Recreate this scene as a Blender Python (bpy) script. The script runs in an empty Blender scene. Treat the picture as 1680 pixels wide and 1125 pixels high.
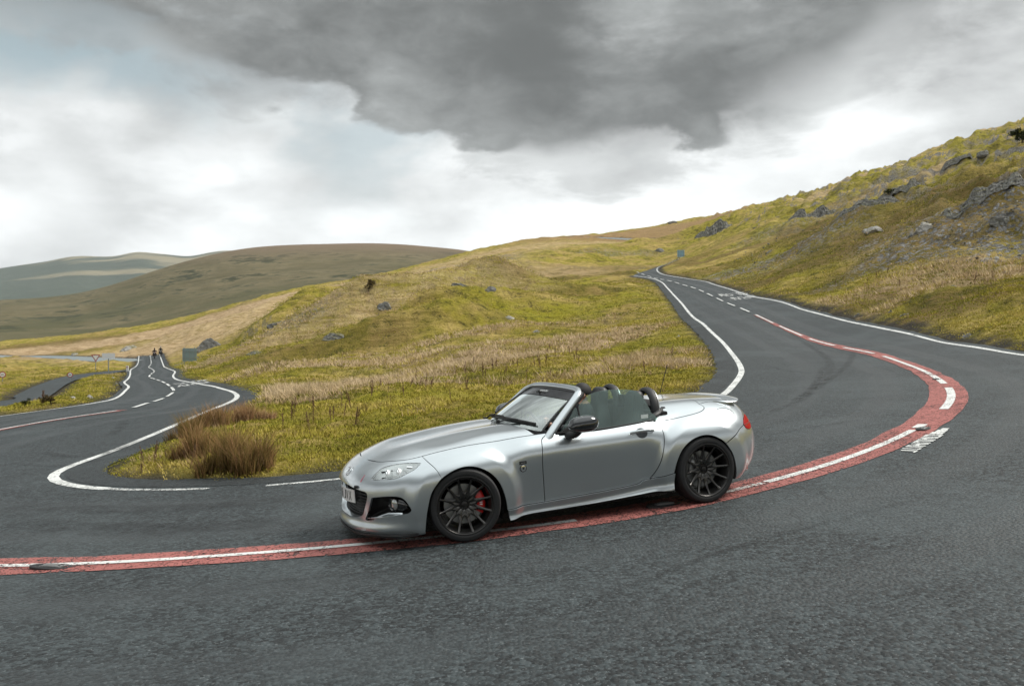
import bpy, bmesh, math, random
import numpy as np
from mathutils import Vector, Matrix
from mathutils.geometry import delaunay_2d_cdt

# ------------------------------------------------------------------ camera, world, sun, exposure
sc = bpy.context.scene
CAMZ = 1.832                      # eye height above the road at the photographer's feet
cam_d = bpy.data.cameras.new('camera'); cam = bpy.data.objects.new('camera', cam_d)
sc.collection.objects.link(cam); sc.camera = cam
cam.location = (0, 0, CAMZ); cam.rotation_euler = (math.radians(90), 0, 0)
cam_d.sensor_fit = 'HORIZONTAL'; cam_d.sensor_width = 36.0; cam_d.lens = 1500/1680*36.0
cam_d.shift_y = -17.5/1680; cam_d.clip_start = 0.1; cam_d.clip_end = 60000
cam_d.dof.use_dof = True; cam_d.dof.focus_distance = 8.6; cam_d.dof.aperture_fstop = 5.6

sc.view_settings.view_transform = 'Standard'; sc.view_settings.look = 'None'
sc.view_settings.gamma = 1.0; sc.view_settings.exposure = 1.15
sc.view_settings.use_curve_mapping = False
sc.render.engine = 'CYCLES'; sc.cycles.use_denoising = True
sc.cycles.max_bounces = 8; sc.cycles.transparent_max_bounces = 24
sc.cycles.caustics_reflective = False; sc.cycles.caustics_refractive = False

SUN_AZ, SUN_EL = math.radians(72), math.radians(50)      # azimuth clockwise from +Y
sun_d = bpy.data.lights.new('sun', 'SUN'); sun = bpy.data.objects.new('sun', sun_d)
sc.collection.objects.link(sun)
sun_d.energy = 1.5; sun_d.angle = math.radians(20); sun_d.color = (1.0, 0.95, 0.88)
sdir = Vector((math.sin(SUN_AZ)*math.cos(SUN_EL), math.cos(SUN_AZ)*math.cos(SUN_EL), math.sin(SUN_EL)))
sun.rotation_euler = sdir.to_track_quat('Z', 'Y').to_euler()


class NT:
    """small helper for writing node trees"""
    def __init__(self, tree): self.t = tree; self.l = tree.links
    def n(self, typ, **kw):
        nd = self.t.nodes.new(typ)
        for k, v in kw.items(): setattr(nd, k, v)
        return nd
    def put(self, sock, v):
        if v is None: return
        if isinstance(v, bpy.types.NodeSocket): self.l.new(v, sock)
        elif isinstance(v, (tuple, list)) and len(v) == 3 and sock.type == 'RGBA': sock.default_value = (*v, 1)
        else: sock.default_value = v
    def math(self, op, a, b=None, c=None, clamp=False):
        nd = self.n('ShaderNodeMath', operation=op, use_clamp=clamp)
        for i, v in enumerate((a, b, c)):
            if v is not None: self.put(nd.inputs[i], v)
        return nd.outputs[0]
    def vec(self, op, a, b=None, s=None):
        nd = self.n('ShaderNodeVectorMath', operation=op)
        self.put(nd.inputs[0], a)
        if b is not None: self.put(nd.inputs[1], b)
        if s is not None: self.put(nd.inputs['Scale'], s)
        return nd.outputs['Value'] if op in ('LENGTH', 'DOT_PRODUCT', 'DISTANCE') else nd.outputs[0]
    def mix(self, f, a, b, mode='MIX'):
        nd = self.n('ShaderNodeMix', data_type='RGBA', blend_type=mode)
        self.put(nd.inputs['Factor'], f); self.put(nd.inputs['A'], a); self.put(nd.inputs['B'], b)
        return nd.outputs['Result']
    def ss(self, x, lo, hi, a=0.0, b=1.0):
        nd = self.n('ShaderNodeMapRange', interpolation_type='SMOOTHSTEP')
        self.put(nd.inputs[0], x); self.put(nd.inputs[1], lo); self.put(nd.inputs[2], hi)
        self.put(nd.inputs[3], a); self.put(nd.inputs[4], b)
        return nd.outputs[0]
    def noise(self, vec, scale, detail=4, rough=0.55, dist=0.0, dim='3D', w=0.0):
        nd = self.n('ShaderNodeTexNoise', noise_dimensions=dim)
        if vec is not None: self.put(nd.inputs['Vector'], vec)
        self.put(nd.inputs['Scale'], scale); nd.inputs['Detail'].default_value = detail
        nd.inputs['Roughness'].default_value = rough; nd.inputs['Distortion'].default_value = dist
        if dim == '4D': nd.inputs['W'].default_value = w
        return nd.outputs[0]
    def vor(self, vec, scale, feature='F1', rnd=1.0, out='Distance'):
        nd = self.n('ShaderNodeTexVoronoi', feature=feature)
        if vec is not None: self.put(nd.inputs['Vector'], vec)
        self.put(nd.inputs['Scale'], scale); nd.inputs['Randomness'].default_value = rnd
        return nd.outputs[out]
    def sep(self, v):
        nd = self.n('ShaderNodeSeparateXYZ'); self.put(nd.inputs[0], v); return nd.outputs
    def comb(self, x, y, z):
        nd = self.n('ShaderNodeCombineXYZ')
        for i, v in enumerate((x, y, z)): self.put(nd.inputs[i], v)
        return nd.outputs[0]
    def ramp(self, f, stops):
        nd = self.n('ShaderNodeValToRGB'); self.put(nd.inputs[0], f)
        e = nd.color_ramp.elements
        while len(e) < len(stops): e.new(0.5)
        for el, (p, c) in zip(e, stops):
            el.position = p; el.color = (*c, 1) if len(c) == 3 else c
        return nd.outputs[0]


def build_world():
    w = bpy.data.worlds.new('World'); sc.world = w; w.use_nodes = True
    t = w.node_tree; t.nodes.clear(); N = NT(t)
    out = N.n('ShaderNodeOutputWorld'); bg = N.n('ShaderNodeBackground'); t.links.new(bg.outputs[0], out.inputs[0])
    sky = N.n('ShaderNodeTexSky', sky_type='NISHITA', sun_disc=False)
    sky.sun_elevation = SUN_EL; sky.sun_rotation = SUN_AZ; sky.altitude = 400
    sky.air_density = 1.2; sky.dust_density = 3.0; sky.ozone_density = 1.0
    clear = N.vec('SCALE', sky.outputs[0], s=0.085)
    d = N.vec('NORMALIZE', N.n('ShaderNodeTexCoord').outputs['Generated'])
    x, y, z = N.sep(d)
    zz = N.math('MAXIMUM', z, 0.0)
    # cloud layer seen in perspective
    k = N.math('DIVIDE', 1.0, N.math('ADD', zz, 0.16))
    p = N.vec('SCALE', d, s=k)
    px, py, pz = N.sep(p)
    q = N.comb(px, N.math('MULTIPLY', py, 0.85), 0.0)
    warp = N.n('ShaderNodeTexNoise'); N.put(warp.inputs['Vector'], q); warp.inputs['Scale'].default_value = 1.1; warp.inputs['Detail'].default_value = 3
    qw = N.vec('ADD', q, N.vec('SCALE', N.vec('SUBTRACT', warp.outputs['Color'], (0.5, 0.5, 0.5)), s=0.55))
    big = N.noise(qw, 0.55, 2, 0.5)
    mid = N.noise(qw, 1.5, 7, 0.58)
    d3 = N.comb(x, y, N.math('MULTIPLY', z, 1.9))
    puff = N.noise(d3, 5.5, 8, 0.56, 0.25)
    puff2 = N.noise(d3, 2.3, 6, 0.52, 0.2, '4D', 3.7)
    az = N.math('ARCTAN2', x, y)
    hor = N.math('SQRT', N.math('ADD', N.math('MULTIPLY', x, x), N.math('MULTIPLY', y, y)))
    t_ = N.math('DIVIDE', z, N.math('MAXIMUM', hor, 0.05))              # tangent of elevation
    def lobe(c, wdt):
        a = N.math('DIVIDE', N.math('SUBTRACT', az, c), wdt)
        return N.math('EXPONENT', N.math('MULTIPLY', N.math('MULTIPLY', a, a), -1.0))
    def g(v): return (v, v, v)
    # the heavy dark cloud base overhead hangs lowest a little right of straight ahead
    azn = N.math('ADD', N.math('MULTIPLY', az, 0.833), 0.5)
    eb = N.sep(N.ramp(azn, [(0.0, g(.300)), (.075, g(.298)), (.188, g(.288)), (.262, g(.262)), (.346, g(.264)), (.422, g(.240)), (.478, g(.217)), (.533, g(.192)), (.588, g(.194)), (.670, g(.200)), (.722, g(.216)), (.773, g(.250)), (.822, g(.298)), (.925, g(.325)), (1.0, g(.320))]))[0]
    bil = N.vor(N.vec('ADD', d3, N.vec('SCALE', N.comb(puff, puff2, mid), s=0.22)), 7.5, 'SMOOTH_F1')
    disp = N.math('ADD', N.math('MULTIPLY', N.math('SUBTRACT', puff, 0.5), 0.12), N.math('MULTIPLY', N.math('SUBTRACT', puff2, 0.5), 0.05))
    fine_c = N.noise(d3, 17.0, 7, 0.62, 0.3)
    disp = N.math('ADD', disp, N.math('MULTIPLY', N.math('SUBTRACT', fine_c, 0.5), 0.045))
    disp = N.math('ADD', disp, N.math('MULTIPLY', N.math('SUBTRACT', 0.42, bil), 0.105))
    e1 = N.math('ADD', N.math('SUBTRACT', t_, eb), disp)
    soft = N.ss(puff2, 0.40, 0.62, 0.014, 0.070)
    dark = N.ss(e1, -0.004, soft)
    # paler broken cloud below it
    lum = N.ramp(N.math('MULTIPLY', t_, 2.5), [(0.0, g(.80)), (.20, g(.78)), (.34, g(.68)), (.50, g(.57)), (.70, g(.50)), (1.0, g(.47))])
    lum = N.sep(lum)[0]
    lum = N.math('ADD', lum, N.math('MULTIPLY', N.math('SUBTRACT', puff, 0.5), 0.55))
    lum = N.math('ADD', lum, N.math('MULTIPLY', N.math('SUBTRACT', puff2, 0.5), 0.50))
    lum = N.math('ADD', lum, N.math('MULTIPLY', N.math('SUBTRACT', 0.40, bil), 0.62))
    streak = N.noise(N.comb(x, y, N.math('MULTIPLY', z, 4.5)), 3.6, 8, 0.60, 0.5, '4D', 8.3)
    lum = N.math('ADD', lum, N.math('MULTIPLY', N.math('SUBTRACT', streak, 0.5), 0.28))
    lum = N.math('ADD', lum, N.math('MULTIPLY', N.math('MULTIPLY', lobe(0.17, 0.22), N.ss(t_, 0.25, 0.15)), 0.30))
    lum = N.math('ADD', lum, N.math('MULTIPLY', N.math('SUBTRACT', fine_c, 0.5), 0.22))
    lum = N.math('MINIMUM', N.math('MAXIMUM', lum, 0.30), 0.95)
    cloud = N.mix(1.0, N.comb(lum, lum, lum), (0.965, 0.995, 1.0), 'MULTIPLY')
    # hazy clear sky in the gaps
    gap = N.math('MULTIPLY', lobe(-0.47, 0.24), N.ss(N.math('ADD', t_, N.math('MULTIPLY', N.math('SUBTRACT', puff, 0.5), 0.22)), 0.19, 0.255))
    gap = N.math('MAXIMUM', gap, N.math('MULTIPLY', N.ss(puff2, 0.43, 0.36), N.ss(t_, 0.10, 0.2, 0.0, 0.75)))
    haze_c = N.mix(N.ss(t_, 0.02, 0.34), (0.68, 0.74, 0.75), (0.29, 0.365, 0.385))
    clear_h = N.mix(0.82, clear, haze_c)
    c1 = N.mix(gap, cloud, clear_h)
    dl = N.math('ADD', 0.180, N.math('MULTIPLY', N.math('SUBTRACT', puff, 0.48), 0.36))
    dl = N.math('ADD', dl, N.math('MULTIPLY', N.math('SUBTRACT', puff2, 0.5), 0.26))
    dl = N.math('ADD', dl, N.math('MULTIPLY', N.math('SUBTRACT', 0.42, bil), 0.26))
    dl = N.math('ADD', dl, N.ss(t_, 0.42, 1.3, 0.0, 0.90))  # upper sky out of view brightened to add light on the ground
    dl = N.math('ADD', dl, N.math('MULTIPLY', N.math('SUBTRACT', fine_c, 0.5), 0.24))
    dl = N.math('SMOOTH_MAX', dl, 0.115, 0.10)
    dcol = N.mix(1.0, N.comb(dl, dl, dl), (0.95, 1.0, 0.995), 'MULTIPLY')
    rag = N.noise(d3, 6.5, 9, 0.62, 0.6, '4D', 1.9)
    e2 = N.math('ADD', N.math('SUBTRACT', t_, N.math('SUBTRACT', eb, 0.045)), N.math('MULTIPLY', N.math('SUBTRACT', rag, 0.52), 0.32))
    dark2 = N.math('MULTIPLY', N.ss(e2, 0.0, 0.045), 0.58)
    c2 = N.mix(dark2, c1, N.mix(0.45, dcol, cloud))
    hole = N.ss(N.math('ADD', N.math('MULTIPLY', rag, 0.6), N.math('MULTIPLY', puff, 0.4)), 0.56, 0.68)
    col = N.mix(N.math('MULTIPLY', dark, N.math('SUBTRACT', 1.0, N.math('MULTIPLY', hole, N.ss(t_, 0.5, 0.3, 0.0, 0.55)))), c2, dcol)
    col = N.mix(N.ss(z, -0.02, 0.0), (0.20, 0.20, 0.15), col)
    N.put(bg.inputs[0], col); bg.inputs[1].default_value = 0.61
build_world()


# ------------------------------------------------------------------ general helpers
COL = sc.collection
def link(name, me, parent=None, label=None, cat=None, group=None, kind=None, mats=()):
    o = bpy.data.objects.new(name, me); COL.objects.link(o)
    if parent is not None: o.parent = parent
    for k, v in (('label', label), ('category', cat), ('group', group), ('kind', kind)):
        if v: o[k] = v
    if me is not None:
        for m in mats: me.materials.append(m)
    return o
def empty(name, loc=(0, 0, 0), **kw):
    o = link(name, None, **kw); o.location = loc; o.empty_display_size = 0.1; return o
def mesh_np(name, v, f, smooth=True):
    """v (n,3) array, f (m,k) int array (tris or quads) or list of lists"""
    me = bpy.data.meshes.new(name)
    if isinstance(f, np.ndarray):
        nv, (nf, k) = len(v), f.shape
        me.vertices.add(nv); me.vertices.foreach_set('co', np.ascontiguousarray(v, dtype=np.float32).ravel())
        me.loops.add(nf*k); me.loops.foreach_set('vertex_index', np.ascontiguousarray(f, dtype=np.int32).ravel())
        me.polygons.add(nf); me.polygons.foreach_set('loop_start', np.arange(0, nf*k, k, dtype=np.int32))
        me.update(calc_edges=True); me.validate(verbose=False)
    else:
        me.from_pydata([tuple(map(float, p)) for p in v], [], f); me.update()
    if smooth: me.polygons.foreach_set('use_smooth', np.ones(len(me.polygons), dtype=bool))
    return me
def mat(name, fn):
    m = bpy.data.materials.new(name); m.use_nodes = True
    t = m.node_tree; t.nodes.clear(); N = NT(t)
    out = N.n('ShaderNodeOutputMaterial')
    r = fn(N)
    sh, disp = r if isinstance(r, tuple) else (r, None)
    t.links.new(sh, out.inputs['Surface'])
    return m
def pbsdf(N, color, rough=0.6, metal=0.0, bump=None, bstr=0.3, bdist=0.02, spec=0.5, **kw):
    b = N.n('ShaderNodeBsdfPrincipled')
    N.put(b.inputs['Base Color'], color); N.put(b.inputs['Roughness'], rough); N.put(b.inputs['Metallic'], metal)
    N.put(b.inputs['Specular IOR Level'], spec)
    for k_, v_ in kw.items(): N.put(b.inputs[k_.replace('_', ' ')], v_)
    if bump is not None:
        bn = N.n('ShaderNodeBump'); N.put(bn.inputs['Height'], bump); bn.inputs['Strength'].default_value = bstr
        bn.inputs['Distance'].default_value = bdist; N.l.new(bn.outputs[0], b.inputs['Normal'])
    return b.outputs[0]
def simple(name, col, rough=0.5, metal=0.0, var=0.0, scale=20.0, **kw):
    def fn(N):
        c = col
        if var:
            n = N.noise(N.n('ShaderNodeTexCoord').outputs['Object'], scale, 4, 0.6)
            c = N.mix(n, tuple(v*(1-var) for v in col), tuple(min(1, v*(1+var)) for v in col))
        return pbsdf(N, c, rough, metal, **kw)
    return mat(name, fn)

# smooth curves
def cspline(xs, ys):
    """natural cubic spline through points, linear beyond the ends"""
    xs = np.array(xs, float); ys = np.array(ys, float)
    o = np.argsort(xs); xs = xs[o]; ys = ys[o]; n = len(xs); h = np.diff(xs)
    A = np.zeros((n, n)); b = np.zeros(n); A[0, 0] = A[-1, -1] = 1
    for i in range(1, n-1):
        A[i, i-1] = h[i-1]; A[i, i] = 2*(h[i-1]+h[i]); A[i, i+1] = h[i]
        b[i] = 3*((ys[i+1]-ys[i])/h[i]-(ys[i]-ys[i-1])/h[i-1])
    c = np.linalg.solve(A, b); dd = np.diff(c)/(3*h); bb = np.diff(ys)/h-h*(2*c[:-1]+c[1:])/3
    s0 = bb[0]; s1 = bb[-1]+2*c[-2]*h[-1]+3*dd[-1]*h[-1]**2
    def f(x):
        x = np.asarray(x, float); i = np.clip(np.searchsorted(xs, x)-1, 0, n-2); t = x-xs[i]
        r = ys[i]+bb[i]*t+c[i]*t*t+dd[i]*t**3
        r = np.where(x < xs[0], ys[0]+s0*(x-xs[0]), r)
        return np.where(x > xs[-1], ys[-1]+s1*(x-xs[-1]), r)
    return f
def resample(pts, step):
    """Catmull-Rom (centripetal enough) through points, evenly resampled"""
    P = np.array(pts, float); n = len(P)
    E = np.vstack([2*P[0]-P[1], P, 2*P[-1]-P[-2]]); out = []
    for i in range(n-1):
        p0, p1, p2, p3 = E[i:i+4]
        t = np.linspace(0, 1, 24, endpoint=False)[:, None]
        out.append(0.5*((2*p1)+(-p0+p2)*t+(2*p0-5*p1+4*p2-p3)*t*t+(-p0+3*p1-3*p2+p3)*t**3))
    Q = np.vstack(out+[P[-1:]])
    s = np.concatenate([[0], np.cumsum(np.linalg.norm(np.diff(Q, axis=0), axis=1))])
    m = max(2, int(round(s[-1]/step))+1); tt = np.linspace(0, s[-1], m)
    return np.stack([np.interp(tt, s, Q[:, k]) for k in range(Q.shape[1])], 1)
def sstep(a, b, x):
    t = np.clip((np.asarray(x, float)-a)/(b-a), 0, 1); return t*t*(3-2*t)
_perm = np.random.RandomState(7).permutation(512)
_g = np.random.RandomState(8).uniform(0, 2*np.pi, 512); _gx, _gy = np.cos(_g), np.sin(_g)
def pnoise(x, y, seed=0):
    xi = np.floor(x).astype(int); yi = np.floor(y).astype(int); xf = x-xi; yf = y-yi
    def g(ix, iy, dx, dy):
        k = _perm[(_perm[(ix+seed*17) & 511]+iy) & 511]; return _gx[k]*dx+_gy[k]*dy
    u = xf**3*(xf*(xf*6-15)+10); v = yf**3*(yf*(yf*6-15)+10)
    a = g(xi, yi, xf, yf); b = g(xi+1, yi, xf-1, yf); c = g(xi, yi+1, xf, yf-1); d = g(xi+1, yi+1, xf-1, yf-1)
    return 1.5*((a*(1-u)+b*u)*(1-v)+(c*(1-u)+d*u)*v)
def fbm(x, y, oct=4, seed=0, gain=0.5):
    r = 0; a = 1.0; f = 1.0
    for i in range(oct): r = r+a*pnoise(x*f, y*f, seed+i); a *= gain; f *= 2.03
    return r
def inpoly(px, py, poly):
    poly = np.asarray(poly); x0, y0 = poly[:, 0], poly[:, 1]; x1, y1 = np.roll(x0, -1), np.roll(y0, -1)
    ins = np.zeros(len(px), bool)
    for a, b, c, d in zip(x0, y0, x1, y1):
        cond = (b > py) != (d > py)
        if cond.any():
            xx = a+(py-b)/(d-b+1e-30)*(c-a); ins ^= cond & (px < xx)
    return ins
def poly_dist(px, py, line):
    """distance from points to an open polyline"""
    L = np.asarray(line); best = np.full(len(px), 1e18)
    for a, b in zip(L[:-1], L[1:]):
        d = b-a; t = np.clip(((px-a[0])*d[0]+(py-a[1])*d[1])/(d@d+1e-12), 0, 1)
        best = np.minimum(best, (px-a[0]-t*d[0])**2+(py-a[1]-t*d[1])**2)
    return np.sqrt(best)
def cdt(loops, pts):
    """constrained Delaunay: closed loops (arrays) + free points -> verts, tris"""
    V = []; E = []
    for L in loops:
        b = len(V); n = len(L); V += [Vector((float(p[0]), float(p[1]))) for p in L]
        E += [(b+i, b+(i+1) % n) for i in range(n)]
    V += [Vector((float(p[0]), float(p[1]))) for p in pts]
    r = delaunay_2d_cdt(V, E, [], 0, 1e-9)
    return np.array([tuple(p) for p in r[0]]), np.array([f for f in r[2] if len(f) == 3], dtype=np.int32)

# ------------------------------------------------------------------ the lie of the land
SX, SY = 0.06922, 0.01700         # the bend lies on a tilted plane
F0 = 1500.0
# survey points beyond the bend: bearing (photo column), row, distance
SURV = [
 # road climbing away on the right (crown, inner edge, outer edge)
 (1239,515.5,50),(1212.8,505.7,56),(1191.8,497.2,62),(1158.5,480.9,74),(1131.6,469,86),(1105.5,462,98),(1093,459,104),(1070,452,117),(1048,445.5,130),
 (1118.5,497,66),(1104,483,79),(1095,475,90),(1069,464.5,116),(1040,455,126),
 (1680,582.5,22.8),(1527,556,31),(1457.8,543,36.3),(1403,530.6,41),(1313.5,512.5,51),(1233,490.5,66),(1175,468.5,85),(1155,530,46.5),(1185,560,37),(1205,585,29.8),(1125,458,104),(1085,450,122),
 (1060,441,150),(1092,436,168),(1112,427,190),
 # road dropping away on the left
 (211.7,670.8,25.5),(248,662.5,31.2),(271.7,655,37),(285,645,43),(278,635,49),(270,630,55),(261,626.7,61),(251.7,624,67),(245,620,72),(253,611.7,90),(244,604,115),(248,599,135),
 (161.7,658,31),(206.7,636.7,44),(204,624,58),(216.7,613,75),(214,606,97),(226,598,135),
 (385,653,27),(376.7,641.7,33),(350,631.7,42),(320,627.5,50),(291.7,623,60),(284,617,70),(270,603,110),
 (0,682,27),(60,652,45),(24,648.6,51),(57,633,65),(86,623,82),(114,616.4,92),(178,608.6,103),(71,658.6,42),(91,644,51),(114,628.6,68),(157,618.6,84),(0,671,34),(-150,660,45),(0,658,46),(0,628,85),(0,605,125),(0,588,200),(120,592,170),(-250,600,120),
 (0,572,300),(150,556,290),(0,562,420),(150,548,420),(-250,585,300),
 (311,601,100),(330,588,125),(300,565,175),(300,540,250),(300,524,330),
 (450,655,27),(450,622,45),(450,590,66),(450,560,100),(450,523,155),(450,492,250),(450,483,330),
 (650,650,26.5),(650,603,45),(650,560,70),(650,520,105),(650,483,160),(650,456,260),(650,446,330),
 (760,418,320),(760,470,140),(760,535,72),(760,595,40),
 (880,622,27),(880,580,42),(880,545,62),(880,510,85),(880,472,120),(880,441,170),(880,411,250),(880,392,330),
 (1020,602,30),(1020,560,46),(1020,520,66),(1020,482,93),(1020,457,122),(1020,440,165),(1020,418,230),(1020,382,380),
 (1100,420,215),(1100,393,290),(1100,367,390),
 (1130,592,31),(1130,548,44),
 (1200,460,98),(1200,430,115),(1200,392,160),(1200,362,240),(1200,347,330),
 (1300,492,55),(1300,455,72),(1300,405,105),(1300,360,160),(1300,332,240),
 (1400,512,45),(1400,472,51),(1400,425,72),(1400,375,105),(1400,332,155),(1400,293,215),
 (1560,556,31.5),(1560,525,34),(1560,480,39),(1560,432,52),(1560,382,72),(1560,340,95),(1560,300,130),(1560,252,180),
 (1680,570,25),(1680,530,28),(1680,485,33),(1680,432,43),(1680,382,58),(1680,332,80),(1680,282,110),(1680,217,155),
 (1950,560,22),(1950,480,27),(1950,380,45),(1950,280,80),(1950,150,150),(1950,80,260),
 # behind the skylines the ground falls away again
 (1680,250,300),(1560,280,330),(1400,320,400),(1200,370,520),(1020,405,600),(880,420,560),(760,445,560),(650,475,560),(450,510,560),(300,545,560),(0,575,650),(-250,590,650),
]
def _build_E():
    A, B, Val = [], [], []
    for u, v, d in SURV:
        az = math.atan((u-840)/F0); x = (u-840)/F0*d
        z = CAMZ-(v-545)/F0*d
        A.append(az); B.append(math.log(math.hypot(x, d))); Val.append((z-(SX*min(max(x, -120), 160)+SY*min(max(d, -60), 400)))/math.hypot(x, d))
    for az in np.linspace(-0.62, 0.62, 12):
        for r in (5, 9, 13, 17, 21):
            A.append(az); B.append(math.log(r)); Val.append(0.0)
    for x, y in ((11.4, 28), (12.6, 38), (8.5, 30), (-11.9, 21.6), (-7.1, 18.8), (6.2, 24.8), (13.0, 24), (4.3, 18.3), (0, 22), (-3, 22), (-16.5, 22)):
        A.append(math.atan2(x, y)); B.append(math.log(math.hypot(x, y))); Val.append(0.0)
    X = np.stack([np.array(A)*6, np.array(B)*1.6], 1); Val = np.array(Val); n = len(X)
    def ker(r2): return 0.5*r2*np.log(r2+1e-9)
    K = ker(((X[:, None]-X[None])**2).sum(-1))+np.eye(n)*0.06
    Pm = np.c_[np.ones(n), X]; M_ = np.block([[K, Pm], [Pm.T, np.zeros((3, 3))]])
    w = np.linalg.solve(M_, np.r_[Val, 0, 0, 0])
    def ev(az, lr):
        Y = np.stack([np.asarray(az)*6, np.asarray(lr)*1.6], 1); out = np.empty(len(Y))
        for i in range(0, len(Y), 20000):
            y = Y[i:i+20000]
            out[i:i+20000] = ker(((y[:, None]-X[None])**2).sum(-1))@w[:n]+np.c_[np.ones(len(y)), y]@w[n:]
        return out
    return ev
_E = _build_E()
def base(x, y):
    """smooth ground height, no bumps"""
    x = np.asarray(x, float).ravel(); y = np.asarray(y, float).ravel()
    r = np.hypot(x, y)+1e-6; az = np.arctan2(x, y)
    e = _E(np.clip(az, -0.72, 0.72), np.log(np.clip(r, 3, 700)))
    e = e*(1-0.75*sstep(0.85, 1.7, np.abs(az)))
    return SX*np.clip(x, -120, 160)+SY*np.clip(y, -60, 400)+e*np.minimum(r, 700)*sstep(13, 25, r)
def at(u, d): return ((u-840)/F0*d, d)

# road edges and crown, in plan
def smooth_line(L, sig, step):
    k = int(3*sig/step); w = np.exp(-0.5*(np.arange(-k, k+1)*step/sig)**2); w /= w.sum()
    E_ = np.vstack([2*L[0]-L[k:0:-1], L, 2*L[-1]-L[-2:-k-2:-1]]); return np.stack([np.convolve(E_[:, j], w, 'valid') for j in range(2)], 1)
INNER = smooth_line(resample([at(1040,126),at(1069,116),at(1084.5,103),at(1095,90),at(1104,79),at(1118.5,66),at(1137,53),at(1155,46.5),at(1185,37),at(1205,29.8),(6.18,24.64),(5.5,22.1),(4.7,19.57),(4.16,18.03),
   (2.9,15.3),(1.1,13.0),(-0.6,11.7),(-2.08,11.12),(-2.95,11.0),(-4.02,11.13),(-5.23,11.62),(-5.85,12.1),(-6.45,12.75),(-6.78,13.5),(-6.82,14.4),(-6.87,15.9),(-7.15,18.82),(-7.55,22.5),at(387,27),at(380,33),at(350,42),at(320,50),at(291.7,60),at(284,70),at(286,84),at(270,110),at(267,130),at(262,160)], 0.2), 0.55, 0.2)[::2]
OUTER = smooth_line(resample([at(1120,190),at(1100,172),at(1082,150),at(1078,133),at(1087,121),at(1125,104),(20.1,95),(19.0,85),(17.3,66),(16.1,51),(15.4,41),(14.95,36.3),(14.2,31),(12.75,22.8),(11.6,16),(9.6,9),(6.2,3),(0,-1.6),(-7,-1.2),(-13.3,4.5),(-16.6,13),(-16.7,21),at(0,26.8),at(120,28.6),at(161.7,31),at(186.7,35.5),at(206.7,44),at(210.8,50),at(204,58),at(213,75),at(214,97),at(217,115),at(226,138),at(228,165)], 0.4), 0.9, 0.4)
CROWN = resample([at(1108,188),at(1088,168),at(1058,150),at(1044,137),at(1050,129),at(1070,117),at(1093,104),at(1105.5,98),at(1118.5,92),at(1131.6,86),at(1145.4,80),at(1158.5,74),at(1174,68),at(1191.8,62),at(1212.8,56),at(1239,50),(12.35,38),(11.0,28.2),(9.58,21.78),(8.23,17.45),(7.25,15.06),(6.14,13.15),(4.87,11.41),(3.6,10.0),(2.4,9.0),(1.5,8.4),(0.61,7.98),(0.05,7.87),(-0.72,7.75),(-1.43,7.65),(-2.75,7.63),(-4.37,7.8),
   (-8.0,9.2),(-10.8,12.8),(-12.1,17),(-12.08,21.6),(-11.2,24),at(211.7,25.5),at(248,31.2),at(271.7,37),at(285,43),at(278,49),at(270,55),at(261,61),at(251.7,67),at(245,72),at(253,90),at(244,115),at(248,135),at(246,162)], 0.25); CROWN = smooth_line(CROWN, 0.7, 0.25)
SPUR_A = resample([(-31,27.5),(-28.5,36),at(0,45),at(24,51),at(57,65),at(86,82),at(114,92),at(143,97),at(178,103),at(209,108)], 0.8)      # far side of the side road
SPUR_B = resample([(-19.2,27.5),at(0,34),at(50,38),at(71,42),at(91,51),at(114,68),at(128.6,77),at(157,84),at(184,90),at(206,98)], 0.8)              # near side
FARROAD = resample([at(-260,330),at(-120,270),at(0,225),at(90,195),at(160,170),at(222,150)], 2.0)
HILLROAD = resample([at(925,348),at(960,340),at(1000,325),at(1040,308),at(1085,292)], 2.0)
ROADPOLY = np.vstack([INNER, OUTER[::-1]])
SPURPOLY = np.vstack([SPUR_A, SPUR_B[::-1]])

def road_dist(x, y):
    """signed distance to the nearest carriageway edge (negative on the road)"""
    x = np.asarray(x, float).ravel(); y = np.asarray(y, float).ravel()
    d = np.full(len(x), 999.0); near = (np.abs(x) < 120) & (y > -30) & (y < 240)
    if near.any():
        px, py = x[near], y[near]
        d1 = np.minimum(poly_dist(px, py, INNER[::4]), poly_dist(px, py, OUTER[::4]))
        d1 = np.where(inpoly(px, py, ROADPOLY[::2]), -d1, d1)
        d2 = np.minimum(poly_dist(px, py, SPUR_A[::2]), poly_dist(px, py, SPUR_B[::2]))
        d2 = np.where(inpoly(px, py, SPURPOLY), -d2, d2)
        d[near] = np.minimum(d1, d2)
    fr = y > 140
    if fr.any():
        px, py = x[fr], y[fr]; d[fr] = np.minimum(d[fr], np.minimum(poly_dist(px, py, FARROAD[::3]), poly_dist(px, py, HILLROAD[::3]))-2.6)
    return d

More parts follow.
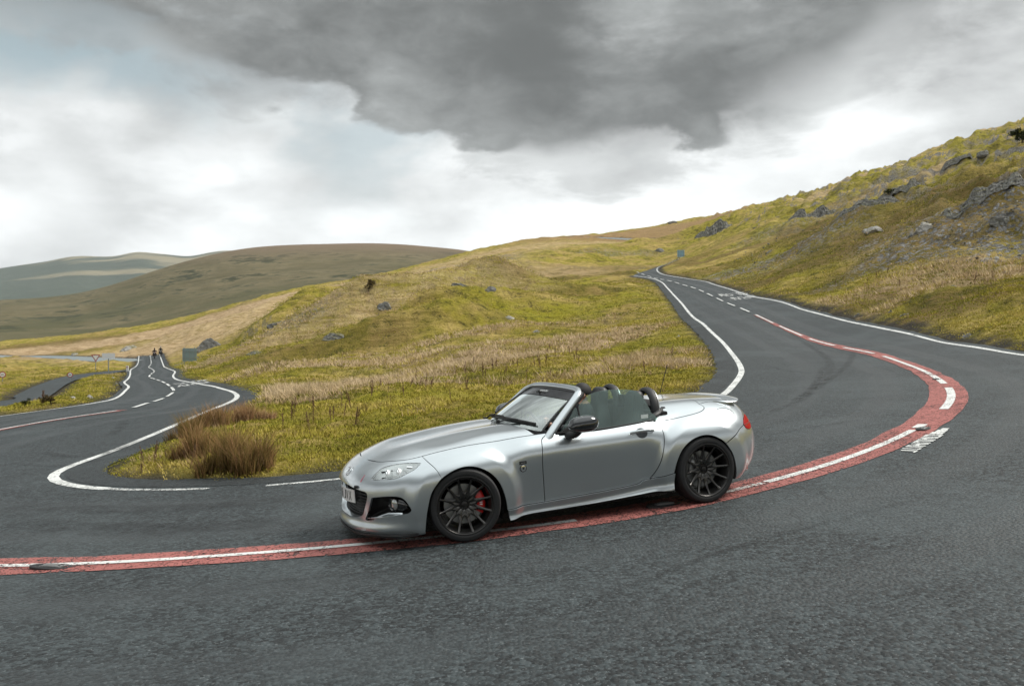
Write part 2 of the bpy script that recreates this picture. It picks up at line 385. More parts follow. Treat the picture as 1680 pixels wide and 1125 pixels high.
# named mounds and hollows: column, distance, width, length, rotation, height
MOUNDS = [(640,42,11,3.0,0.25,0.55),(760,50,13,3.2,0.35,0.75),(520,38,9,2.6,0.2,0.45),(900,60,16,3.5,0.5,0.8),(830,95,18,9,0.3,2.2),(900,80,12,6,0.4,1.1),
 (560,110,14,7,0.2,1.6),(700,130,22,9,0.35,2.6),(470,120,18,8,0.3,2.2),(370,105,9,7,0.1,2.6),(350,92,14,7,0.2,1.4),(430,85,13,6,0.3,1.3),(545,88,11,5,0.1,1.0),(760,160,25,10,0.3,3.0),(900,185,22,12,0.2,4.0),
 (620,175,24,9,0.3,2.5),(960,215,26,14,0.2,3.5),(1020,170,16,9,0.1,2.5),(1090,250,26,12,0.0,4.0),(560,200,30,10,0.3,2.4),
 (1330,88,11,8,-0.5,2.4),(1250,112,10,9,-0.4,3.0),(1480,72,9,6,-0.4,1.6),(1600,62,9,6,-0.3,1.8),(1430,135,18,8,-0.2,4.0),(1560,110,15,8,-0.3,3.2),(1310,150,18,9,-0.2,4.0),(1210,190,22,10,-0.1,5.0),(1650,128,16,9,-0.2,4.0),(1500,175,22,10,-0.2,4.0),
 (1150,230,24,14,0.0,5.0),(240,150,16,8,0.0,1.6),(120,190,26,9,0.0,2.0),(60,150,30,6,0.05,1.4)]
_mr = np.random.RandomState(77)
for _k in range(22): MOUNDS.append((_mr.uniform(330, 1000), _mr.uniform(58, 117), _mr.uniform(5, 12), _mr.uniform(2.2, 4.2), _mr.uniform(.05, .5), _mr.uniform(.5, 1.15)))
for _k in range(14): MOUNDS.append((_mr.uniform(1240, 1680), _mr.uniform(52, 98), _mr.uniform(4, 9), _mr.uniform(2.0, 3.8), _mr.uniform(-.7, -.1), _mr.uniform(.5, 1.2)))
def height(x, y, rd=None):
    x = np.asarray(x, float).ravel(); y = np.asarray(y, float).ravel()
    z = base(x, y)
    if rd is None: rd = road_dist(x, y)
    r = np.hypot(x, y)
    wide = sstep(1.0, 22.0, rd); nearm = sstep(0.6, 3.6, rd); farm = 1-sstep(450, 900, r)
    b = 0
    for u, d, L, W, rot, h in MOUNDS:
        if u > 1150 and d > 100: h = h*.3
        elif d > 118: h = h*.45
        cx, cy = at(u, d); dx, dy = x-cx, y-cy
        a = dx*math.cos(rot)+dy*math.sin(rot); c = -dx*math.sin(rot)+dy*math.cos(rot)
        c = c+0.25*L*pnoise(a/L*1.1, c*0+u*0.01, 3)
        b = b+1.5*h*np.exp(-(a/L)**2)*np.where(c > 0, np.exp(-(c/W)**2), np.exp(-(c/(W*0.55))**2))
    wx = x+3*pnoise(x/19, y/19, 11); wy = y+3*pnoise(x/19+5, y/19, 12)
    big = 1.7*fbm(wx/46, wy/38, 2, 20)*sstep(30, 140, r)*(1-.5*sstep(130, 250, r))
    ridg = (0.22-np.abs(pnoise(wx/17+2, wy/11, 30)))*2.1*sstep(25, 90, r)*(1-.5*sstep(110, 220, r))
    hum = 0.65*pnoise(wx/7.5, wy/6, 40)*sstep(14, 45, r)+0.16*pnoise(wx/2.9, wy/2.4, 41)
    tus = 0.15*np.abs(fbm(x/1.15, y/1.0, 2, 50))+0.06*pnoise(x/0.45, y/0.4, 55)
    right = sstep(8, 40, x-0.15*y)*sstep(30, 60, r)
    rough = right*(2.0*(np.abs(fbm(wx/7.5, wy/6.0, 4, 60))-.38)+0.42*fbm(wx/1.7, wy/1.7, 2, 65))+0.20*sstep(30, 70, r)*np.abs(fbm(wx/1.9, wy/1.5, 2, 67))
    z = z+(b+(big+ridg*(0.7+0.6*right))*0.85)*wide*farm+(hum+tus+rough)*nearm*farm
    # turf stands a little above the tarmac; under the road the soil lies below it
    z = z+0.08*sstep(0.66, 1.1, rd)-0.09*(1-sstep(0.2, 0.75, rd))
    return z

def ring_grid(az, rr):
    A, R_ = np.meshgrid(az, rr); return (R_*np.sin(A)).ravel(), (R_*np.cos(A)).ravel()
def grid_faces(nr, nc, wrap=False):
    i = np.arange(nr-1)[:, None]; j = np.arange(nc if wrap else nc-1)[None]
    j2 = (j+1) % nc
    return np.stack([i*nc+j, i*nc+j2, (i+1)*nc+j2, (i+1)*nc+j], -1).reshape(-1, 4)

# colour zones of the ground: column, row-free distance, size along/across (m), rotation, kind, strength
ZONES = []
def zone(u, d, a, b, rot, kind, s=1.0): ZONES.append((*at(u, d), a, b, rot, kind, s))
for z_ in [(560,29,6.5,1.6,.25,'straw',1),(640,33,6,1.6,.4,'straw',1),(760,38,8,2.0,.5,'straw',1),(880,45,9,2.2,.5,'straw',1),(960,48,4,1.2,.4,'straw',.8),(690,25,5,.8,.3,'straw',.7),(470,26,5,1.5,.3,'straw',.8),
  (1040,27,3,.8,.6,'straw',.8),(1080,34,3,.8,.4,'straw',.7),(600,47,12,2.2,.3,'straw',.8),(760,57,14,2.2,.45,'straw',.7),(560,90,26,9,.3,'straw',.45),(700,145,40,12,.3,'straw',.5),
  (440,180,60,40,.3,'straw',.75),(300,250,90,40,.2,'straw',.8),(600,260,80,40,.3,'straw',.6),(100,250,90,60,0,'brown',.8),(60,170,40,20,0,'brown',.6),(350,80,10,5,.2,'brown',.6),(1060,330,60,50,0,'pinkbrown',.9),(1010,270,30,18,0,'straw',.6),
  (1500,48,10,3,-.3,'straw',.6),(1620,40,7,2,-.3,'straw',.8),(1500,190,30,12,-.2,'straw',.7),(1640,135,22,6,-.2,'straw',.7),(1380,200,26,10,-.2,'straw',.7),(1250,80,8,9,-.4,'brown',.6),(1400,80,9,5,-.4,'brown',.7),(1580,60,10,6,-.4,'brown',.6),(1170,110,8,10,-.4,'brown',.5),
  (1220,95,6,7,-.4,'scree',.9),(1290,92,9,8,-.5,'scree',.8),(1600,58,8,8,-.5,'scree',1),(1660,55,7,12,-.5,'scree',1),(1520,66,6,5,-.4,'scree',.7),(1480,90,10,5,-.2,'scree',.7),(1450,58,6,3,-.3,'scree',.45),(1340,140,16,5,-.2,'scree',.6),
  (350,112,5,4,0,'scree',.9),(420,92,5,2.5,.2,'scree',.8),(545,95,8,3,.2,'scree',.9),(480,88,5,2,.2,'scree',.6),(860,108,9,5,.3,'scree',.9),(750,175,14,6,.2,'scree',.7),(820,120,10,4,.3,'scree',.5),(950,205,20,7,.2,'scree',.6),(900,190,14,6,.2,'scree',.6),(1090,240,14,5,.1,'scree',.7),(200,160,10,4,0,'scree',.5),
  (880,95,14,4,.4,'lush',1),(500,20,4,2,.2,'lush',.7),(860,72,18,6,.4,'lush',.7),(1260,100,6,8,-.6,'lush',.8),(640,70,20,5,.3,'lush',.6),(700,100,22,7,.3,'brown',.7),(520,70,14,4,.25,'brown',.6),(880,130,26,8,.3,'brown',.7),(600,140,30,9,.3,'brown',.6),(960,90,12,7,.4,'brown',.5),(1330,60,9,4,-.4,'brown',.7),(1480,45,9,3,-.3,'brown',.8),(1600,36,7,2.5,-.3,'brown',.8),(1400,110,16,7,-.3,'brown',.8),(1560,85,12,6,-.3,'brown',.8),(1300,75,12,6,-.4,'brown',.7),(1450,90,16,8,-.3,'brown',.8),(1640,75,12,8,-.3,'brown',.8),(1250,130,18,9,-.3,'brown',.7),(460,60,10,4,.2,'brown',.5),(1000,150,20,9,.2,'brown',.6),(1080,40,4,8,-.2,'lush',.4)]: zone(*z_)
KINDS = ['straw', 'brown', 'scree', 'lush', 'pinkbrown']
def zones(x, y):
    out = {k: np.zeros(len(x)) for k in KINDS}
    wx = x+1.6*fbm(x/4, y/4, 3, 70); wy = y+1.6*fbm(x/4+9, y/4, 3, 75)
    wx2 = x+6*fbm(x/22, y/22, 3, 70); wy2 = y+6*fbm(x/22+9, y/22, 3, 75)
    for cx, cy, a, b, rot, k, s in ZONES:
        X_, Y_ = (wx2, wy2) if cy > 70 else (wx, wy)
        dx, dy = X_-cx, Y_-cy; p = dx*math.cos(rot)+dy*math.sin(rot); q = -dx*math.sin(rot)+dy*math.cos(rot)
        out[k] = np.maximum(out[k], s*(1-sstep(0.55, 1.15, np.sqrt((p/a)**2+(q/b)**2))))
    out['pinkbrown'] = out['pinkbrown']
    return out

def m_ground(N):
    pos = N.n('ShaderNodeNewGeometry').outputs['Position']
    at_ = lambda nm: N.n('ShaderNodeAttribute', attribute_name=nm).outputs['Fac']
    n_big = N.noise(pos, 0.045, 4, 0.6); n_mid = N.noise(pos, 0.21, 5, 0.62, 0.6); n_sm = N.noise(pos, 1.1, 6, 0.68, 0.4); n_fine = N.noise(pos, 5.5, 5, 0.75)
    x, y, z = N.sep(pos)
    # stretched along the slope, like wind-combed grass
    comb = N.noise(N.comb(N.math('MULTIPLY', x, 0.35), y, N.math('MULTIPLY', z, 2.2)), 0.9, 6, 0.68, 0.3)
    olive = N.mix(N.ss(n_sm, 0.3, 0.7), (0.125, 0.115, 0.015), (0.330, 0.280, 0.038))
    gold = N.mix(N.ss(comb, 0.3, 0.7), (0.215, 0.158, 0.038), (0.500, 0.375, 0.125))
    c = N.mix(N.ss(n_mid, 0.42, 0.62), olive, gold)
    c = N.mix(N.math('MULTIPLY', N.ss(n_big, 0.50, 0.66), 0.55), c, (0.290, 0.200, 0.078))
    c = N.mix(N.math('MULTIPLY', at_('lush'), N.ss(n_sm, 0.25, 0.6)), c, N.mix(n_fine, (0.160, 0.160, 0.012), (0.390, 0.345, 0.026)))
    br = N.mix(N.ss(n_sm, 0.3, 0.7), (0.050, 0.033, 0.015), (0.175, 0.110, 0.045))
    c = N.mix(N.math('MULTIPLY', at_('brown'), N.ss(n_sm, 0.25, 0.55)), c, br)
    # dark rushy tufts and peaty hollows
    tuft = N.ss(N.math('ADD', N.math('MULTIPLY', n_sm, 0.6), N.math('MULTIPLY', n_fine, 0.4)), 0.475, 0.385)
    c = N.mix(N.math('MULTIPLY', tuft, 0.85), c, (0.060, 0.052, 0.014))
    c = N.mix(N.math('MULTIPLY', N.ss(n_mid, 0.40, 0.28), 0.75), c, (0.082, 0.068, 0.018))
    st = N.mix(N.ss(comb, 0.3, 0.7), (0.30, 0.200, 0.105), (0.62, 0.46, 0.29))
    c = N.mix(N.math('MULTIPLY', at_('straw'), N.ss(comb, 0.2, 0.5)), c, st)
    c = N.mix(N.math('MULTIPLY', at_('pinkbrown'), 0.85), c, N.mix(comb, (0.20, 0.120, 0.062), (0.34, 0.215, 0.125)))
    vw = N.vec('ADD', pos, N.vec('SCALE', N.comb(n_sm, n_fine, n_mid), s=0.8))
    sx = N.sep(N.vor(vw, 1.9, out='Color'))[0]; sx2 = N.sep(N.vor(vw, 4.5, out='Color'))[1]
    stone = N.mix(N.math('ADD', N.math('MULTIPLY', sx, 0.5), N.math('MULTIPLY', sx2, 0.5)), (0.030, 0.030, 0.031), (0.30, 0.295, 0.29))
    stone = N.mix(N.ss(n_fine, 0.55, 0.7), stone, (0.48, 0.47, 0.45))
    sc_m = N.math('MULTIPLY', at_('scree'), N.ss(N.math('ADD', N.math('MULTIPLY', n_sm, 0.70), N.math('MULTIPLY', sx2, 0.30)), 0.50, 0.56))
    c = N.mix(sc_m, c, stone)
    nz = N.sep(N.n('ShaderNodeNewGeometry').outputs['True Normal'])[2]
    crag = N.math('MULTIPLY', at_('crag'), N.ss(N.math('ADD', nz, N.math('MULTIPLY', N.math('SUBTRACT', n_sm, 0.5), 0.35)), 0.83, 0.755))
    crag = N.math('MULTIPLY', crag, N.ss(n_mid, 0.44, 0.60))
    c = N.mix(N.math('MULTIPLY', crag, 0.9), c, N.mix(N.ss(n_fine, 0.35, 0.65), (0.050, 0.050, 0.049), (0.26, 0.255, 0.245)))
    # bare dark grit along the tarmac edge
    verge = N.math('MULTIPLY', at_('verge'), N.ss(n_sm, 0.30, 0.5))
    c = N.mix(verge, c, N.mix(n_fine, (0.022, 0.021, 0.018), (0.080, 0.070, 0.055)))
    h = N.math('ADD', N.math('MULTIPLY', n_sm, 0.9), N.math('MULTIPLY', n_fine, 0.40))
    h = N.math('ADD', h, N.math('MULTIPLY', comb, 0.6))
    h = N.math('SUBTRACT', h, N.math('MULTIPLY', sc_m, N.math('MULTIPLY', N.vor(vw, 1.9), 0.9)))
    return pbsdf(N, c, 0.95, 0.0, h, 1.0, 0.45, spec=0.12)
M_GROUND = mat('moor_grass', m_ground)

def build_terrain():
    az_f = np.radians(np.concatenate([np.arange(-36, 36.01, 0.115)]))
    az_o = np.radians(np.arange(36.8, 323.5, 2.2))
    az = np.concatenate([az_f, az_o])
    rr = np.concatenate([[0.5, 1.5, 3.0, 5.0, 7.0, 8.5], np.exp(np.linspace(math.log(9.6), math.log(680), 470))])
    x, y = ring_grid(az, rr)
    rd = road_dist(x, y); z = height(x, y, rd)
    f = grid_faces(len(rr), len(az), True)
    me = mesh_np('moorland', np.stack([x, y, z], 1), f)
    zn = zones(x, y)
    zn['crag'] = np.clip(sstep(8, 40, x-0.15*y)*sstep(45, 75, np.hypot(x, y))+.6*sstep(70, 110, y)*sstep(.1, .5, fbm(x/40, y/34, 2, 88)), 0, 1)
    zn['verge'] = (1-sstep(0.55, 1.2, rd+0.35*pnoise(x/0.9, y/0.9, 80)))
    for k, vals in zn.items():
        a = me.attributes.new(k, 'FLOAT', 'POINT'); a.data.foreach_set('value', vals.astype(np.float32))
    me.materials.append(M_GROUND)
    return link('moorland_ground', me, kind='structure')
terrain = build_terrain()

# --- hills behind: a broad moor and the far mountains
def hillmesh(name, dmin, dmax, us, crest, crest_d, foot, seed, amp, colfn, nr=90, nc=420):
    """a ridge: crest rows given per column, front slope falling towards the viewer and a back slope"""
    cu = cspline(us, crest); fu = cspline(us, foot); du = cspline(us, crest_d)
    U = np.linspace(us[0], us[-1], nc); T = np.linspace(0, 1, nr)
    UU, TT = np.meshgrid(U, T)
    dc = du(UU); d = np.where(TT < 0.72, dmin+(dc-dmin)*(TT/0.72), dc+(dmax-dc)*((TT-0.72)/0.28))
    s = np.clip(TT/0.72, 0, 1); row = fu(UU)+(cu(UU)-fu(UU))*(1-(1-s)**1.25)
    z = CAMZ-(row-545)/F0*d; zf = CAMZ-(fu(UU)-545)/F0*dmin
    zc = CAMZ-(cu(UU)-545)/F0*dc; z = np.where(TT > 0.72, zc-((TT-0.72)/0.28)**1.3*(zc-zf)*0.8, z)
    x = (UU-840)/F0*d
    n = fbm(x/amp[1], d/amp[1], 5, seed)*amp[0]
    z = z+n*np.sin(np.clip(s, 0, 1)*np.pi)*0.8
    v = np.stack([x.ravel(), d.ravel(), z.ravel()], 1)
    me = mesh_np(name, v, grid_faces(nr, nc)); me.materials.append(colfn)
    return link(name, me, kind='structure')
def m_moor(N):
    pos = N.n('ShaderNodeNewGeometry').outputs['Position']
    x, y, z = N.sep(pos)
    st = N.comb(N.math('MULTIPLY', x, 0.5), N.math('MULTIPLY', y, 0.35), N.math('MULTIPLY', z, 2.5))
    n1 = N.noise(pos, 0.0035, 4, 0.6, 0.5); n2 = N.noise(st, 0.02, 6, 0.65, 0.5); n3 = N.noise(st, 0.09, 5, 0.7)
    c = N.mix(N.ss(n2, .3, .7), (0.085, 0.074, 0.038), (0.180, 0.148, 0.085))
    c = N.mix(N.ss(n1, 0.45, 0.66), c, (0.078, 0.074, 0.036))
    c = N.mix(N.ss(N.math('ADD', N.math('MULTIPLY', n2, 0.6), N.math('MULTIPLY', n3, 0.4)), 0.50, 0.60), c, (0.038, 0.042, 0.022))
    c = N.mix(N.ss(z, 95, 150), c, N.mix(n3, (0.13, 0.095, 0.062), (0.185, 0.135, 0.09)))
    return pbsdf(N, c, 0.95, 0, N.math('ADD', n2, n3), 0.5, 4.0, spec=0.1)
def m_mount(N):
    pos = N.n('ShaderNodeNewGeometry').outputs['Position']
    x, y, z = N.sep(pos)
    n1 = N.noise(N.comb(N.math('MULTIPLY', x, 0.6), y, N.math('MULTIPLY', z, 3.0)), 0.0011, 5, 0.6, 0.6)
    n2 = N.noise(pos, 0.006, 5, 0.7)
    c = N.mix(n2, (0.050, 0.068, 0.056), (0.090, 0.105, 0.078))
    hi = N.math('MULTIPLY', N.ss(N.math('ADD', z, N.math('MULTIPLY', N.math('SUBTRACT', n1, 0.5), 900.0)), 430, 500), 0.6)  # sunlit patches on the upper slopes, put into the colour as pale tan
    c = N.mix(hi, c, N.mix(n2, (0.28, 0.235, 0.15), (0.42, 0.35, 0.23)))
    return pbsdf(N, c, 0.95, 0, n2, 0.6, 30.0, spec=0.1)
M_MOOR = mat('moor_hill', m_moor); M_MOUNT = mat('mountain', m_mount)
hillmesh('hill', 430, 2600, [-700,-350,0,120,200,260,330,400,470,540,600,660,720,770,830,900,1000], [545,520,492,482,462,442,422,408,402,400,399,401,406,412,428,455,500], [1500]*17,
         [600,596,590,588,585,580,575,570,565,560,555,550,545,540,540,545,560], 101, (9, 300), M_MOOR)
hillmesh('mountain', 2700, 9500, [-900,-500,-250,0,40,80,110,140,170,195,220,250,280,310,345,380,420,480,600,800], [470,450,446,440,434,428,422,420,421,419,414,415,418,420,414,411,414,418,432,470], [6500]*20,
         [560]*20, 131, (45, 1500), M_MOUNT)
# wide plain to the horizon, well below the near ground
gx = np.array([[-30000, -30000, -150], [30000, -30000, -150], [30000, 40000, -150], [-30000, 40000, -150]], float)
pl = mesh_np('valley', gx, np.array([[0, 1, 2, 3]])); pl.materials.append(M_MOOR)
link('terrain', pl, kind='structure')

# air between us and the far mountains
hz = bpy.data.meshes.new('haze'); bm = bmesh.new(); bmesh.ops.create_cube(bm, size=1.0); bm.to_mesh(hz); bm.free()
ho = link('haze', hz, kind='stuff'); ho.location = (0, 4700, 195); ho.scale = (15000, 10400, 710)
def m_haze(N):
    v = N.n('ShaderNodeVolumePrincipled'); v.inputs['Density'].default_value = 0.00004
    v.inputs['Color'].default_value = (0.86, 0.92, 0.96, 1); v.inputs['Anisotropy'].default_value = 0.3
    return v.outputs[0]
mh = bpy.data.materials.new('haze'); mh.use_nodes = True; mh.node_tree.nodes.clear()
_N = NT(mh.node_tree); _o = _N.n('ShaderNodeOutputMaterial'); mh.node_tree.links.new(m_haze(_N), _o.inputs['Volume'])
hz.materials.append(mh)

# ------------------------------------------------------------------ carriageway and markings
def m_asphalt(N, dark=1.0):
    pos = N.n('ShaderNodeNewGeometry').outputs['Position']
    g1 = N.noise(pos, 42, 3, 0.75); g2 = N.noise(pos, 12, 6, 0.78); pat = N.noise(pos, 0.42, 5, 0.6, 0.6); pat2 = N.noise(pos, 1.7, 5, 0.65)
    cs = N.sep(N.vor(pos, 34, out='Color'))[0]
    agg = N.ss(cs, 0.10, 0.95)
    k = dark
    c = N.mix(agg, (0.004*k, 0.006*k, 0.007*k), (0.044*k, 0.056*k, 0.060*k))
    c = N.mix(N.ss(g1, 0.57, 0.70), c, (0.135*k, 0.152*k, 0.158*k))
    c = N.mix(N.math('MULTIPLY', N.ss(g2, 0.52, 0.36), 0.70), c, (0.010, 0.012, 0.013))
    c = N.mix(N.math('MULTIPLY', N.ss(pat, 0.46, 0.66), 0.38), c, (0.062, 0.076, 0.080))
    c = N.mix(N.math('MULTIPLY', N.ss(pat2, 0.54, 0.72), 0.35), c, (0.024, 0.029, 0.031))
    # tyre-polished bands running round the bend, pale and dusty between them
    lane = N.n('ShaderNodeAttribute', attribute_name='lane').outputs['Fac']
    wob = N.math('ADD', lane, N.math('MULTIPLY', N.math('SUBTRACT', pat, 0.5), 0.5))
    def bnd(c_, w_): return N.ss(N.math('ABSOLUTE', N.math('SUBTRACT', wob, c_)), w_, 0.05)
    trk = N.math('MAXIMUM', N.math('MAXIMUM', bnd(-2.4, .5), bnd(-1.0, .45)), N.math('MAXIMUM', bnd(1.1, .45), bnd(2.6, .5)))
    c = N.mix(N.math('MULTIPLY', N.math('MULTIPLY', trk, N.ss(pat2, 0.25, 0.6)), 0.42), c, (0.026, 0.031, 0.033))
    far = N.ss(N.math('ABSOLUTE', lane), 3.2, 5.0)
    c = N.mix(N.math('MULTIPLY', far, N.math('MULTIPLY', N.ss(pat, 0.4, 0.62), 0.35)), c, (0.020, 0.023, 0.024))
    # fine cracks and a repaired seam
    cr = N.vor(N.vec('ADD', pos, N.vec('SCALE', N.comb(pat2, g2, pat), s=0.5)), 0.33, 'DISTANCE_TO_EDGE')
    c = N.mix(N.math('MULTIPLY', N.ss(cr, 0.006, 0.001), N.ss(pat, 0.46, 0.66, 0.0, 0.6)), c, (0.008, 0.009, 0.010))
    h = N.math('ADD', N.math('MULTIPLY', N.vor(pos, 34), -0.9), N.math('MULTIPLY', g2, 0.6))
    return pbsdf(N, c, N.ss(trk, 0.0, 1.0, 0.74, 0.60), 0, h, 0.95, 0.014, spec=0.42)
M_ASPH = mat('asphalt', m_asphalt)
M_ASPH_D = mat('asphalt_dark', lambda N: m_asphalt(N, 0.62))
def m_paint(N, col, wear, lo, hi):
    pos = N.n('ShaderNodeNewGeometry').outputs['Position']
    n = N.noise(pos, 16, 6, 0.75); n2 = N.noise(pos, 1.4, 4, 0.6); ch = N.sep(N.vor(pos, 72, out='Color'))[0]
    c = N.mix(N.noise(pos, 5, 5, 0.7), tuple(v*lo for v in col), tuple(min(0.9, v*hi) for v in col))
    w = N.ss(N.math('ADD', N.math('ADD', N.math('MULTIPLY', n, 0.55), N.math('MULTIPLY', n2, 0.30)), N.math('MULTIPLY', ch, 0.18)), wear-0.05, wear+0.05)
    b = pbsdf(N, c, 0.7, 0, N.math('ADD', N.math('MULTIPLY', N.vor(pos, 72), -0.6), n), 0.6, 0.006, spec=0.3)
    tr = N.n('ShaderNodeBsdfTransparent'); mx = N.n('ShaderNodeMixShader')
    N.put(mx.inputs[0], w); N.l.new(b, mx.inputs[1]); N.l.new(tr.outputs[0], mx.inputs[2]); return mx.outputs[0]
M_WHITE = mat('road_white', lambda N: m_paint(N, (0.70, 0.71, 0.69), 0.59, 0.70, 1.08))
M_WHITE_W = mat('road_white_worn', lambda N: m_paint(N, (0.66, 0.67, 0.65), 0.53, 0.7, 1.05))
M_RED = mat('road_red', lambda N: m_paint(N, (0.32, 0.112, 0.098), 0.570, 0.62, 1.35))
def m_skid(N):
    pos = N.n('ShaderNodeNewGeometry').outputs['Position']
    n = N.noise(pos, 3.0, 5, 0.6); e = N.n('ShaderNodeAttribute', attribute_name='edge').outputs['Fac']
    b = pbsdf(N, (0.018, 0.019, 0.020), 0.7); tr = N.n('ShaderNodeBsdfTransparent'); mx = N.n('ShaderNodeMixShader')
    N.put(mx.inputs[0], N.math('MULTIPLY', N.math('MULTIPLY', e, N.ss(n, 0.3, 0.65)), 0.36)); N.l.new(tr.outputs[0], mx.inputs[1]); N.l.new(b, mx.inputs[2]); return mx.outputs[0]
M_SKID = mat('tyre_rubber_mark', m_skid)

def drape(xy, dz): return np.c_[xy, base(xy[:, 0], xy[:, 1])+dz*(1+(np.hypot(xy[:, 0], xy[:, 1])/22)**1.5)]
def plan_sheet(name, poly, step, dz, m, parent=None, kind='structure', far=1.0):
    """a ground-hugging sheet inside a plan polygon; point spacing grows with distance"""
    lo, hi = poly.min(0), poly.max(0); pts = []
    for (a, b, s) in ((0, 40, step), (40, 90, step*1.3), (90, 400, step*2.2)):
        gx_, gy_ = np.meshgrid(np.arange(lo[0], hi[0], s), np.arange(lo[1], hi[1], s*0.87))
        gx_ = gx_+(np.arange(gx_.shape[0])[:, None] % 2)*s/2
        q = np.c_[gx_.ravel(), gy_.ravel()]; r = np.hypot(q[:, 0], q[:, 1])
        q = q[(r >= a) & (r < b)]
        q = q[inpoly(q[:, 0], q[:, 1], poly)]; pts.append(q)
    pts = np.vstack(pts)
    dd = poly_dist(pts[:, 0], pts[:, 1], np.vstack([poly, poly[:1]])); pts = pts[dd > 0.12]
    V, F_ = cdt([poly], pts); ce = V[F_].mean(1); F_ = F_[inpoly(ce[:, 0], ce[:, 1], poly)]
    me = mesh_np(name, drape(V, dz), F_); me.materials.append(m)
    if me.polygons and me.polygons[0].normal.z < 0: me.flip_normals()
    return link(name, me, parent=parent, kind=kind)
def grow(line, off):
    """shift a polyline sideways (positive = to its right)"""
    t = np.gradient(line, axis=0); t /= np.linalg.norm(t, axis=1)[:, None]+1e-9
    return line+np.c_[t[:, 1], -t[:, 0]]*off
# tarmac runs a little past the painted edge lines, with a ragged margin
def ragged(line, off, amp, seed):
    L = grow(line, off); n = pnoise(np.arange(len(L))*0.23, np.zeros(len(L))+seed, seed)+0.5*pnoise(np.arange(len(L))*0.9, np.zeros(len(L)), seed+1)
    return grow(L, 0)+ (grow(line, 1.0)-line)*(n*amp)[:, None]
_in = ragged(INNER, 0.66, 0.16, 5); _out = ragged(OUTER, -0.30, 0.10, 9)
ROAD_EDGE_IN, ROAD_EDGE_OUT = _in, _out
road = plan_sheet('road', np.vstack([_in, _out[::-1]]), 0.5, 0.0, M_ASPH)
_rv = np.array([v.co[:2] for v in road.data.vertices]); _best = np.full(len(_rv), 1e9); _sg = np.zeros(len(_rv))
for _a, _b in zip(CROWN[:-2:2], CROWN[2::2]):
    _d = _b-_a; _t = np.clip(((_rv-_a)@_d)/(_d@_d), 0, 1); _q = _rv-_a-_t[:, None]*_d; _l = np.linalg.norm(_q, axis=1); _s = np.sign(_d[0]*_q[:, 1]-_d[1]*_q[:, 0])
    _m = _l < _best; _best[_m] = _l[_m]; _sg[_m] = _s[_m]
_at = road.data.attributes.new('lane', 'FLOAT', 'POINT'); _at.data.foreach_set('value', (_best*_sg).astype(np.float32))
plan_sheet('side_road', SPURPOLY, 1.2, 0.002, M_ASPH)
def ribbon(name, line, w, dz, m, parent=None, kind=None, wl=None, label=None, edge=False, taper=False):
    """flat strip along a plan line; wl = half width array or number"""
    h = (np.full(len(line), w/2) if wl is None else np.asarray(wl))
    cols = 5 if edge else 3
    offs = np.linspace(-1, 1, cols); V = []
    for o_ in offs:
        L = line+(grow(line, 1.0)-line)*(h*o_)[:, None]; V.append(drape(L, dz))
    V = np.stack(V, 1).reshape(-1, 3); F_ = grid_faces(len(line), cols)
    me = mesh_np(name, V, F_); me.materials.append(m)
    if me.polygons[0].normal.z < 0: me.flip_normals()
    if edge:
        e = np.tile([0, .9, 1, .9, 0], len(line)).reshape(len(line), cols)
        tp = np.sin(np.linspace(0, np.pi, len(line)))**0.5; e = e*tp[:, None]
        a = me.attributes.new('edge', 'FLOAT', 'POINT'); a.data.foreach_set('value', e.ravel().astype(np.float32))
    return link(name, me, parent=parent, kind=kind, label=label)
def arc(line): return np.concatenate([[0], np.cumsum(np.linalg.norm(np.diff(line, axis=0), axis=1))])
def near(line, p): return int(np.argmin(((line-np.array(p))**2).sum(1)))
def cut(line, s0, s1, step=0.12):
    s = arc(line); t = np.linspace(s0, s1, max(3, int((s1-s0)/step))); return np.c_[np.interp(t, s, line[:, 0]), np.interp(t, s, line[:, 1])]
# newer dark strip between the inner edge line and the turf
_sl = grow(INNER, 0.40); ribbon('tarmac_margin', _sl, 0.5, 0.003, M_ASPH_D, parent=road, wl=0.24+0.05*pnoise(np.arange(len(_sl))*.31, np.zeros(len(_sl)), 44))
# edge lines
sI, sO, sC = arc(INNER), arc(OUTER), arc(CROWN)
i0 = near(INNER, (-5.0, 11.6)); i1 = near(INNER, (3.2, 15.8))
ribbon('edge_line', INNER[:i1+1], 0.15, 0.004, M_WHITE, parent=road)
ribbon('edge_line', INNER[i0:], 0.15, 0.004, M_WHITE, parent=road)
for a, b in ((0.0, 0.06), (0.10, 0.13), (0.2, 0.34), (0.42, 0.5), (0.6, 0.78), (0.85, 1.0)):
    s0, s1 = sI[i1], sI[i0]; ribbon('edge_line', cut(INNER, s0+(s1-s0)*a, s0+(s1-s0)*b), 0.10, 0.004, M_WHITE_W, parent=road)
ribbon('edge_line', OUTER[:near(OUTER, (12.4, 17))], 0.13, 0.004, M_WHITE, parent=road)
ribbon('edge_line', OUTER[near(OUTER, (-16.9, 20)):], 0.13, 0.004, M_WHITE, parent=road)
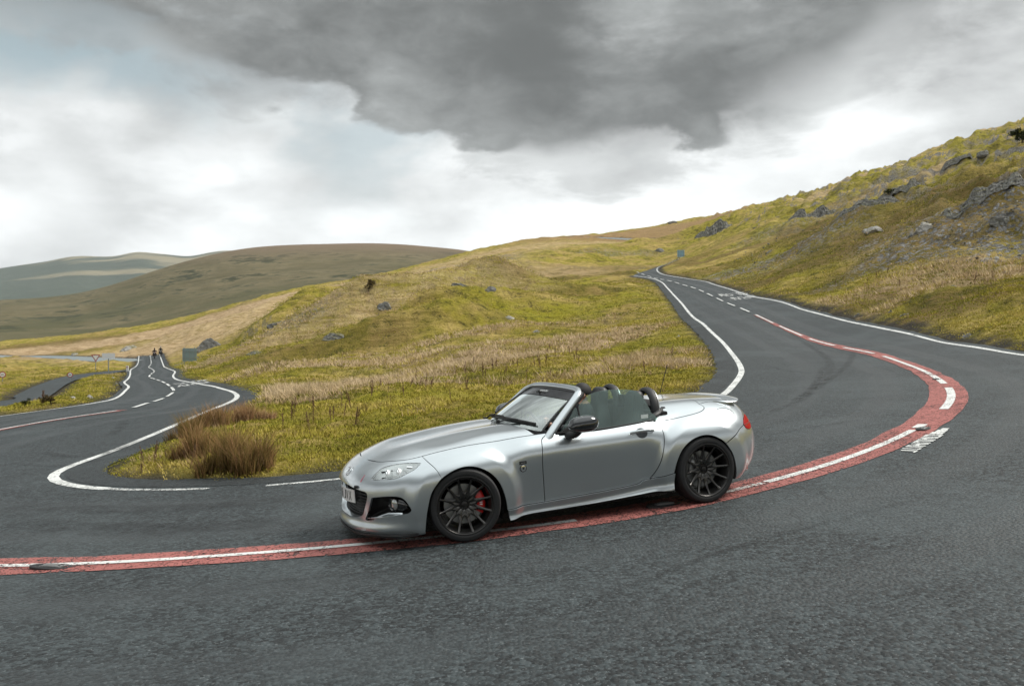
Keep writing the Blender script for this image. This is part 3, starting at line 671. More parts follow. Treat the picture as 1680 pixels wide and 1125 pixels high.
# red anti-skid band with the white crown line inside it
c_a, c_b = near(CROWN, at(1239, 50)), near(CROWN, at(208, 25.2))
band = CROWN[c_a:c_b+1]; sb = arc(band)
apx = np.exp(-((sb-sb[near(band, (7.25, 15.06))])/3.2)**2)
hw = 0.12+0.135*sstep(0, 22, sb)+0.04*apx-0.09*sstep(sb[-1]-14, sb[-1]-3, sb)
hwn = hw+0.03*pnoise(sb*1.3, sb*0+2, 91)+0.028*pnoise(sb*4, sb*0+2, 92)
ctr = band+(grow(band, 1.0)-band)*(0.03*pnoise(sb*0.5, sb*0, 93)+0.04*apx)[:, None]
ribbon('red_band', ctr, 0, 0.005, M_RED, parent=road, wl=hwn)
s_car = sb[near(band, (0.61, 7.98))]; s_r = sb[near(band, (2.4, 9.0))]; s_ap = sb[near(band, (7.25, 15.06))]
def mark(s0, s1, w, line=band, worn=False, nm='centre_line'): return ribbon(nm, cut(line, s0, s1), w, 0.009, M_WHITE_W if worn else M_WHITE, parent=road)
s = 0.0
for k in range(4): mark(s, s+4.6, 0.11); s += 6.0
mark(s, s_ap-4.6, 0.11); mark(s_ap-4.4, s_ap-2.3, 0.12)
mark(s_ap-1.5, s_ap+1.7, 0.13)
mark(s_ap+3.35, s_ap+3.7, 0.13)
mark(s_ap+3.9, s_r-0.3, 0.10); mark(s_r-0.25, s_r+0.35, 0.09, worn=True)
mark(s_car-0.02, sb[near(band, (-4.9, 7.85))], 0.085)
q0 = sb[near(band, (-7, 8.6))]; q1 = sb[-1]
for k in range(3): mark(q0+k*6, q0+k*6+4.6, 0.11)
t0 = q1-14.5
for k in range(4): mark(t0+k*3.7, t0+k*3.7+3.1, 0.12)
# dashed crown line up the right-hand hill and down the left-hand one
up = CROWN[:c_a+1][::-1]; su = arc(up); s = 2.0
while s < su[-1]-3: mark(s, s+3.6, 0.12, up); s += 6.0
dn = CROWN[c_b:]; sd = arc(dn); s = 1.0
while s < sd[-1]-4: mark(s, s+4.0, 0.13, dn); s += 6.0
# faded older lines outside the red band
_off = grow(band, 0.42); so = arc(_off)
ribbon('worn_line', cut(_off, so[near(_off, (2.5, 8.6))]-0.15, so[near(_off, (1.5, 8.1))]), 0.07, 0.009, M_WHITE_W, parent=road)
ribbon('worn_line', cut(grow(OUTER, -0.0), sO[near(OUTER, (-15, 9))], sO[near(OUTER, (-16, 12))]), 0.1, 0.004, M_WHITE_W, parent=road)
for a_, b_ in (((-1.5, 8.0), (2.2, 5.5)),): pass
# side-road give-way line and white line where it leaves the main road
sp = (SPUR_A[:len(SPUR_B)]+SPUR_B)/2 if len(SPUR_A) >= len(SPUR_B) else (SPUR_A+SPUR_B[:len(SPUR_A)])/2
ribbon('side_road_line', resample([at(136,76),at(155,82),at(180,87)], 0.5), 0.5, 0.006, M_WHITE_W, parent=bpy.data.objects['side_road'])
# tyre marks
def skid(pts, w): ribbon('tyre_mark', resample(pts, 0.3), w, 0.0065, M_SKID, parent=road, kind='stuff', edge=True)
def P(u, v):
    d = np.array([(u-840)/F0, 1, -(v-545)/F0]); t = -CAMZ/(d[2]-SX*d[0]-SY); return (d[0]*t, d[1]*t)
skid([P(1290,552),P(1330,566),P(1356,585),P(1362,603),P(1350,622),P(1325,645),P(1290,672)], 0.28)
skid([P(1400,572),P(1395,590),P(1378,608),P(1350,630),P(1310,660)], 0.24)
skid([P(1240,690),P(1330,640),P(1350,600)], 0.2)
skid([P(1250,600),P(1330,612),P(1420,606)], 0.10)
skid([P(60,742),P(150,748),P(250,715)], 0.25); skid([P(180,716),P(200,700),P(205,690)], 0.3); skid([P(20,760),P(120,764),P(200,735)], 0.22)
skid([P(1255,716),P(1310,705),P(1400,690)], 0.16); skid([P(300,990),P(420,958),P(600,940),P(760,925)], 0.07); skid([P(940,1000),P(1200,900),P(1500,820)], 0.10)
skid([P(1000,720),P(1100,705),P(1260,712)], 0.5); skid([P(0,830),P(250,835),P(520,815)], 0.5); skid([P(0,860),P(250,868),P(540,850)], 0.6)
# SLOW / ARAF painted on both approaches
GL = {'A': [[(0,0),(.5,2),(1,0)],[(.2,.8),(.8,.8)]], 'R': [[(0,0),(0,2),(.7,2),(.95,1.5),(.7,1),(0,1)],[(.45,1),(1,0)]], 'F': [[(0,0),(0,2),(.95,2)],[(0,1.05),(.75,1.05)]],
      'S': [[(.95,1.7),(.6,2),(.25,1.95),(0,1.5),(.3,1.1),(.7,.9),(1,.5),(.7,0),(.3,0),(0,.35)]], 'L': [[(0,2),(0,0),(.9,0)]], 'O': [[(.5,2),(.95,1.5),(.95,.5),(.5,0),(.05,.5),(.05,1.5),(.5,2)]], 'W': [[(0,2),(.25,0),(.5,1.3),(.75,0),(1,2)]]}
def word(txt, o, ax, ay, cw, chh, sw, nm):
    """letters as strokes: o = lower left corner, ax = reading direction, ay = letter-up direction (plan vectors)"""
    bmv, bmf = [], []
    o = np.array(o); ax = np.array(ax)/np.linalg.norm(ax); ay = np.array(ay)/np.linalg.norm(ay)
    for i, ch_ in enumerate(txt):
        for st in GL[ch_]:
            q = np.array([o+ax*(i*cw*1.35+p[0]*cw)+ay*(p[1]*chh/2) for p in st])
            for a, b in zip(q[:-1], q[1:]):
                t = (b-a)/np.linalg.norm(b-a); n = np.array([t[1], -t[0]])*sw/2; a = a-t*sw*0.4; b = b+t*sw*0.4
                k = len(bmv); bmv += [a-n, a+n, b+n, b-n]; bmf.append([k, k+1, k+2, k+3])
    V = drape(np.array(bmv), 0.006); V[:, 2] += np.repeat(np.arange(len(bmf)), 4)*0.0004
    me = mesh_np(nm, V, np.array(bmf), False); me.materials.append(M_WHITE_W)
    o_ = link(nm, me, parent=road)
    for p in me.polygons:
        if p.normal.z < 0: p.flip()
    return o_
def lane_word(txt, idx, side, off, nm):
    p = CROWN[idx]; t = CROWN[idx+6]-CROWN[idx-6]; t /= np.linalg.norm(t); n = np.array([t[1], -t[0]])
    return p, t, n
# right approach: traffic coming down towards the bend keeps to the left of the crown, its words read uphill-side down
for txt, (u, d) in (('SLOW', (1166, 71.5)), ('ARAF', (1166, 67.0))):
    i = near(CROWN, at(u, d)); t = CROWN[i+8]-CROWN[i-8]; t /= np.linalg.norm(t); n = np.array([-t[1], t[0]])
    c = CROWN[i]; 
    word(txt, c+n*0.45+n*2.05, -n, -t if False else t*1.0, 0.38, 2.8, 0.13, 'lettering')
for txt, (u, d) in (('SLOW', (280, 50.5)), ('ARAF', (283, 47.0))):
    i = near(CROWN, at(u, d)); t = CROWN[i+8]-CROWN[i-8]; t /= np.linalg.norm(t); n = np.array([t[1], -t[0]])
    word(txt, CROWN[i]+n*0.35, n, t, 0.36, 2.4, 0.13, 'lettering')

# ------------------------------------------------------------------ the car: body surface (x forward from front axle, y left, z up)
_W = cspline([.9, .2, 0, -.35, -.75, -1.2, -1.6, -1.95, -2.33, -2.6, -3.2], [.838, .838, .838, .822, .806, .803, .808, .824, .840, .840, .836])
_SM = cspline([.02, .12, .20, .30, .42, .54, .62, .69, .75, .80, .86, .95], [-.085, -.052, -.044, -.036, -.022, -.006, 0, -.007, -.030, -.062, -.11, -.20])
_SE = cspline([.02, .15, .30, .45, .56, .64, .71, .78, .86, .95], [-.05, -.02, -.006, 0, -.003, -.018, -.050, -.100, -.18, -.29])
_AF = cspline([.02, .10, .135, .165, .20, .30, .42, .50, .589, .645, .695, .74, .80, .95], [.80, .835, .865, .868, .853, .857, .862, .846, .795, .737, .655, .56, .42, .1])
_AR = cspline([.02, .10, .15, .22, .33, .47, .56, .66, .75, .85, .95], [.45, .52, .60, .72, .82, .85, .840, .80, .775, .745, .66])
_ZC = cspline([1.0, .65, .41, .07, -.25, -.55, -.8, -1.4, -1.9, -2.1, -2.4, -2.7, -2.95, -3.2], [.67, .724, .760, .808, .840, .855, .862, .882, .905, .911, .914, .908, .892, .868])
_ZA = cspline([1.0, .4, 0, -.6, -1.3, -2.0, -2.4, -2.8, -3.2], [.05, .05, .05, .04, .04, .05, .06, .06, .06])
_ZSK = cspline([-.2, -.38, -.73, -1.32, -1.69, -1.98, -2.2], [.214, .216, .219, .239, .277, .322, .37])
def fbody(x, y, z):
    y = np.abs(y)
    mid = sstep(-.30, -.62, x)*sstep(-2.0, -1.72, x)
    S = _W(x)+_SM(z)*mid+_SE(z)*(1-mid)
    rf = np.hypot(x, z-.30); rr = np.hypot(x+2.325, z-.30)
    S = S+.030*(1-sstep(.42, .535, rf))+.028*(1-sstep(.425, .55, rr))
    n = 2.6; A1 = np.maximum(_AF(z), .05)
    n2 = 2.8; A2 = np.maximum(_AR(z), .05)
    qx = np.where(x > 0, (np.maximum(x, 0)/A1)**n, (np.maximum(-2.33-x, 0)/A2)**n2); nn = np.where(x > 0, n, n2)
    side = ((qx+(y/S)**nn)**(1/nn)-1)*.84
    ZT = _ZC(x)-_ZA(x)*(y/.8)**2.6
    # bonnet: soft raised centre between two gentle valleys; deck: two faint humps behind the seats
    ZT = ZT+.012*np.exp(-((y-.30)/.16)**2)*sstep(.75, .2, x)*sstep(-.95, -.5, x)
    ZT = ZT+.014*np.exp(-((y-.40)/.17)**2)*sstep(-1.8, -2.0, x)*sstep(-2.9, -2.3, x)
    top = z-ZT
    k = .20
    h = np.maximum(k-np.abs(side-top), 0)/k
    return np.maximum(side, top)+h*h*k*.25
def fgrad(P):
    e = 2e-3; g = np.empty_like(P)
    for k in range(3):
        d = np.zeros(3); d[k] = e
        g[:, k] = fbody(*(P+d).T)-fbody(*(P-d).T)
    return g/(np.linalg.norm(g, axis=1)[:, None]+1e-12)
def raycast(O, D, t0=1.4, t1=0.02, inward=True, steps=90):
    """first crossing going from t0 towards t1 along O+tD"""
    n = len(O); ts = np.linspace(t0, t1, steps); lo = np.full(n, np.nan); hi = np.full(n, np.nan); done = np.zeros(n, bool)
    prev = fbody(*(O+D*ts[0]).T)
    for a, b in zip(ts[:-1], ts[1:]):
        cur = fbody(*(O+D*b).T); c = (~done) & (prev > 0) & (cur <= 0)
        lo[c] = a; hi[c] = b; done |= c; prev = cur
        if done.all(): break
    lo[~done] = t1; hi[~done] = t1
    for _ in range(26):
        m = (lo+hi)/2; f = fbody(*(O+D*m[:, None]).T); g = f > 0
        lo = np.where(g, m, lo); hi = np.where(g, hi, m)
    return O+D*((lo+hi)/2)[:, None], done
ZO = .40
CH = {'A': None, 'F': np.array([.05, 0, .32]), 'R': np.array([-2.42, 0, .45])}
def to_chart(ch, P):
    P = np.atleast_2d(P)
    if ch == 'A': return np.c_[P[:, 0], np.arctan2(P[:, 2]-ZO, P[:, 1])*.75]
    d = P-CH[ch]; sx = 1 if ch == 'F' else -1
    return np.c_[np.arctan2(d[:, 1], sx*d[:, 0]), np.arctan2(d[:, 2], np.hypot(d[:, 0], d[:, 1]))]*.75
def from_chart(ch, Q):
    if ch == 'A':
        th = Q[:, 1]/.75; O = np.c_[Q[:, 0], np.zeros(len(Q)), np.full(len(Q), ZO)]; D = np.c_[np.zeros(len(Q)), np.cos(th), np.sin(th)]
    else:
        a = Q[:, 0]/.75; e = Q[:, 1]/.75; sx = 1 if ch == 'F' else -1
        O = np.tile(CH[ch], (len(Q), 1)); D = np.c_[sx*np.cos(e)*np.cos(a), np.cos(e)*np.sin(a), np.sin(e)]
    return raycast(O, D)[0]

def T3(pts, step=.02): return resample(pts, step)
HALF = math.pi/2*.75
# seams (traced on the body surface)
BON = T3([(.655,0,.69),(.652,.08,.69),(.642,.165,.676),(.606,.344,.679),(.547,.451,.688),(.40,.600,.705),(.17,.664,.744),(-.127,.676,.773),(-.411,.682,.784),(-.70,.695,.797)])
BREAR = T3([(-.70,.695,.797),(-.665,.55,.83),(-.63,.3,.845),(-.615,0,.85)])
SEAM_F = T3([(.30,.632,.722),(.275,.72,.675),(.235,.80,.62),(.205,.85,.555)])
ARCH_F = T3([(.205,.85,.555),(.10,.86,.606),(-.005,.86,.626),(-.11,.86,.606),(-.215,.86,.545),(-.29,.86,.455),(-.335,.85,.33),(-.352,.845,.216)])
ARCH_F0 = T3([(.36,.81,.118),(.350,.815,.2),(.335,.83,.30),(.293,.845,.445),(.205,.85,.555)])
DFRONT = T3([(-.838,.689,.798),(-.775,.73,.775),(-.738,.755,.742),(-.716,.80,.62),(-.714,.802,.534),(-.722,.78,.38),(-.728,.784,.217)])
SK_F = T3([(-.352,.845,.216),(-.54,.80,.216),(-.728,.784,.217)])
DBOT = T3([(-.728,.784,.217),(-1.242,.782,.231),(-1.52,.789,.243),(-1.66,.793,.257),(-1.745,.79,.282),(-1.805,.80,.34),(-1.86,.823,.44),(-1.904,.827,.587),(-1.921,.801,.668),(-1.917,.757,.736),(-1.893,.72,.779)])
BELT = T3([(-1.893,.72,.779),(-1.849,.715,.790),(-1.566,.730,.782),(-1.309,.734,.772),(-.95,.725,.774),(-.838,.689,.798)])
SK_M = T3([(-1.66,.793,.2785),(-1.80,.80,.291),(-1.975,.83,.321)])
DECK = T3([(-1.893,.72,.779),(-2.051,.705,.786),(-2.244,.700,.803),(-2.373,.681,.816),(-2.455,.648,.833),(-2.486,.605,.853),(-2.467,.555,.875)])
COCK = T3([(-1.893,.72,.779),(-1.925,.68,.825),(-1.985,.60,.862),(-2.045,.45,.895),(-2.075,.25,.905),(-2.08,0,.905)])
BFRONT = T3([(-2.467,.555,.875),(-2.475,.40,.89),(-2.48,.2,.90),(-2.48,0,.90)])
BSIDE = T3([(-2.467,.555,.875),(-2.60,.525,.885),(-2.746,.53,.861),(-2.857,.537,.826),(-2.955,.526,.775)])
BBACK = T3([(-2.955,.526,.775),(-3.01,.40,.785),(-3.05,.2,.79),(-3.06,0,.79)])
ARCH_R = T3([(-1.975,.83,.321),(-2.005,.845,.41),(-2.07,.86,.52),(-2.17,.86,.594),(-2.29,.86,.626),(-2.40,.86,.612),(-2.50,.86,.557),(-2.535,.855,.525)])
ARCH_R1 = T3([(-2.535,.855,.525),(-2.61,.85,.41),(-2.648,.84,.27),(-2.655,.82,.17)])
SEAM_R = T3([(-2.535,.855,.525),(-2.66,.83,.585),(-2.77,.77,.635),(-2.838,.727,.66),(-2.88,.67,.71),(-2.925,.59,.75),(-2.955,.526,.775)])
HEAD = T3([(.71,.505,.567),(.656,.503,.617),(.597,.509,.651),(.51,.567,.673),(.427,.632,.682),(.345,.700,.681),(.335,.712,.672),(.391,.733,.638),(.456,.722,.608),(.519,.704,.582),(.577,.669,.569),(.642,.604,.565),(.688,.553,.559),(.71,.505,.567)], .012)[:-1]
FOG = T3([(.729,.561,.423),(.68,.62,.432),(.62,.675,.437),(.551,.724,.433),(.505,.754,.409),(.474,.776,.359),(.459,.784,.318),(.49,.76,.291),(.55,.717,.287),(.636,.656,.288),(.686,.599,.262),(.732,.531,.232),(.768,.458,.232),(.752,.513,.308),(.729,.561,.423)], .012)[:-1]
GRIL = T3([(.84,0,.49),(.825,.20,.488),(.795,.423,.474),(.763,.492,.465),(.752,.515,.445),(.759,.516,.403),(.777,.475,.317),(.787,.43,.266),(.814,.345,.238),(.831,.265,.228),(.847,.15,.222),(.86,0,.22)], .012)
TAIL = T3([(-2.95,.585,.738),(-2.865,.688,.697),(-2.838,.727,.655),(-2.872,.722,.612),(-2.95,.655,.60),(-3.01,.56,.635),(-3.02,.52,.70),(-2.95,.585,.738)], .012)[:-1]
LIP = T3([(.36,.81,.118),(.618,.668,.118),(.778,.479,.118),(.85,.2,.118),(.862,0,.118)])
RBOT = T3([(-2.655,.82,.17),(-2.80,.66,.175),(-2.90,.4,.18),(-2.95,0,.18)])
SKB = T3([(-.365,.86,.117),(-1.0,.85,.114),(-1.5,.85,.130),(-1.955,.85,.166)])

# ---------- materials
def m_silver(N):
    oc = N.n('ShaderNodeTexCoord').outputs['Object']
    dirt = N.noise(oc, 2.2, 3, 0.5); z = N.sep(oc)[2]
    low = N.math('MULTIPLY', N.ss(z, 0.40, 0.10), N.ss(dirt, 0.3, 0.7))
    c = N.mix(N.math('MULTIPLY', low, 0.30), (0.51, 0.550, 0.572), (0.20, 0.19, 0.175))
    b = N.n('ShaderNodeBsdfPrincipled'); N.put(b.inputs['Base Color'], c)
    b.inputs['Metallic'].default_value = 0.84; b.inputs['Roughness'].default_value = 0.275
    b.inputs['Coat Weight'].default_value = 1.0; b.inputs['Coat Roughness'].default_value = 0.06
    return b.outputs[0]
M_SILVER = mat('silver_paint', m_silver)
M_BLACK = simple('black_plastic', (0.012, 0.012, 0.013), 0.55)
M_GAP = simple('shadow_gap', (0.004, 0.004, 0.004), 0.9)
M_GLOSS = simple('gloss_black', (0.008, 0.009, 0.011), 0.12, Coat_Weight=1.0, Coat_Roughness=0.03)
M_RUB = simple('tyre_rubber', (0.013, 0.013, 0.014), 0.72, var=0.35, scale=30)
M_RIM = simple('gunmetal', (0.040, 0.038, 0.037), 0.32, 0.75)
M_RIMF = simple('gunmetal_face', (0.075, 0.072, 0.069), 0.25, 0.85)
M_STEEL = simple('brake_steel', (0.33, 0.33, 0.33), 0.4, 0.9, var=0.2, scale=60)
M_RED = simple('caliper_red', (0.55, 0.018, 0.016), 0.28)
M_CHROME = simple('chrome', (0.80, 0.81, 0.82), 0.08, 1.0)
M_LAMP = simple('lamp_silver', (0.95, 0.96, 0.97), 0.35, 0.0)
M_LEATH = simple('charcoal_leather', (0.030, 0.031, 0.033), 0.5, var=0.3, scale=40)
M_CARP = simple('dark_carpet', (0.010, 0.010, 0.011), 0.95)
M_CLOTH = simple('soft_top_cloth', (0.014, 0.014, 0.015), 0.85, var=0.3, scale=80)
M_PLATE = simple('plate_white', (0.72, 0.73, 0.72), 0.35)
M_INK = simple('plate_ink', (0.008, 0.008, 0.008), 0.4)
M_STK = simple('sticker', (0.70, 0.76, 0.74), 0.5)
M_PINK = simple('pink_decal', (0.50, 0.10, 0.16), 0.4)
def m_glass(N, tint, refl):
    tr = N.n('ShaderNodeBsdfTransparent'); tr.inputs[0].default_value = (*tint, 1)
    gl = N.n('ShaderNodeBsdfGlossy'); gl.inputs['Roughness'].default_value = 0.02; gl.inputs['Color'].default_value = (0.95, 1.0, 0.99, 1)
    lw = N.n('ShaderNodeFresnel'); lw.inputs[0].default_value = 1.5
    mx = N.n('ShaderNodeMixShader'); N.put(mx.inputs[0], N.math('MINIMUM', N.math('MULTIPLY', lw.outputs[0], refl), 1.0))
    N.l.new(tr.outputs[0], mx.inputs[1]); N.l.new(gl.outputs[0], mx.inputs[2]); return mx.outputs[0]
M_WIND = mat('windscreen_glass', lambda N: m_glass(N, (0.74, 0.84, 0.82), 5.0))
def m_sideglass(N):
    g_ = m_glass(N, (0.72, 0.86, 0.82), 3.6); d_ = N.n('ShaderNodeBsdfDiffuse'); d_.inputs[0].default_value = (.42, .52, .50, 1)  # milky teal share puts the bright sky reflection into the glass colour
    mx = N.n('ShaderNodeMixShader'); mx.inputs[0].default_value = 0.09; N.l.new(g_, mx.inputs[1]); N.l.new(d_.outputs[0], mx.inputs[2]); return mx.outputs[0]
M_SIDEG = mat('side_glass', m_sideglass)
M_LENS = mat('clear_lens', lambda N: m_glass(N, (0.96, 0.97, 0.97), 6.0))
M_TAILL = simple('tail_lens', (0.34, 0.002, 0.006), 0.3, spec=0.2)
M_TAILI = simple('tail_red', (0.55, 0.012, 0.014), 0.25)
def m_strip(N):
    tr = N.n('ShaderNodeBsdfTransparent'); tr.inputs[0].default_value = (0.10, 0.10, 0.11, 1)
    b = pbsdf(N, (0.02, 0.02, 0.023), 0.15); mx = N.n('ShaderNodeMixShader'); mx.inputs[0].default_value = 0.75
    N.l.new(tr.outputs[0], mx.inputs[1]); N.l.new(b, mx.inputs[2]); return mx.outputs[0]
M_STRIP = mat('sun_strip', m_strip)

CAR = empty('car', (-.656, 8.319, .096), label='silver open-top two-seat sports car with dark wheels on the red centre line', cat='car')
CAR.rotation_euler = (math.radians(.55), math.radians(4.04), math.radians(201.56))
def part(name, me, m=None, parent=None, label=None):
    if m is not None and not me.materials: me.materials.append(m)
    return link(name, me, parent=parent or CAR, label=label)

def finish(name, V, F_, nrm=None, smooth=True):
    me = mesh_np(name, V, F_, smooth)
    if nrm is not None: me.normals_split_custom_set_from_vertices([tuple(n) for n in nrm])
    return me
def join2d(*ls):
    out = []
    for L in ls:
        for p in L:
            if not out or np.linalg.norm(np.array(out[-1])-p) > 1e-4: out.append(np.array(p))
    if np.linalg.norm(out[0]-out[-1]) < 1e-4: out.pop()
    return np.array(out)
def inset(Q, g, lock=None):
    a = np.roll(Q, 1, 0); b = np.roll(Q, -1, 0); area = (Q[:, 0]*b[:, 1]-b[:, 0]*Q[:, 1]).sum()
    e1 = Q-a; e2 = b-Q; n1 = np.c_[-e1[:, 1], e1[:, 0]]; n2 = np.c_[-e2[:, 1], e2[:, 0]]
    n1 /= np.linalg.norm(n1, axis=1)[:, None]+1e-9; n2 /= np.linalg.norm(n2, axis=1)[:, None]+1e-9
    n = n1+n2; n /= np.maximum(np.linalg.norm(n, axis=1), .5)[:, None]
    R_ = Q+n*g*(1 if area > 0 else -1)
    if lock is not None: k, val, msk = lock; R_[msk, k] = val
    return R_
def patch(ch, poly3, holes=(), step=.013, gap=.0034, rim=.014, off=0.0, warp=None):
    """body-surface patch inside a traced outline -> verts, faces, normals"""
    Q = to_chart(ch, poly3); k, val = (1, HALF) if ch == 'A' else (0, 0.0)
    onc = np.abs(poly3[:, 1]) < 1e-6; Q[onc, k] = val
    if gap:
        tight = np.min(np.linalg.norm(poly3[:, None]-SEAM_F[None, 1:], axis=-1), axis=1) < .012
        Q = inset(Q, np.where(tight, .0006, gap)[:, None], (k, val, onc))
    H = [to_chart(ch, h) for h in holes]
    for h, h3 in zip(H, holes): h[np.abs(h3[:, 1]) < 1e-6, k] = val-(0 if ch == 'A' else .02)
    lo, hi = Q.min(0), Q.max(0)
    gx_, gy_ = np.meshgrid(np.arange(lo[0], hi[0], step), np.arange(lo[1], hi[1], step*.87)); gx_ = gx_+(np.arange(gx_.shape[0])[:, None] % 2)*step/2
    pts = np.c_[gx_.ravel(), gy_.ravel()]; pts = pts[inpoly(pts[:, 0], pts[:, 1], Q)]
    keep = poly_dist(pts[:, 0], pts[:, 1], np.vstack([Q, Q[:1]])) > step*.45
    for h in H: keep &= poly_dist(pts[:, 0], pts[:, 1], np.vstack([h, h[:1]])) > step*.45
    V2, F_ = cdt([Q]+H, pts[keep]); ce = V2[F_].mean(1)
    ok = inpoly(ce[:, 0], ce[:, 1], Q)
    for h in H: ok &= ~inpoly(ce[:, 0], ce[:, 1], h)
    F_ = F_[ok]; used = np.unique(F_); mp = np.full(len(V2), -1); mp[used] = np.arange(len(used)); F_ = mp[F_]; V2 = V2[used]
    V = from_chart(ch, V2); c = np.abs(V2[:, k]-val) < 1e-7; V[c, 1] = 0
    n = fgrad(V); V = V+n*off
    if warp is not None: V = warp(V)
    # outward winding
    fn = np.cross(V[F_[:, 1]]-V[F_[:, 0]], V[F_[:, 2]]-V[F_[:, 0]]); flip = (fn*n[F_[:, 0]]).sum(1) < 0
    F_[flip] = F_[flip][:, ::-1]
    if rim:
        e = np.vstack([F_[:, [0, 1]], F_[:, [1, 2]], F_[:, [2, 0]]]); key = np.sort(e, 1); _, idx, cnt = np.unique(key, axis=0, return_index=True, return_counts=True)
        be = e[idx[cnt == 1]]; be = be[~((V[be[:, 0], 1] == 0) & (V[be[:, 1], 1] == 0))]
        b0 = len(V); m_ = len(be)
        top0, top1 = V[be[:, 0]]-n[be[:, 0]]*.0006, V[be[:, 1]]-n[be[:, 1]]*.0006
        in0, in1 = V[be[:, 0]]-n[be[:, 0]]*rim, V[be[:, 1]]-n[be[:, 1]]*rim
        V = np.vstack([V, top0, top1, in1, in0]); n = np.vstack([n, np.zeros((4*m_, 3))])
        i = np.arange(m_)+b0; q = np.c_[i, i+m_, i+2*m_, i+3*m_][:, ::-1]
        F_ = np.vstack([F_, q[:, [0, 1, 2]], q[:, [0, 2, 3]]])
    return V, F_, n
def mirrored(V, F_, n): return V*[1, -1, 1], F_[:, ::-1], (None if n is None else n*[1, -1, 1])
def merged(V, F_, n):
    V2, F2, n2 = mirrored(V, F_, n); b = len(V); c = np.abs(V[:, 1]) < 1e-6
    mp = np.where(c, np.arange(b), np.arange(b)+b); return np.vstack([V, V2]), np.vstack([F_, mp[F2]]), np.vstack([n, n2])
def panel(name, ch, poly3, m, both=False, one=False, parent=None, label=None, flat_n=False, **kw):
    V, F_, n = patch(ch, poly3, **kw); out = []
    if flat_n: n = n*0
    if both:
        V, F_, n = merged(V, F_, n); used = np.unique(F_); mp = np.full(len(V), -1); mp[used] = np.arange(len(used)); V, F_, n = V[used], mp[F_], n[used]
        out.append(part(name, finish(name, V, F_, n), m, parent, label))
    else:
        out.append(part(name, finish(name, V, F_, n), m, parent, label))
        if not one: out.append(part(name, finish(name, *mirrored(V, F_, n)), m, parent, label))
    return out
def cseg(a, b, n=12): return np.linspace(a, b, n)
i_bs = int(np.argmin(np.linalg.norm(BON-np.array([.30, .632, .715]), axis=1)))
SEAM_F[0] = BON[i_bs]
i_dk = int(np.argmin(np.abs(DBOT[:, 0]+1.66)+10*(DBOT[:, 2] > .3)))
SK_M[0] = DBOT[i_dk]
bonnet = panel('bonnet', 'A', join2d(BON, BREAR, cseg((-.615, 0, .85), (.655, 0, .69), 60)[1:-1]), M_SILVER, both=True)[0]
wings = panel('front_wing', 'A', join2d(BON[i_bs:], cseg(BON[-1], DFRONT[0], 8), DFRONT, SK_F[::-1], ARCH_F[::-1], SEAM_F[::-1]), M_SILVER)
doors = panel('door', 'A', join2d(DFRONT, DBOT, BELT), M_SILVER)
rwings = panel('rear_wing', 'A', join2d(DBOT[i_dk:], DECK, BSIDE, SEAM_R[::-1], ARCH_R[::-1], SK_M[::-1]), M_SILVER)
deck = panel('rear_deck', 'A', join2d(DECK, BFRONT, cseg((-2.48, 0, .9), (-2.08, 0, .905), 20)[1:-1], COCK[::-1]), M_SILVER, both=True)[0]
boot = panel('boot_lid', 'A', join2d(BSIDE, BBACK, cseg((-3.06, 0, .79), (-2.48, 0, .9), 30)[1:-1], BFRONT[::-1]), M_SILVER, both=True)[0]
_SKO = cspline([0, .2, .45, .7, .88, 1.0], [.026, .023, .020, .030, .044, .046])
def skirt_warp(V):
    zb = np.interp(-V[:, 0], [.36, 1.0, 1.5, 1.96], [.117, .114, .130, .166]); t = np.clip((_ZSK(V[:, 0])-V[:, 2])/(_ZSK(V[:, 0])-zb+1e-6), 0, 1)
    V = V.copy(); V[:, 1] += _SKO(t)*np.interp(-V[:, 0], [.35, .45, 1.85, 1.97], [.75, 1, 1, .7]); return V
skirts = panel('side_skirt', 'A', join2d(SK_F, DBOT[:i_dk+1], SK_M, cseg((-1.975, .83, .321), (-1.955, .85, .166), 12), SKB[::-1], cseg((-.365, .86, .117), (-.352, .845, .216), 8)), M_SILVER, step=.010, gap=.0015, warp=skirt_warp, flat_n=True)
cF = cseg((.655, 0, .69), (.862, 0, .118), 80)[1:-1]
bumper = panel('front_bumper', 'F', join2d(LIP[::-1], cF[::-1], BON[:i_bs+1], SEAM_F, ARCH_F0[::-1]), M_SILVER, both=True, holes=(HEAD, FOG, join2d(GRIL, cseg((.86, 0, .22), (.84, 0, .49), 16)[1:-1])), rim=.022, step=.0115)[0]
cR = cseg((-3.06, 0, .79), (-2.95, 0, .18), 60)[1:-1]
rbump = panel('rear_bumper', 'R', join2d(RBOT, cR[::-1], BBACK[::-1], SEAM_R[::-1], ARCH_R1), M_SILVER, both=True, holes=(TAIL,), rim=.02)[0]

# ---------- generic solids
def loft(rings, close=True, cap=True):
    """rings (k, n, 3) -> verts, quads/tris list"""
    R_ = np.asarray(rings); k, n, _ = R_.shape; V = R_.reshape(-1, 3); f = []
    for i in range(k-1):
        for j in range(n if close else n-1):
            j2 = (j+1) % n; f.append([i*n+j, i*n+j2, (i+1)*n+j2, (i+1)*n+j])
    if cap: f.append(list(range(n))[::-1]); f.append([(k-1)*n+j for j in range(n)])
    return V, f
def lathe_y(prof, seg=96, a0=0, a1=2*math.pi):
    """prof list of (y, r): revolve round the y axis"""
    full = abs(a1-a0-2*math.pi) < 1e-6; A = np.linspace(a0, a1, seg, endpoint=not full)
    p = np.array(prof); V = np.stack([p[None, :, 1]*np.cos(A)[:, None], np.repeat(p[None, :, 0], len(A), 0), p[None, :, 1]*np.sin(A)[:, None]], -1).reshape(-1, 3)
    return V, grid_wrap(len(A), len(p), full)
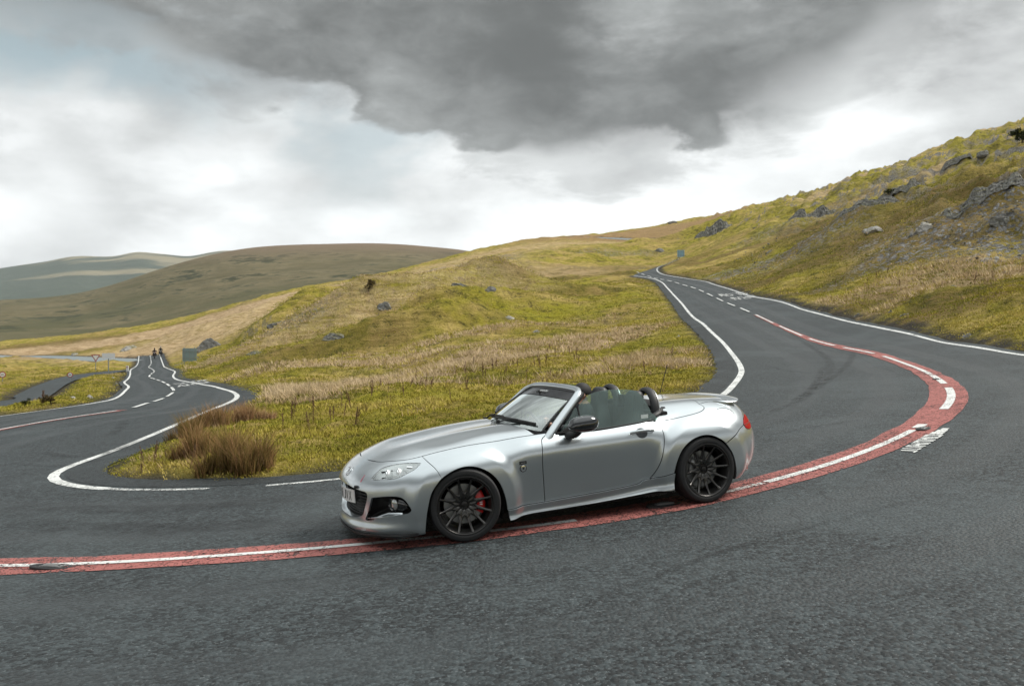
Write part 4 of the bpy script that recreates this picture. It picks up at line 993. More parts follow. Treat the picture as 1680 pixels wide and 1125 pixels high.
def grid_wrap(na, npf, full):
    f = []
    for i in range(na if full else na-1):
        for j in range(npf-1): f.append([i*npf+j, i*npf+j+1, ((i+1) % na)*npf+j+1, ((i+1) % na)*npf+j])
    return f
def tube(path, rx, ry=None, n=10, up=(0, 0, 1), cap=True, scale=None, power=2.0):
    P_ = np.asarray(path, float); t = np.gradient(P_, axis=0); t /= np.linalg.norm(t, axis=1)[:, None]+1e-9
    ry = rx if ry is None else ry; A = np.linspace(0, 2*math.pi, n, endpoint=False); rings = []
    ca, sa = np.cos(A), np.sin(A); ca = np.sign(ca)*np.abs(ca)**(2/power); sa = np.sign(sa)*np.abs(sa)**(2/power)
    ups = np.asarray(up, float); ups = np.repeat(ups[None], len(P_), 0) if ups.ndim == 1 else ups
    for i, (p, d) in enumerate(zip(P_, t)):
        s_ = np.cross(d, ups[i]); s_ /= np.linalg.norm(s_)+1e-9; u_ = np.cross(s_, d); k = 1 if scale is None else scale[i]
        rings.append(p+s_*(ca*rx*k)[:, None]+u_*(sa*ry*k)[:, None])
    return loft(np.array(rings), True, cap)
def solid(name, V, f, m, parent=None, smooth=True, angle=40, bevel=0, label=None):
    me = mesh_np(name, np.asarray(V), f if isinstance(f, list) else f, smooth)
    bm = bmesh.new(); bm.from_mesh(me); bmesh.ops.recalc_face_normals(bm, faces=bm.faces)
    if bevel: bmesh.ops.bevel(bm, geom=[e for e in bm.edges if len(e.link_faces) == 2 and e.calc_face_angle() > .5], offset=bevel, segments=2, affect='EDGES', profile=.6)
    if smooth:
        for f_ in bm.faces: f_.smooth = True
        for e in bm.edges:
            if len(e.link_faces) == 2 and e.calc_face_angle(0) > math.radians(angle): e.smooth = False
    bm.to_mesh(me); bm.free()
    return part(name, me, m, parent, label)
def boxv(c, s):
    c = np.array(c, float); s = np.array(s, float)/2
    V = np.array([[i, j, k] for i in (-1, 1) for j in (-1, 1) for k in (-1, 1)])*s+c
    return V, [[0, 1, 3, 2], [4, 6, 7, 5], [0, 4, 5, 1], [2, 3, 7, 6], [0, 2, 6, 4], [1, 5, 7, 3]]
def text_mesh(txt, size, extr=0.0):
    cu = bpy.data.curves.new('txt', 'FONT'); cu.body = txt; cu.size = size; cu.align_x = 'CENTER'; cu.align_y = 'CENTER'; cu.extrude = extr; cu.resolution_u = 3
    ob = bpy.data.objects.new('txt', cu); COL.objects.link(ob); dg = bpy.context.evaluated_depsgraph_get()
    me = bpy.data.meshes.new_from_object(ob.evaluated_get(dg)); bpy.data.objects.remove(ob); return me

# dark backing behind every shut line
def strip_behind(name, line, ch, w=.022, dep=.013, both=True):
    Q = to_chart(ch, line); a = inset_line(Q, w/2); b = inset_line(Q, -w/2); A_ = from_chart(ch, a); B_ = from_chart(ch, b)
    nA, nB = fgrad(A_), fgrad(B_); V = np.stack([A_-nA*dep, B_-nB*dep], 1).reshape(-1, 3); F_ = grid_faces(len(line), 2)
    if both: V, F_ = np.vstack([V, V*[1, -1, 1]]), np.vstack([F_, F_[:, ::-1]+len(V)])
    return V, F_
def inset_line(Q, g):
    t = np.gradient(Q, axis=0); t /= np.linalg.norm(t, axis=1)[:, None]+1e-9; return Q+np.c_[-t[:, 1], t[:, 0]]*g
for ln, ch in ((BON, 'F'), (BON[8:], 'A'), (BREAR, 'A'), (SEAM_F, 'A'), (DFRONT, 'A'), (DBOT, 'A'), (SK_F, 'A'), (SK_M, 'A'), (DECK, 'A'), (BFRONT, 'A'), (BSIDE, 'A'), (BBACK, 'R'), (SEAM_R, 'A')):
    V, F_ = strip_behind('seam', ln, ch, both=False)
    part('panel_seam', mesh_np('panel_seam', V, F_), M_GAP); part('panel_seam', mesh_np('panel_seam', V*[1, -1, 1], F_[:, ::-1]), M_GAP)
# fuel flap outline and bonnet washer jets
fl = T3([(-2.602,.648,.821),(-2.686,.626,.823),(-2.755,.636,.80),(-2.773,.673,.765),(-2.734,.711,.743),(-2.66,.733,.745)], .01)
pf = from_chart('A', to_chart('A', fl)); nf_ = fgrad(pf)
V, f = tube(pf*[1, 1, 1]+nf_*.0005, .0022, n=6, up=nf_); solid('fuel_flap_seam', V, f, M_GAP)

# ---------- lamps, grille, fog recesses
def recess(name, ch, poly3, dep, m, parent, k=.9, mirror=True, back=True, wallm=None):
    """a bowl behind an opening: walls from the outline inwards, then a back plate"""
    Q = to_chart(ch, poly3); Vo = from_chart(ch, Q); n = fgrad(Vo); cen = Vo.mean(0); nm = n.mean(0); nm /= np.linalg.norm(nm)
    r0 = Vo-n*.004; r1 = cen+(Vo-cen)*k-nm*dep*.6; r2 = cen+(Vo-cen)*(k*.82)-nm*dep; r3 = cen+(Vo-cen)*.02-nm*dep
    rings = np.array([r0, r1, r2, r3]); V, f = loft(rings, True, False)
    outs = [solid(name, V, f, m, parent, angle=60)]
    if mirror: outs.append(solid(name, V*[1, -1, 1], f, m, parent, angle=60))
    return outs, cen, nm, Vo
for sgn in (1, -1):
    S_ = np.array([1, sgn, 1])
    hl = empty('headlight', parent=CAR)
    Q = to_chart('F', HEAD); Vo = from_chart('F', Q); n_ = fgrad(Vo); cen = Vo.mean(0); nm = n_.mean(0); nm /= np.linalg.norm(nm)
    V, F_, n = patch('F', HEAD, gap=.004, rim=0, off=-.002, step=.02)
    a = (V, F_, n) if sgn == 1 else mirrored(V, F_, n); part('lens', finish('lens', *a), M_LENS, hl)
    rings = np.array([Vo-n_*.004, cen+(Vo-cen)*.93-n_*.012, cen+(Vo-cen)*.80-nm*.030, cen+(Vo-cen)*.45-nm*.048, cen+(Vo-cen)*.02-nm*.05])
    V, f = loft(rings, True, False); solid('reflector', V*S_, f, M_LAMP, hl, angle=30)
    V, f = loft(np.array([Vo-n_*.001, Vo-n_*.012, cen+(Vo-cen)*.93-n_*.012, cen+(Vo-cen)*.955-n_*.002]), True, False); solid('bezel', V*S_, f, M_GLOSS, hl, angle=30)
    # two projector units looking forward, and a dark divider between them
    for (px_, py_, pz_, r_) in ((.600, .585, .598, .030), (.520, .645, .607, .032)):
        A = np.linspace(0, 2*math.pi, 28, endpoint=False); prof = [(-.05, .9), (-.004, 1.0), (.004, .98), (.004, .84), (-.006, .80), (.004, .6), (.010, .3), (.012, .01)]
        rings = np.array([[(px_+a_, py_+r_*k_*math.cos(t), pz_+r_*k_*math.sin(t)) for t in A] for a_, k_ in prof])
        V, f = loft(rings, True, False); solid('projector', V*S_, f, M_CHROME, hl)
        rings = np.array([[(px_+a_, py_+r_*k_*math.cos(t), pz_+r_*k_*math.sin(t)) for t in A] for a_, k_ in [(-.045, 1.0), (-.012, 1.32), (-.008, 1.30), (-.010, 1.02)]])
        V, f = loft(rings, True, False); solid('lamp_ring', V*S_, f, M_LAMP, hl)
    for (c0, c1, r_) in (((.63, .555, .62), (.49, .64, .632), .006), ((.64, .60, .578), (.47, .69, .592), .005), ((.47, .66, .635), (.44, .69, .60), .008), ((.555, .61, .635), (.56, .625, .575), .006)):
        V, f = tube(np.linspace(c0, c1, 6), r_, n=8); solid('lamp_divider', V*S_, f, M_BLACK, hl)
    V, f = tube(np.linspace((.44, .675, .655), (.40, .705, .65), 5), .014, .010, n=10); solid('indicator', V*S_, f, M_CHROME, hl)
(o_, gcen, gn, gV) = recess('fog_recess', 'F', FOG, .10, M_BLACK, CAR, .93)
for sgn in (1, -1):
    S_ = np.array([1, sgn, 1]); fp = np.array([.565, .655, .362]); dirn = np.array([.86, .50, 0.0]); dirn /= np.linalg.norm(dirn); sd_ = np.array([-dirn[1], dirn[0], 0])
    fg = empty('fog_light', parent=CAR)
    A = np.linspace(0, 2*math.pi, 32, endpoint=False)
    def rg(r_, d_): return [fp+sd_*r_*math.cos(t)+np.array([0, 0, 1])*r_*math.sin(t)+dirn*d_ for t in A]
    V, f = loft(np.array([rg(.056, -.06), rg(.056, .012), rg(.052, .016), rg(.045, .010), rg(.042, -.01)]), True, False); solid('lamp_ring', V*S_, f, M_GLOSS, fg)
    V, f = loft(np.array([rg(.042, -.006), rg(.036, -.025), rg(.01, -.032)]), True, True); solid('reflector', V*S_, f, M_LAMP, fg)
    V, f = loft(np.array([rg(.043, .004), rg(.030, .010), rg(.012, .013), rg(.001, .0135)]), True, False); solid('lens', V*S_, f, M_LENS, fg)
    # gloss black surround running back to the corner of the opening
    rear = np.array([.475, .735, .345])
    V, f = tube(np.array([fp+[-.03, .035, .0], (fp+rear)/2+[-.015, .022, 0], rear]), .022, .050, n=14, scale=[1, .85, .35]); solid('surround', V*S_, f, M_GLOSS, fg)
    # painted fin under the lamp
    V, f = loft(np.array([[(.70, .565, .262), (.765, .48, .245), (.70, .57, .240)], [(.62, .65, .298), (.68, .61, .262), (.63, .66, .268)], [(.52, .72, .297), (.56, .715, .282), (.52, .735, .285)]]), True, True); solid('fin', V*S_, f, M_SILVER, fg)
# grille: painted inner lip, dark cavity, mesh bars
GFULL = np.vstack([GRIL, (GRIL*[1, -1, 1])[::-1][1:-1]])
Vo = np.vstack([from_chart('F', to_chart('F', GRIL)), (from_chart('F', to_chart('F', GRIL))*[1, -1, 1])[::-1][1:-1]]); n_ = fgrad(Vo)
gc = np.array([.80, 0, .36])
def gring(k, back): R_ = gc+(Vo-gc)*[1, k, k]; R_ = R_.copy(); R_[:, 0] = Vo[:, 0]-back; return R_
V, f = loft(np.array([Vo-n_*.004, gring(.985, .02), gring(.96, .045)]), True, False); solid('grille_lip', V, f, M_SILVER, angle=60)
V, f = loft(np.array([gring(.96, .045), gring(.94, .11), gring(.5, .14), gring(.02, .15)]), True, False); solid('grille_cavity', V, f, M_BLACK, angle=60)
for k in range(9):
    z_ = .245+k*.026
    ys = np.linspace(-.47, .47, 25); pts = []
    for y_ in ys:
        w_ = np.interp(z_, [.22, .26, .32, .40, .45, .48], [.20, .40, .45, .49, .49, .45])
        pts.append((.79-.045*(abs(y_)/.5)**2.2*1.5-.03*0, y_*w_/.47, z_))
    V, f = tube(np.array(pts), .004, .005, n=6); solid('grille_bar', V, f, M_BLACK, bpy.data.objects['grille_cavity'])
for k in range(15):
    y_ = -.42+k*.06; w0 = .25 if abs(y_) < .36 else .30
    V, f = tube(np.array([(.785-.06*(abs(y_)/.5)**2.2, y_, w0), (.785-.06*(abs(y_)/.5)**2.2, y_, .47)]), .0035, n=6); solid('grille_bar', V, f, M_BLACK, bpy.data.objects['grille_cavity'])
# number plate with its characters
pc = np.array([.85, 0, .397]); ys = np.linspace(-.26, .26, 21)
def plx(y_): return .850-.62*np.abs(y_)**2
rings = np.array([[(plx(y_)-.004, y_, pc[2]-.0555), (plx(y_)+.002, y_, pc[2]-.0555), (plx(y_)+.002, y_, pc[2]+.0555), (plx(y_)-.004, y_, pc[2]+.0555)] for y_ in ys])
V, f = loft(rings, True, True); plate = solid('number_plate', V, f, M_PLATE, angle=30)
yc = -.222
for ch_ in 'RB61 JVX':
    if ch_ == ' ': yc += .040; continue
    tm = text_mesh(ch_, .112); co = np.array([v.co for v in tm.vertices]); w0, w1 = co[:, 0].min(), co[:, 0].max(); h0, h1 = co[:, 1].min(), co[:, 1].max()
    cw = .050 if ch_ != '1' else .020
    for v in tm.vertices:
        yv = yc+(v.co.x-w0)/(w1-w0)*cw; zv = (v.co.y-h0)/(h1-h0)*.079-.0395; v.co = (plx(yv)+.0035, yv, pc[2]+zv)
    part('character', tm, M_INK, plate); yc += cw+.012
# bonnet badge: oval ring with a spread-wing stroke inside
bp = from_chart('F', to_chart('F', np.array([[.80, 0, .585]])))[0]; bn_ = fgrad(bp[None])[0]; bu = np.array([-bn_[2], 0, bn_[0]]); bs = np.array([0, 1., 0])
if bu[2] < 0: bu = -bu
A = np.linspace(0, 2*math.pi, 41); ring = [bp+bn_*.006+bs*.058*math.cos(t)+bu*.045*math.sin(t) for t in A]
V, f = tube(np.array(ring), .005, .004, n=8, up=bn_, cap=False); em = solid('emblem', V, f, M_CHROME)
for s_ in (1, -1):
    w_ = T3([bp+bn_*.008+bs*s_*a+bu*b for a, b in ((.052, .016), (.036, .012), (.018, -.002), (.006, -.016), (0, -.020))], .004)
    V, f = tube(w_, .004, .003, n=6, up=bn_); solid('emblem_wing', V, f, M_CHROME, em)
dp = from_chart('F', to_chart('F', T3([(.735,.397,.59),(.755,.40,.565),(.78,.403,.537)], .01))); dn_ = fgrad(dp)
V, f = tube(dp+dn_*.0008, .009, .0012, n=6, up=dn_, scale=[.5, .9, .6, 1., .5][:len(dp)] if len(dp) <= 5 else np.interp(np.arange(len(dp)), [0, len(dp)-1], [.5, 1])); solid('decal', V, f, M_PINK)
# tow-eye hole beside the plate
V, f = lathe_y([(0, .001), (0, .014), (.02, .014)], 20); V = V[:, [1, 0, 2]]*[1, 1, 1]+[.808, .375, .497]; solid('tow_cap', V, f, M_BLACK)
# tail lamps
for sgn in (1, -1):
    tl = empty('tail_light', parent=CAR)
    V, F_, n = patch('R', TAIL, gap=.003, rim=.01, off=.004, step=.02); a = (V, F_, n) if sgn == 1 else mirrored(V, F_, n); part('lens', finish('lens', *a), M_TAILL, tl)
    V, F_, n = patch('R', TAIL, gap=.006, rim=0, off=-.02, step=.03); a = (V, F_, n) if sgn == 1 else mirrored(V, F_, n); part('reflector', finish('reflector', *a), M_TAILI, tl)
    tb = from_chart('R', to_chart('R', T3([(-2.84,.727,.652),(-2.92,.66,.655),(-3.0,.58,.665)], .01))); tn = fgrad(tb)
    V, f = tube((tb+tn*.005)*[1, sgn, 1], .006, .002, n=6, up=tn*[1, sgn, 1]); solid('light_bar', V, f, simple('tail_bar', (.22, .02, .02), .2), tl)
# ducktail spoiler
sp = T3([(-2.80,.555,.858),(-2.90,.545,.862),(-2.985,.44,.878),(-3.03,.2,.890),(-3.04,0,.893),(-3.03,-.2,.890),(-2.985,-.44,.878),(-2.90,-.545,.862),(-2.80,-.555,.858)], .03)
rings = []
for p in sp:
    inn = p*np.array([1, .93, 1])+np.array([.15, 0, -.004]); inn[2] = fb = .0
    q = from_chart('A', to_chart('A', np.array([[max(inn[0], -2.9), inn[1], .88]])))[0]
    th_ = 1-.75*(abs(p[1])/.56)**4; low = p+np.array([.03, 0, -.05])*th_
    rings.append([q+[0, 0, -.012], q*[1, 1, 1]+[0, 0, .004], (q+p)/2+[0, 0, .012], p+[.012, 0, .004], p, p+np.array([.0, 0, -.012])*th_, low])
V, f = loft(np.array(rings), True, True); solid('spoiler', V, f, M_SILVER, boot, angle=50)
# rear diffuser edge and underside
V, f = loft(np.array([[(-2.60, y_, .15), (-2.94+.9*abs(y_)**3, y_, .16), (-2.96+.9*abs(y_)**3, y_, .20), (-2.60, y_, .22)] for y_ in np.linspace(-.62, .62, 15)]), True, True); solid('diffuser', V, f, M_BLACK)
# splitter lip under the nose
V, f = loft(np.array([[(.40, y_, .105), (.862-.62*abs(y_)**2.9, y_, .103), (.868-.62*abs(y_)**2.9, y_, .120), (.40, y_, .125)] for y_ in np.linspace(-.78, .78, 31)]), True, True); solid('splitter', V, f, M_BLACK)
# floor pan, wheel housings, engine-bay blank
V, f = boxv((-1.16, 0, .155), (1.66, 1.52, .05)); solid('floor_pan', V, f, M_GAP, smooth=False)
V, f = boxv((.18, 0, .35), (.75, .84, .36)); solid('engine_bay', V, f, M_GAP, smooth=False)
V, f = boxv((-2.62, 0, .38), (.36, 1.1, .36)); solid('boot_floor', V, f, M_GAP, smooth=False)
for wx, r_ in ((0.0, .345), (-2.325, .345)):
    for s_ in (1, -1):
        V, f = lathe_y([(.44, .02), (.44, r_), (.80, r_)], 40, -.35, math.pi+.35); V = V+[wx, 0, .29]; V[:, 0] = wx+(V[:, 0]-wx)*1.0
        solid('wheel_housing', V*[1, s_, 1], f, M_GAP)

# ---------- wheels
def wheel_meshes():
    W = {}
    R0 = .305
    tp = [(-.105, .222), (-.112, .235), (-.116, .262), (-.110, .287), (-.092, .3005), (-.06, .3045), (-.0605, .298), (-.052, .298), (-.0515, .305), (-.012, .3055), (-.0115, .299), (.0, .299), (.0005, .3055), (.045, .3052), (.0455, .298), (.054, .298), (.0545, .3045), (.092, .3005), (.110, .287), (.116, .262), (.113, .250), (.1115, .2485), (.112, .240), (.104, .2395), (.102, .222)]
    W['tyre'] = lathe_y(tp, 120)
    W['rim'] = lathe_y([(-.10, .232), (-.095, .222), (-.06, .215), (.03, .208), (.075, .212), (.090, .222), (.098, .226), (.104, .2335), (.109, .239), (.112, .2405), (.113, .236), (.108, .2305), (.102, .227), (.100, .220), (.085, .214), (.06, .205), (-.06, .20), (-.095, .212), (-.10, .232)], 96)
    # centre disc with scalloped edge, dished towards the hub
    n = 240; A = np.linspace(0, 2*math.pi, n, endpoint=False)
    sc_ = np.abs(np.cos(A*6)); edge = .090+.020*(sc_**4)
    rings = []
    for y_, k in ((.030, .02), (.030, .32), (.034, .36), (.048, .52), (.056, .8), (.058, .96), (.055, 1.0), (.036, 1.0), (.030, .9)):
        rings.append(np.c_[edge*k*np.cos(A), np.full(n, y_), edge*k*np.sin(A)])
    W['hub_disc'] = loft(np.array(rings), True, True)
    # one spoke: starts wide in a rounded fork at the disc, narrows, flares at the lip
    rs = np.linspace(.084, .2265, 15); rings = []
    for r_ in rs:
        t = (r_-.084)/(.2265-.084)
        w_ = .0082+.0178*(1-t)**2.6+.0045*t**6; y0 = .055+.049*t**1.35-.006*math.sin(math.pi*t); dpt = .030-.006*t
        rings.append([(r_, y0-dpt, -w_*.8), (r_, y0-.004, -w_), (r_, y0, -w_*.62), (r_, y0+.0012, 0), (r_, y0, w_*.62), (r_, y0-.004, w_), (r_, y0-dpt, w_*.8)])
    W['spoke'] = loft(np.array(rings), True, True)
    W['centre_cap'] = lathe_y([(.028, .047), (.040, .047), (.044, .043), (.044, .035), (.035, .033), (.034, .026), (.046, .025), (.0485, .020), (.0485, .001)], 40)
    W['brake_disc'] = lathe_y([(-.012, .075), (-.012, .165), (.012, .165), (.012, .088), (.028, .080), (.030, .03)], 64)
    return W
WM = wheel_meshes(); WMESH = {}
for k, m_ in (('tyre', M_RUB), ('rim', M_RIM), ('hub_disc', M_RIMF), ('spoke', M_RIMF), ('centre_cap', M_RIM), ('brake_disc', M_STEEL)):
    tmp = solid(k, *WM[k], m_, CAR, angle=38); WMESH[k] = tmp.data; bpy.data.objects.remove(tmp)
cal = []
for i, a in enumerate(np.radians(np.linspace(-36, 36, 13))):
    k = 1-.25*abs(i-6)/6
    cal.append([(r_*math.cos(a), y_, r_*math.sin(a)) for r_, y_ in ((.105, -.03), (.105, .030*k), (.113, .044*k), (.165, .044*k), (.180, .030*k), (.180, -.03))])
_c = solid('brake_caliper', *loft(np.array(cal), True, True), M_RED, CAR, angle=40); CALM = _c.data; bpy.data.objects.remove(_c)
_b = solid('lug_nut', *lathe_y([(.030, .011), (.050, .010), (.052, .006), (.052, .001)], 8), M_RIM, CAR); NUTM = _b.data; bpy.data.objects.remove(_b)
_s = simple('caliper_silver', (.30, .30, .30), .4, .7); CALR = CALM.copy(); CALR.materials.clear(); CALR.materials.append(_s)
_wl = simple('caliper_white', (.75, .72, .72), .5)
def wheel(x, y, spin, steer, cal_a, front):
    w = empty('wheel', (x, y, .305), parent=CAR); w.rotation_euler = (0, 0, (math.pi if y < 0 else 0)+steer)
    tilt = spin
    def put(k, me=None, ry=0.0, loc=(0, 0, 0), sc_=None):
        o = link(k, me or WMESH[k], parent=w); o.rotation_euler = (0, ry, 0); o.location = loc
        if sc_: o.scale = sc_
        return o
    put('tyre'); put('rim', ry=tilt); put('hub_disc', ry=tilt); put('centre_cap'); put('brake_disc', loc=(0, -.012, 0))
    for k in range(12): put('spoke', ry=tilt+math.pi/6*k)
    for k in range(5):
        a = tilt+2*math.pi*k/5; put('lug_nut', NUTM, loc=(.062*math.cos(a), -.004, .062*math.sin(a)))
    c = put('brake_caliper', CALM if front else CALR, ry=-cal_a, loc=(0, -.004, 0), sc_=None if front else (.78, .8, .78))
    if front:
        tm_ = text_mesh('brake', .03); o = link('caliper_mark', tm_, parent=w); bpy.data.objects.remove(o)
        for dz in (-.022, -.007, .008, .023):
            V, f = boxv((0, 0, 0), (.022, .003, .009)); me = mesh_np('caliper_mark', V, f, False); me.materials.append(_wl)
            a = cal_a+dz/.135; o = link('caliper_mark', me, parent=w); o.location = (.142*math.cos(a), .041, .142*math.sin(a)); o.rotation_euler = (0, -a, 0)
    return w
# car faces -x in view: towards the rear of the car is -x in wheel space for the left wheels
wheel(0, .742, math.radians(12), math.radians(-8.5), math.radians(180-4), True)
wheel(0, -.742, math.radians(5), math.radians(-8.5), math.radians(4), True)
wheel(-2.325, .745, math.radians(3), 0, math.radians(22), False)
wheel(-2.325, -.745, math.radians(20), 0, math.radians(158), False)

# ---------- windscreen, frame, wipers
def wsurf(u, t, off=0.0):
    u = np.asarray(u, float); t = np.asarray(t, float); a = np.abs(u)
    bx_, by_, bz_ = -.635-.16*a**2.3, .665*u, .858-.055*a**2
    tx_, ty_, tz_ = -1.188-.035*a**2, .560*u, 1.125-.020*a**2
    x = bx_+(tx_-bx_)*t; y = by_+(ty_-by_)*t; z = bz_+(tz_-bz_)*t+.022*np.sin(np.pi*t)
    P_ = np.stack(np.broadcast_arrays(x, y, z), -1); return P_+np.array([.5, 0, .86])*off
U_, T_ = np.meshgrid(np.linspace(-1, 1, 41), np.linspace(0, 1, 21))
part('windscreen', mesh_np('windscreen', wsurf(U_, T_).reshape(-1, 3), grid_faces(21, 41)), M_WIND)
ub, tb_ = np.meshgrid(np.linspace(-.97, .97, 41), np.linspace(.74, .985, 6)); tb_ = tb_-(.07*(1-np.abs(ub)**2)*0)+.0
tb2 = np.where(tb_ < .985, tb_, tb_)
strip = part('sun_strip', mesh_np('sun_strip', wsurf(ub, tb2, .004).reshape(-1, 3), grid_faces(6, 41)), M_STRIP)
tx = text_mesh('ROADSTER', .035); co = np.array([v.co for v in tx.vertices])
pp = wsurf(co[:, 0]/.56*1.0, .875+co[:, 1]/.62, .007)
for v, p in zip(tx.vertices, pp): v.co = p
part('lettering', tx, simple('decal_white', (.75, .77, .77), .5), strip)
# frame path: up the left pillar, over the header, down the right one
side = [(-.79,.718,.735),(-.845,.710,.790),(-.90,.693,.845),(-1.00,.663,.935),(-1.10,.634,1.022),(-1.165,.608,1.078),(-1.203,.573,1.107)]
top_ = [(-1.226,.515,1.124),(-1.234,.44,1.132),(-1.232,.25,1.140),(-1.229,0,1.143)]
half = side+top_; full = np.array(half+[(a, -b, c) for a, b, c in half[::-1][1:]]); fp_ = resample(full, .025)
nrm = np.tile(np.array([.55, 0, .83]), (len(fp_), 1)); nrm[:, 1] = np.sign(fp_[:, 1])*np.minimum(np.abs(fp_[:, 1])/.6, 1)**4*.75
nrm /= np.linalg.norm(nrm, axis=1)[:, None]
zt = np.clip((fp_[:, 2]-.79)/.33, 0, 1)
V, f = tube(fp_, .033, .022, n=18, up=nrm, power=2.3, scale=1.0+.15*(1-zt)-.12*(zt > .97)); solid('windscreen_frame', V, f, M_SILVER, angle=50)
uu = np.concatenate([np.full(16, 1.0), np.linspace(1, -1, 41)[1:-1], np.full(16, -1.0)]); tt_ = np.concatenate([np.linspace(0, 1, 16), np.ones(39), np.linspace(1, 0, 16)])
gk = wsurf(uu*.985, np.clip(tt_, 0, .985), .004); V, f = tube(resample(gk, .02), .013, .008, n=8, up=(.5, 0, .86)); solid('windscreen_seal', V, f, M_BLACK)
# black rubber behind the pillar and along the header
sb_ = resample([(-.90,.685,.80),(-1.0,.672,.895),(-1.10,.646,.985),(-1.19,.62,1.055),(-1.245,.58,1.095)], .02)
for s_ in (1, -1):
    V, f = tube(sb_*[1, s_, 1], .016, .020, n=8); solid('pillar_seal', V, f, M_BLACK)
# cowl panel between bonnet and glass
cu = np.linspace(-1, 1, 41); br = np.stack([np.interp(np.abs(cu), [0, .43, .79, 1], [-.615, -.63, -.665, -.70]), .695*cu, np.zeros(41)], 1)
br = from_chart('A', to_chart('A', np.c_[br[:, 0], np.abs(br[:, 1]), np.interp(np.abs(cu), [0, .43, .79, 1], [.85, .845, .83, .797])])); br[:, 1] *= np.where(cu < 0, -1, 1)
ws = wsurf(cu*1.02, np.zeros(41)-.03, 0)
V = np.stack([br-[.0, 0, .012], br*.5+ws*.5-[0, 0, .010], ws-[0, 0, .006]], 0).reshape(-1, 3)
part('cowl', mesh_np('cowl', V, grid_faces(3, 41)), M_BLACK)
for y0, y1, tt0 in ((.10, .56, .05), (-.45, .02, .05)):
    base_ = wsurf((y0-.02)/.665, .0, .012)+[.03, 0, .0]
    wp = empty('wiper', parent=CAR)
    V, f = tube(resample([base_, wsurf(y0/.665+.2, .06, .035), wsurf((y0+y1)/2/.665, .085, .032)], .03), .009, .006, n=8); solid('wiper_arm', V, f, M_BLACK, wp)
    bl = np.array([wsurf(v_/.665, .075+.02*k_, .016) for k_, v_ in zip(np.linspace(0, 1, 14), np.linspace(y0-.10, y1, 14))]); V, f = tube(bl, .008, .014, n=8); solid('wiper_blade', V, f, M_BLACK, wp)
    V, f = tube(np.array([base_-[0, 0, .03], base_+[0, 0, .02]]), .018, n=12, up=(1, 0, 0)); solid('wiper_pivot', V, f, M_BLACK, wp)

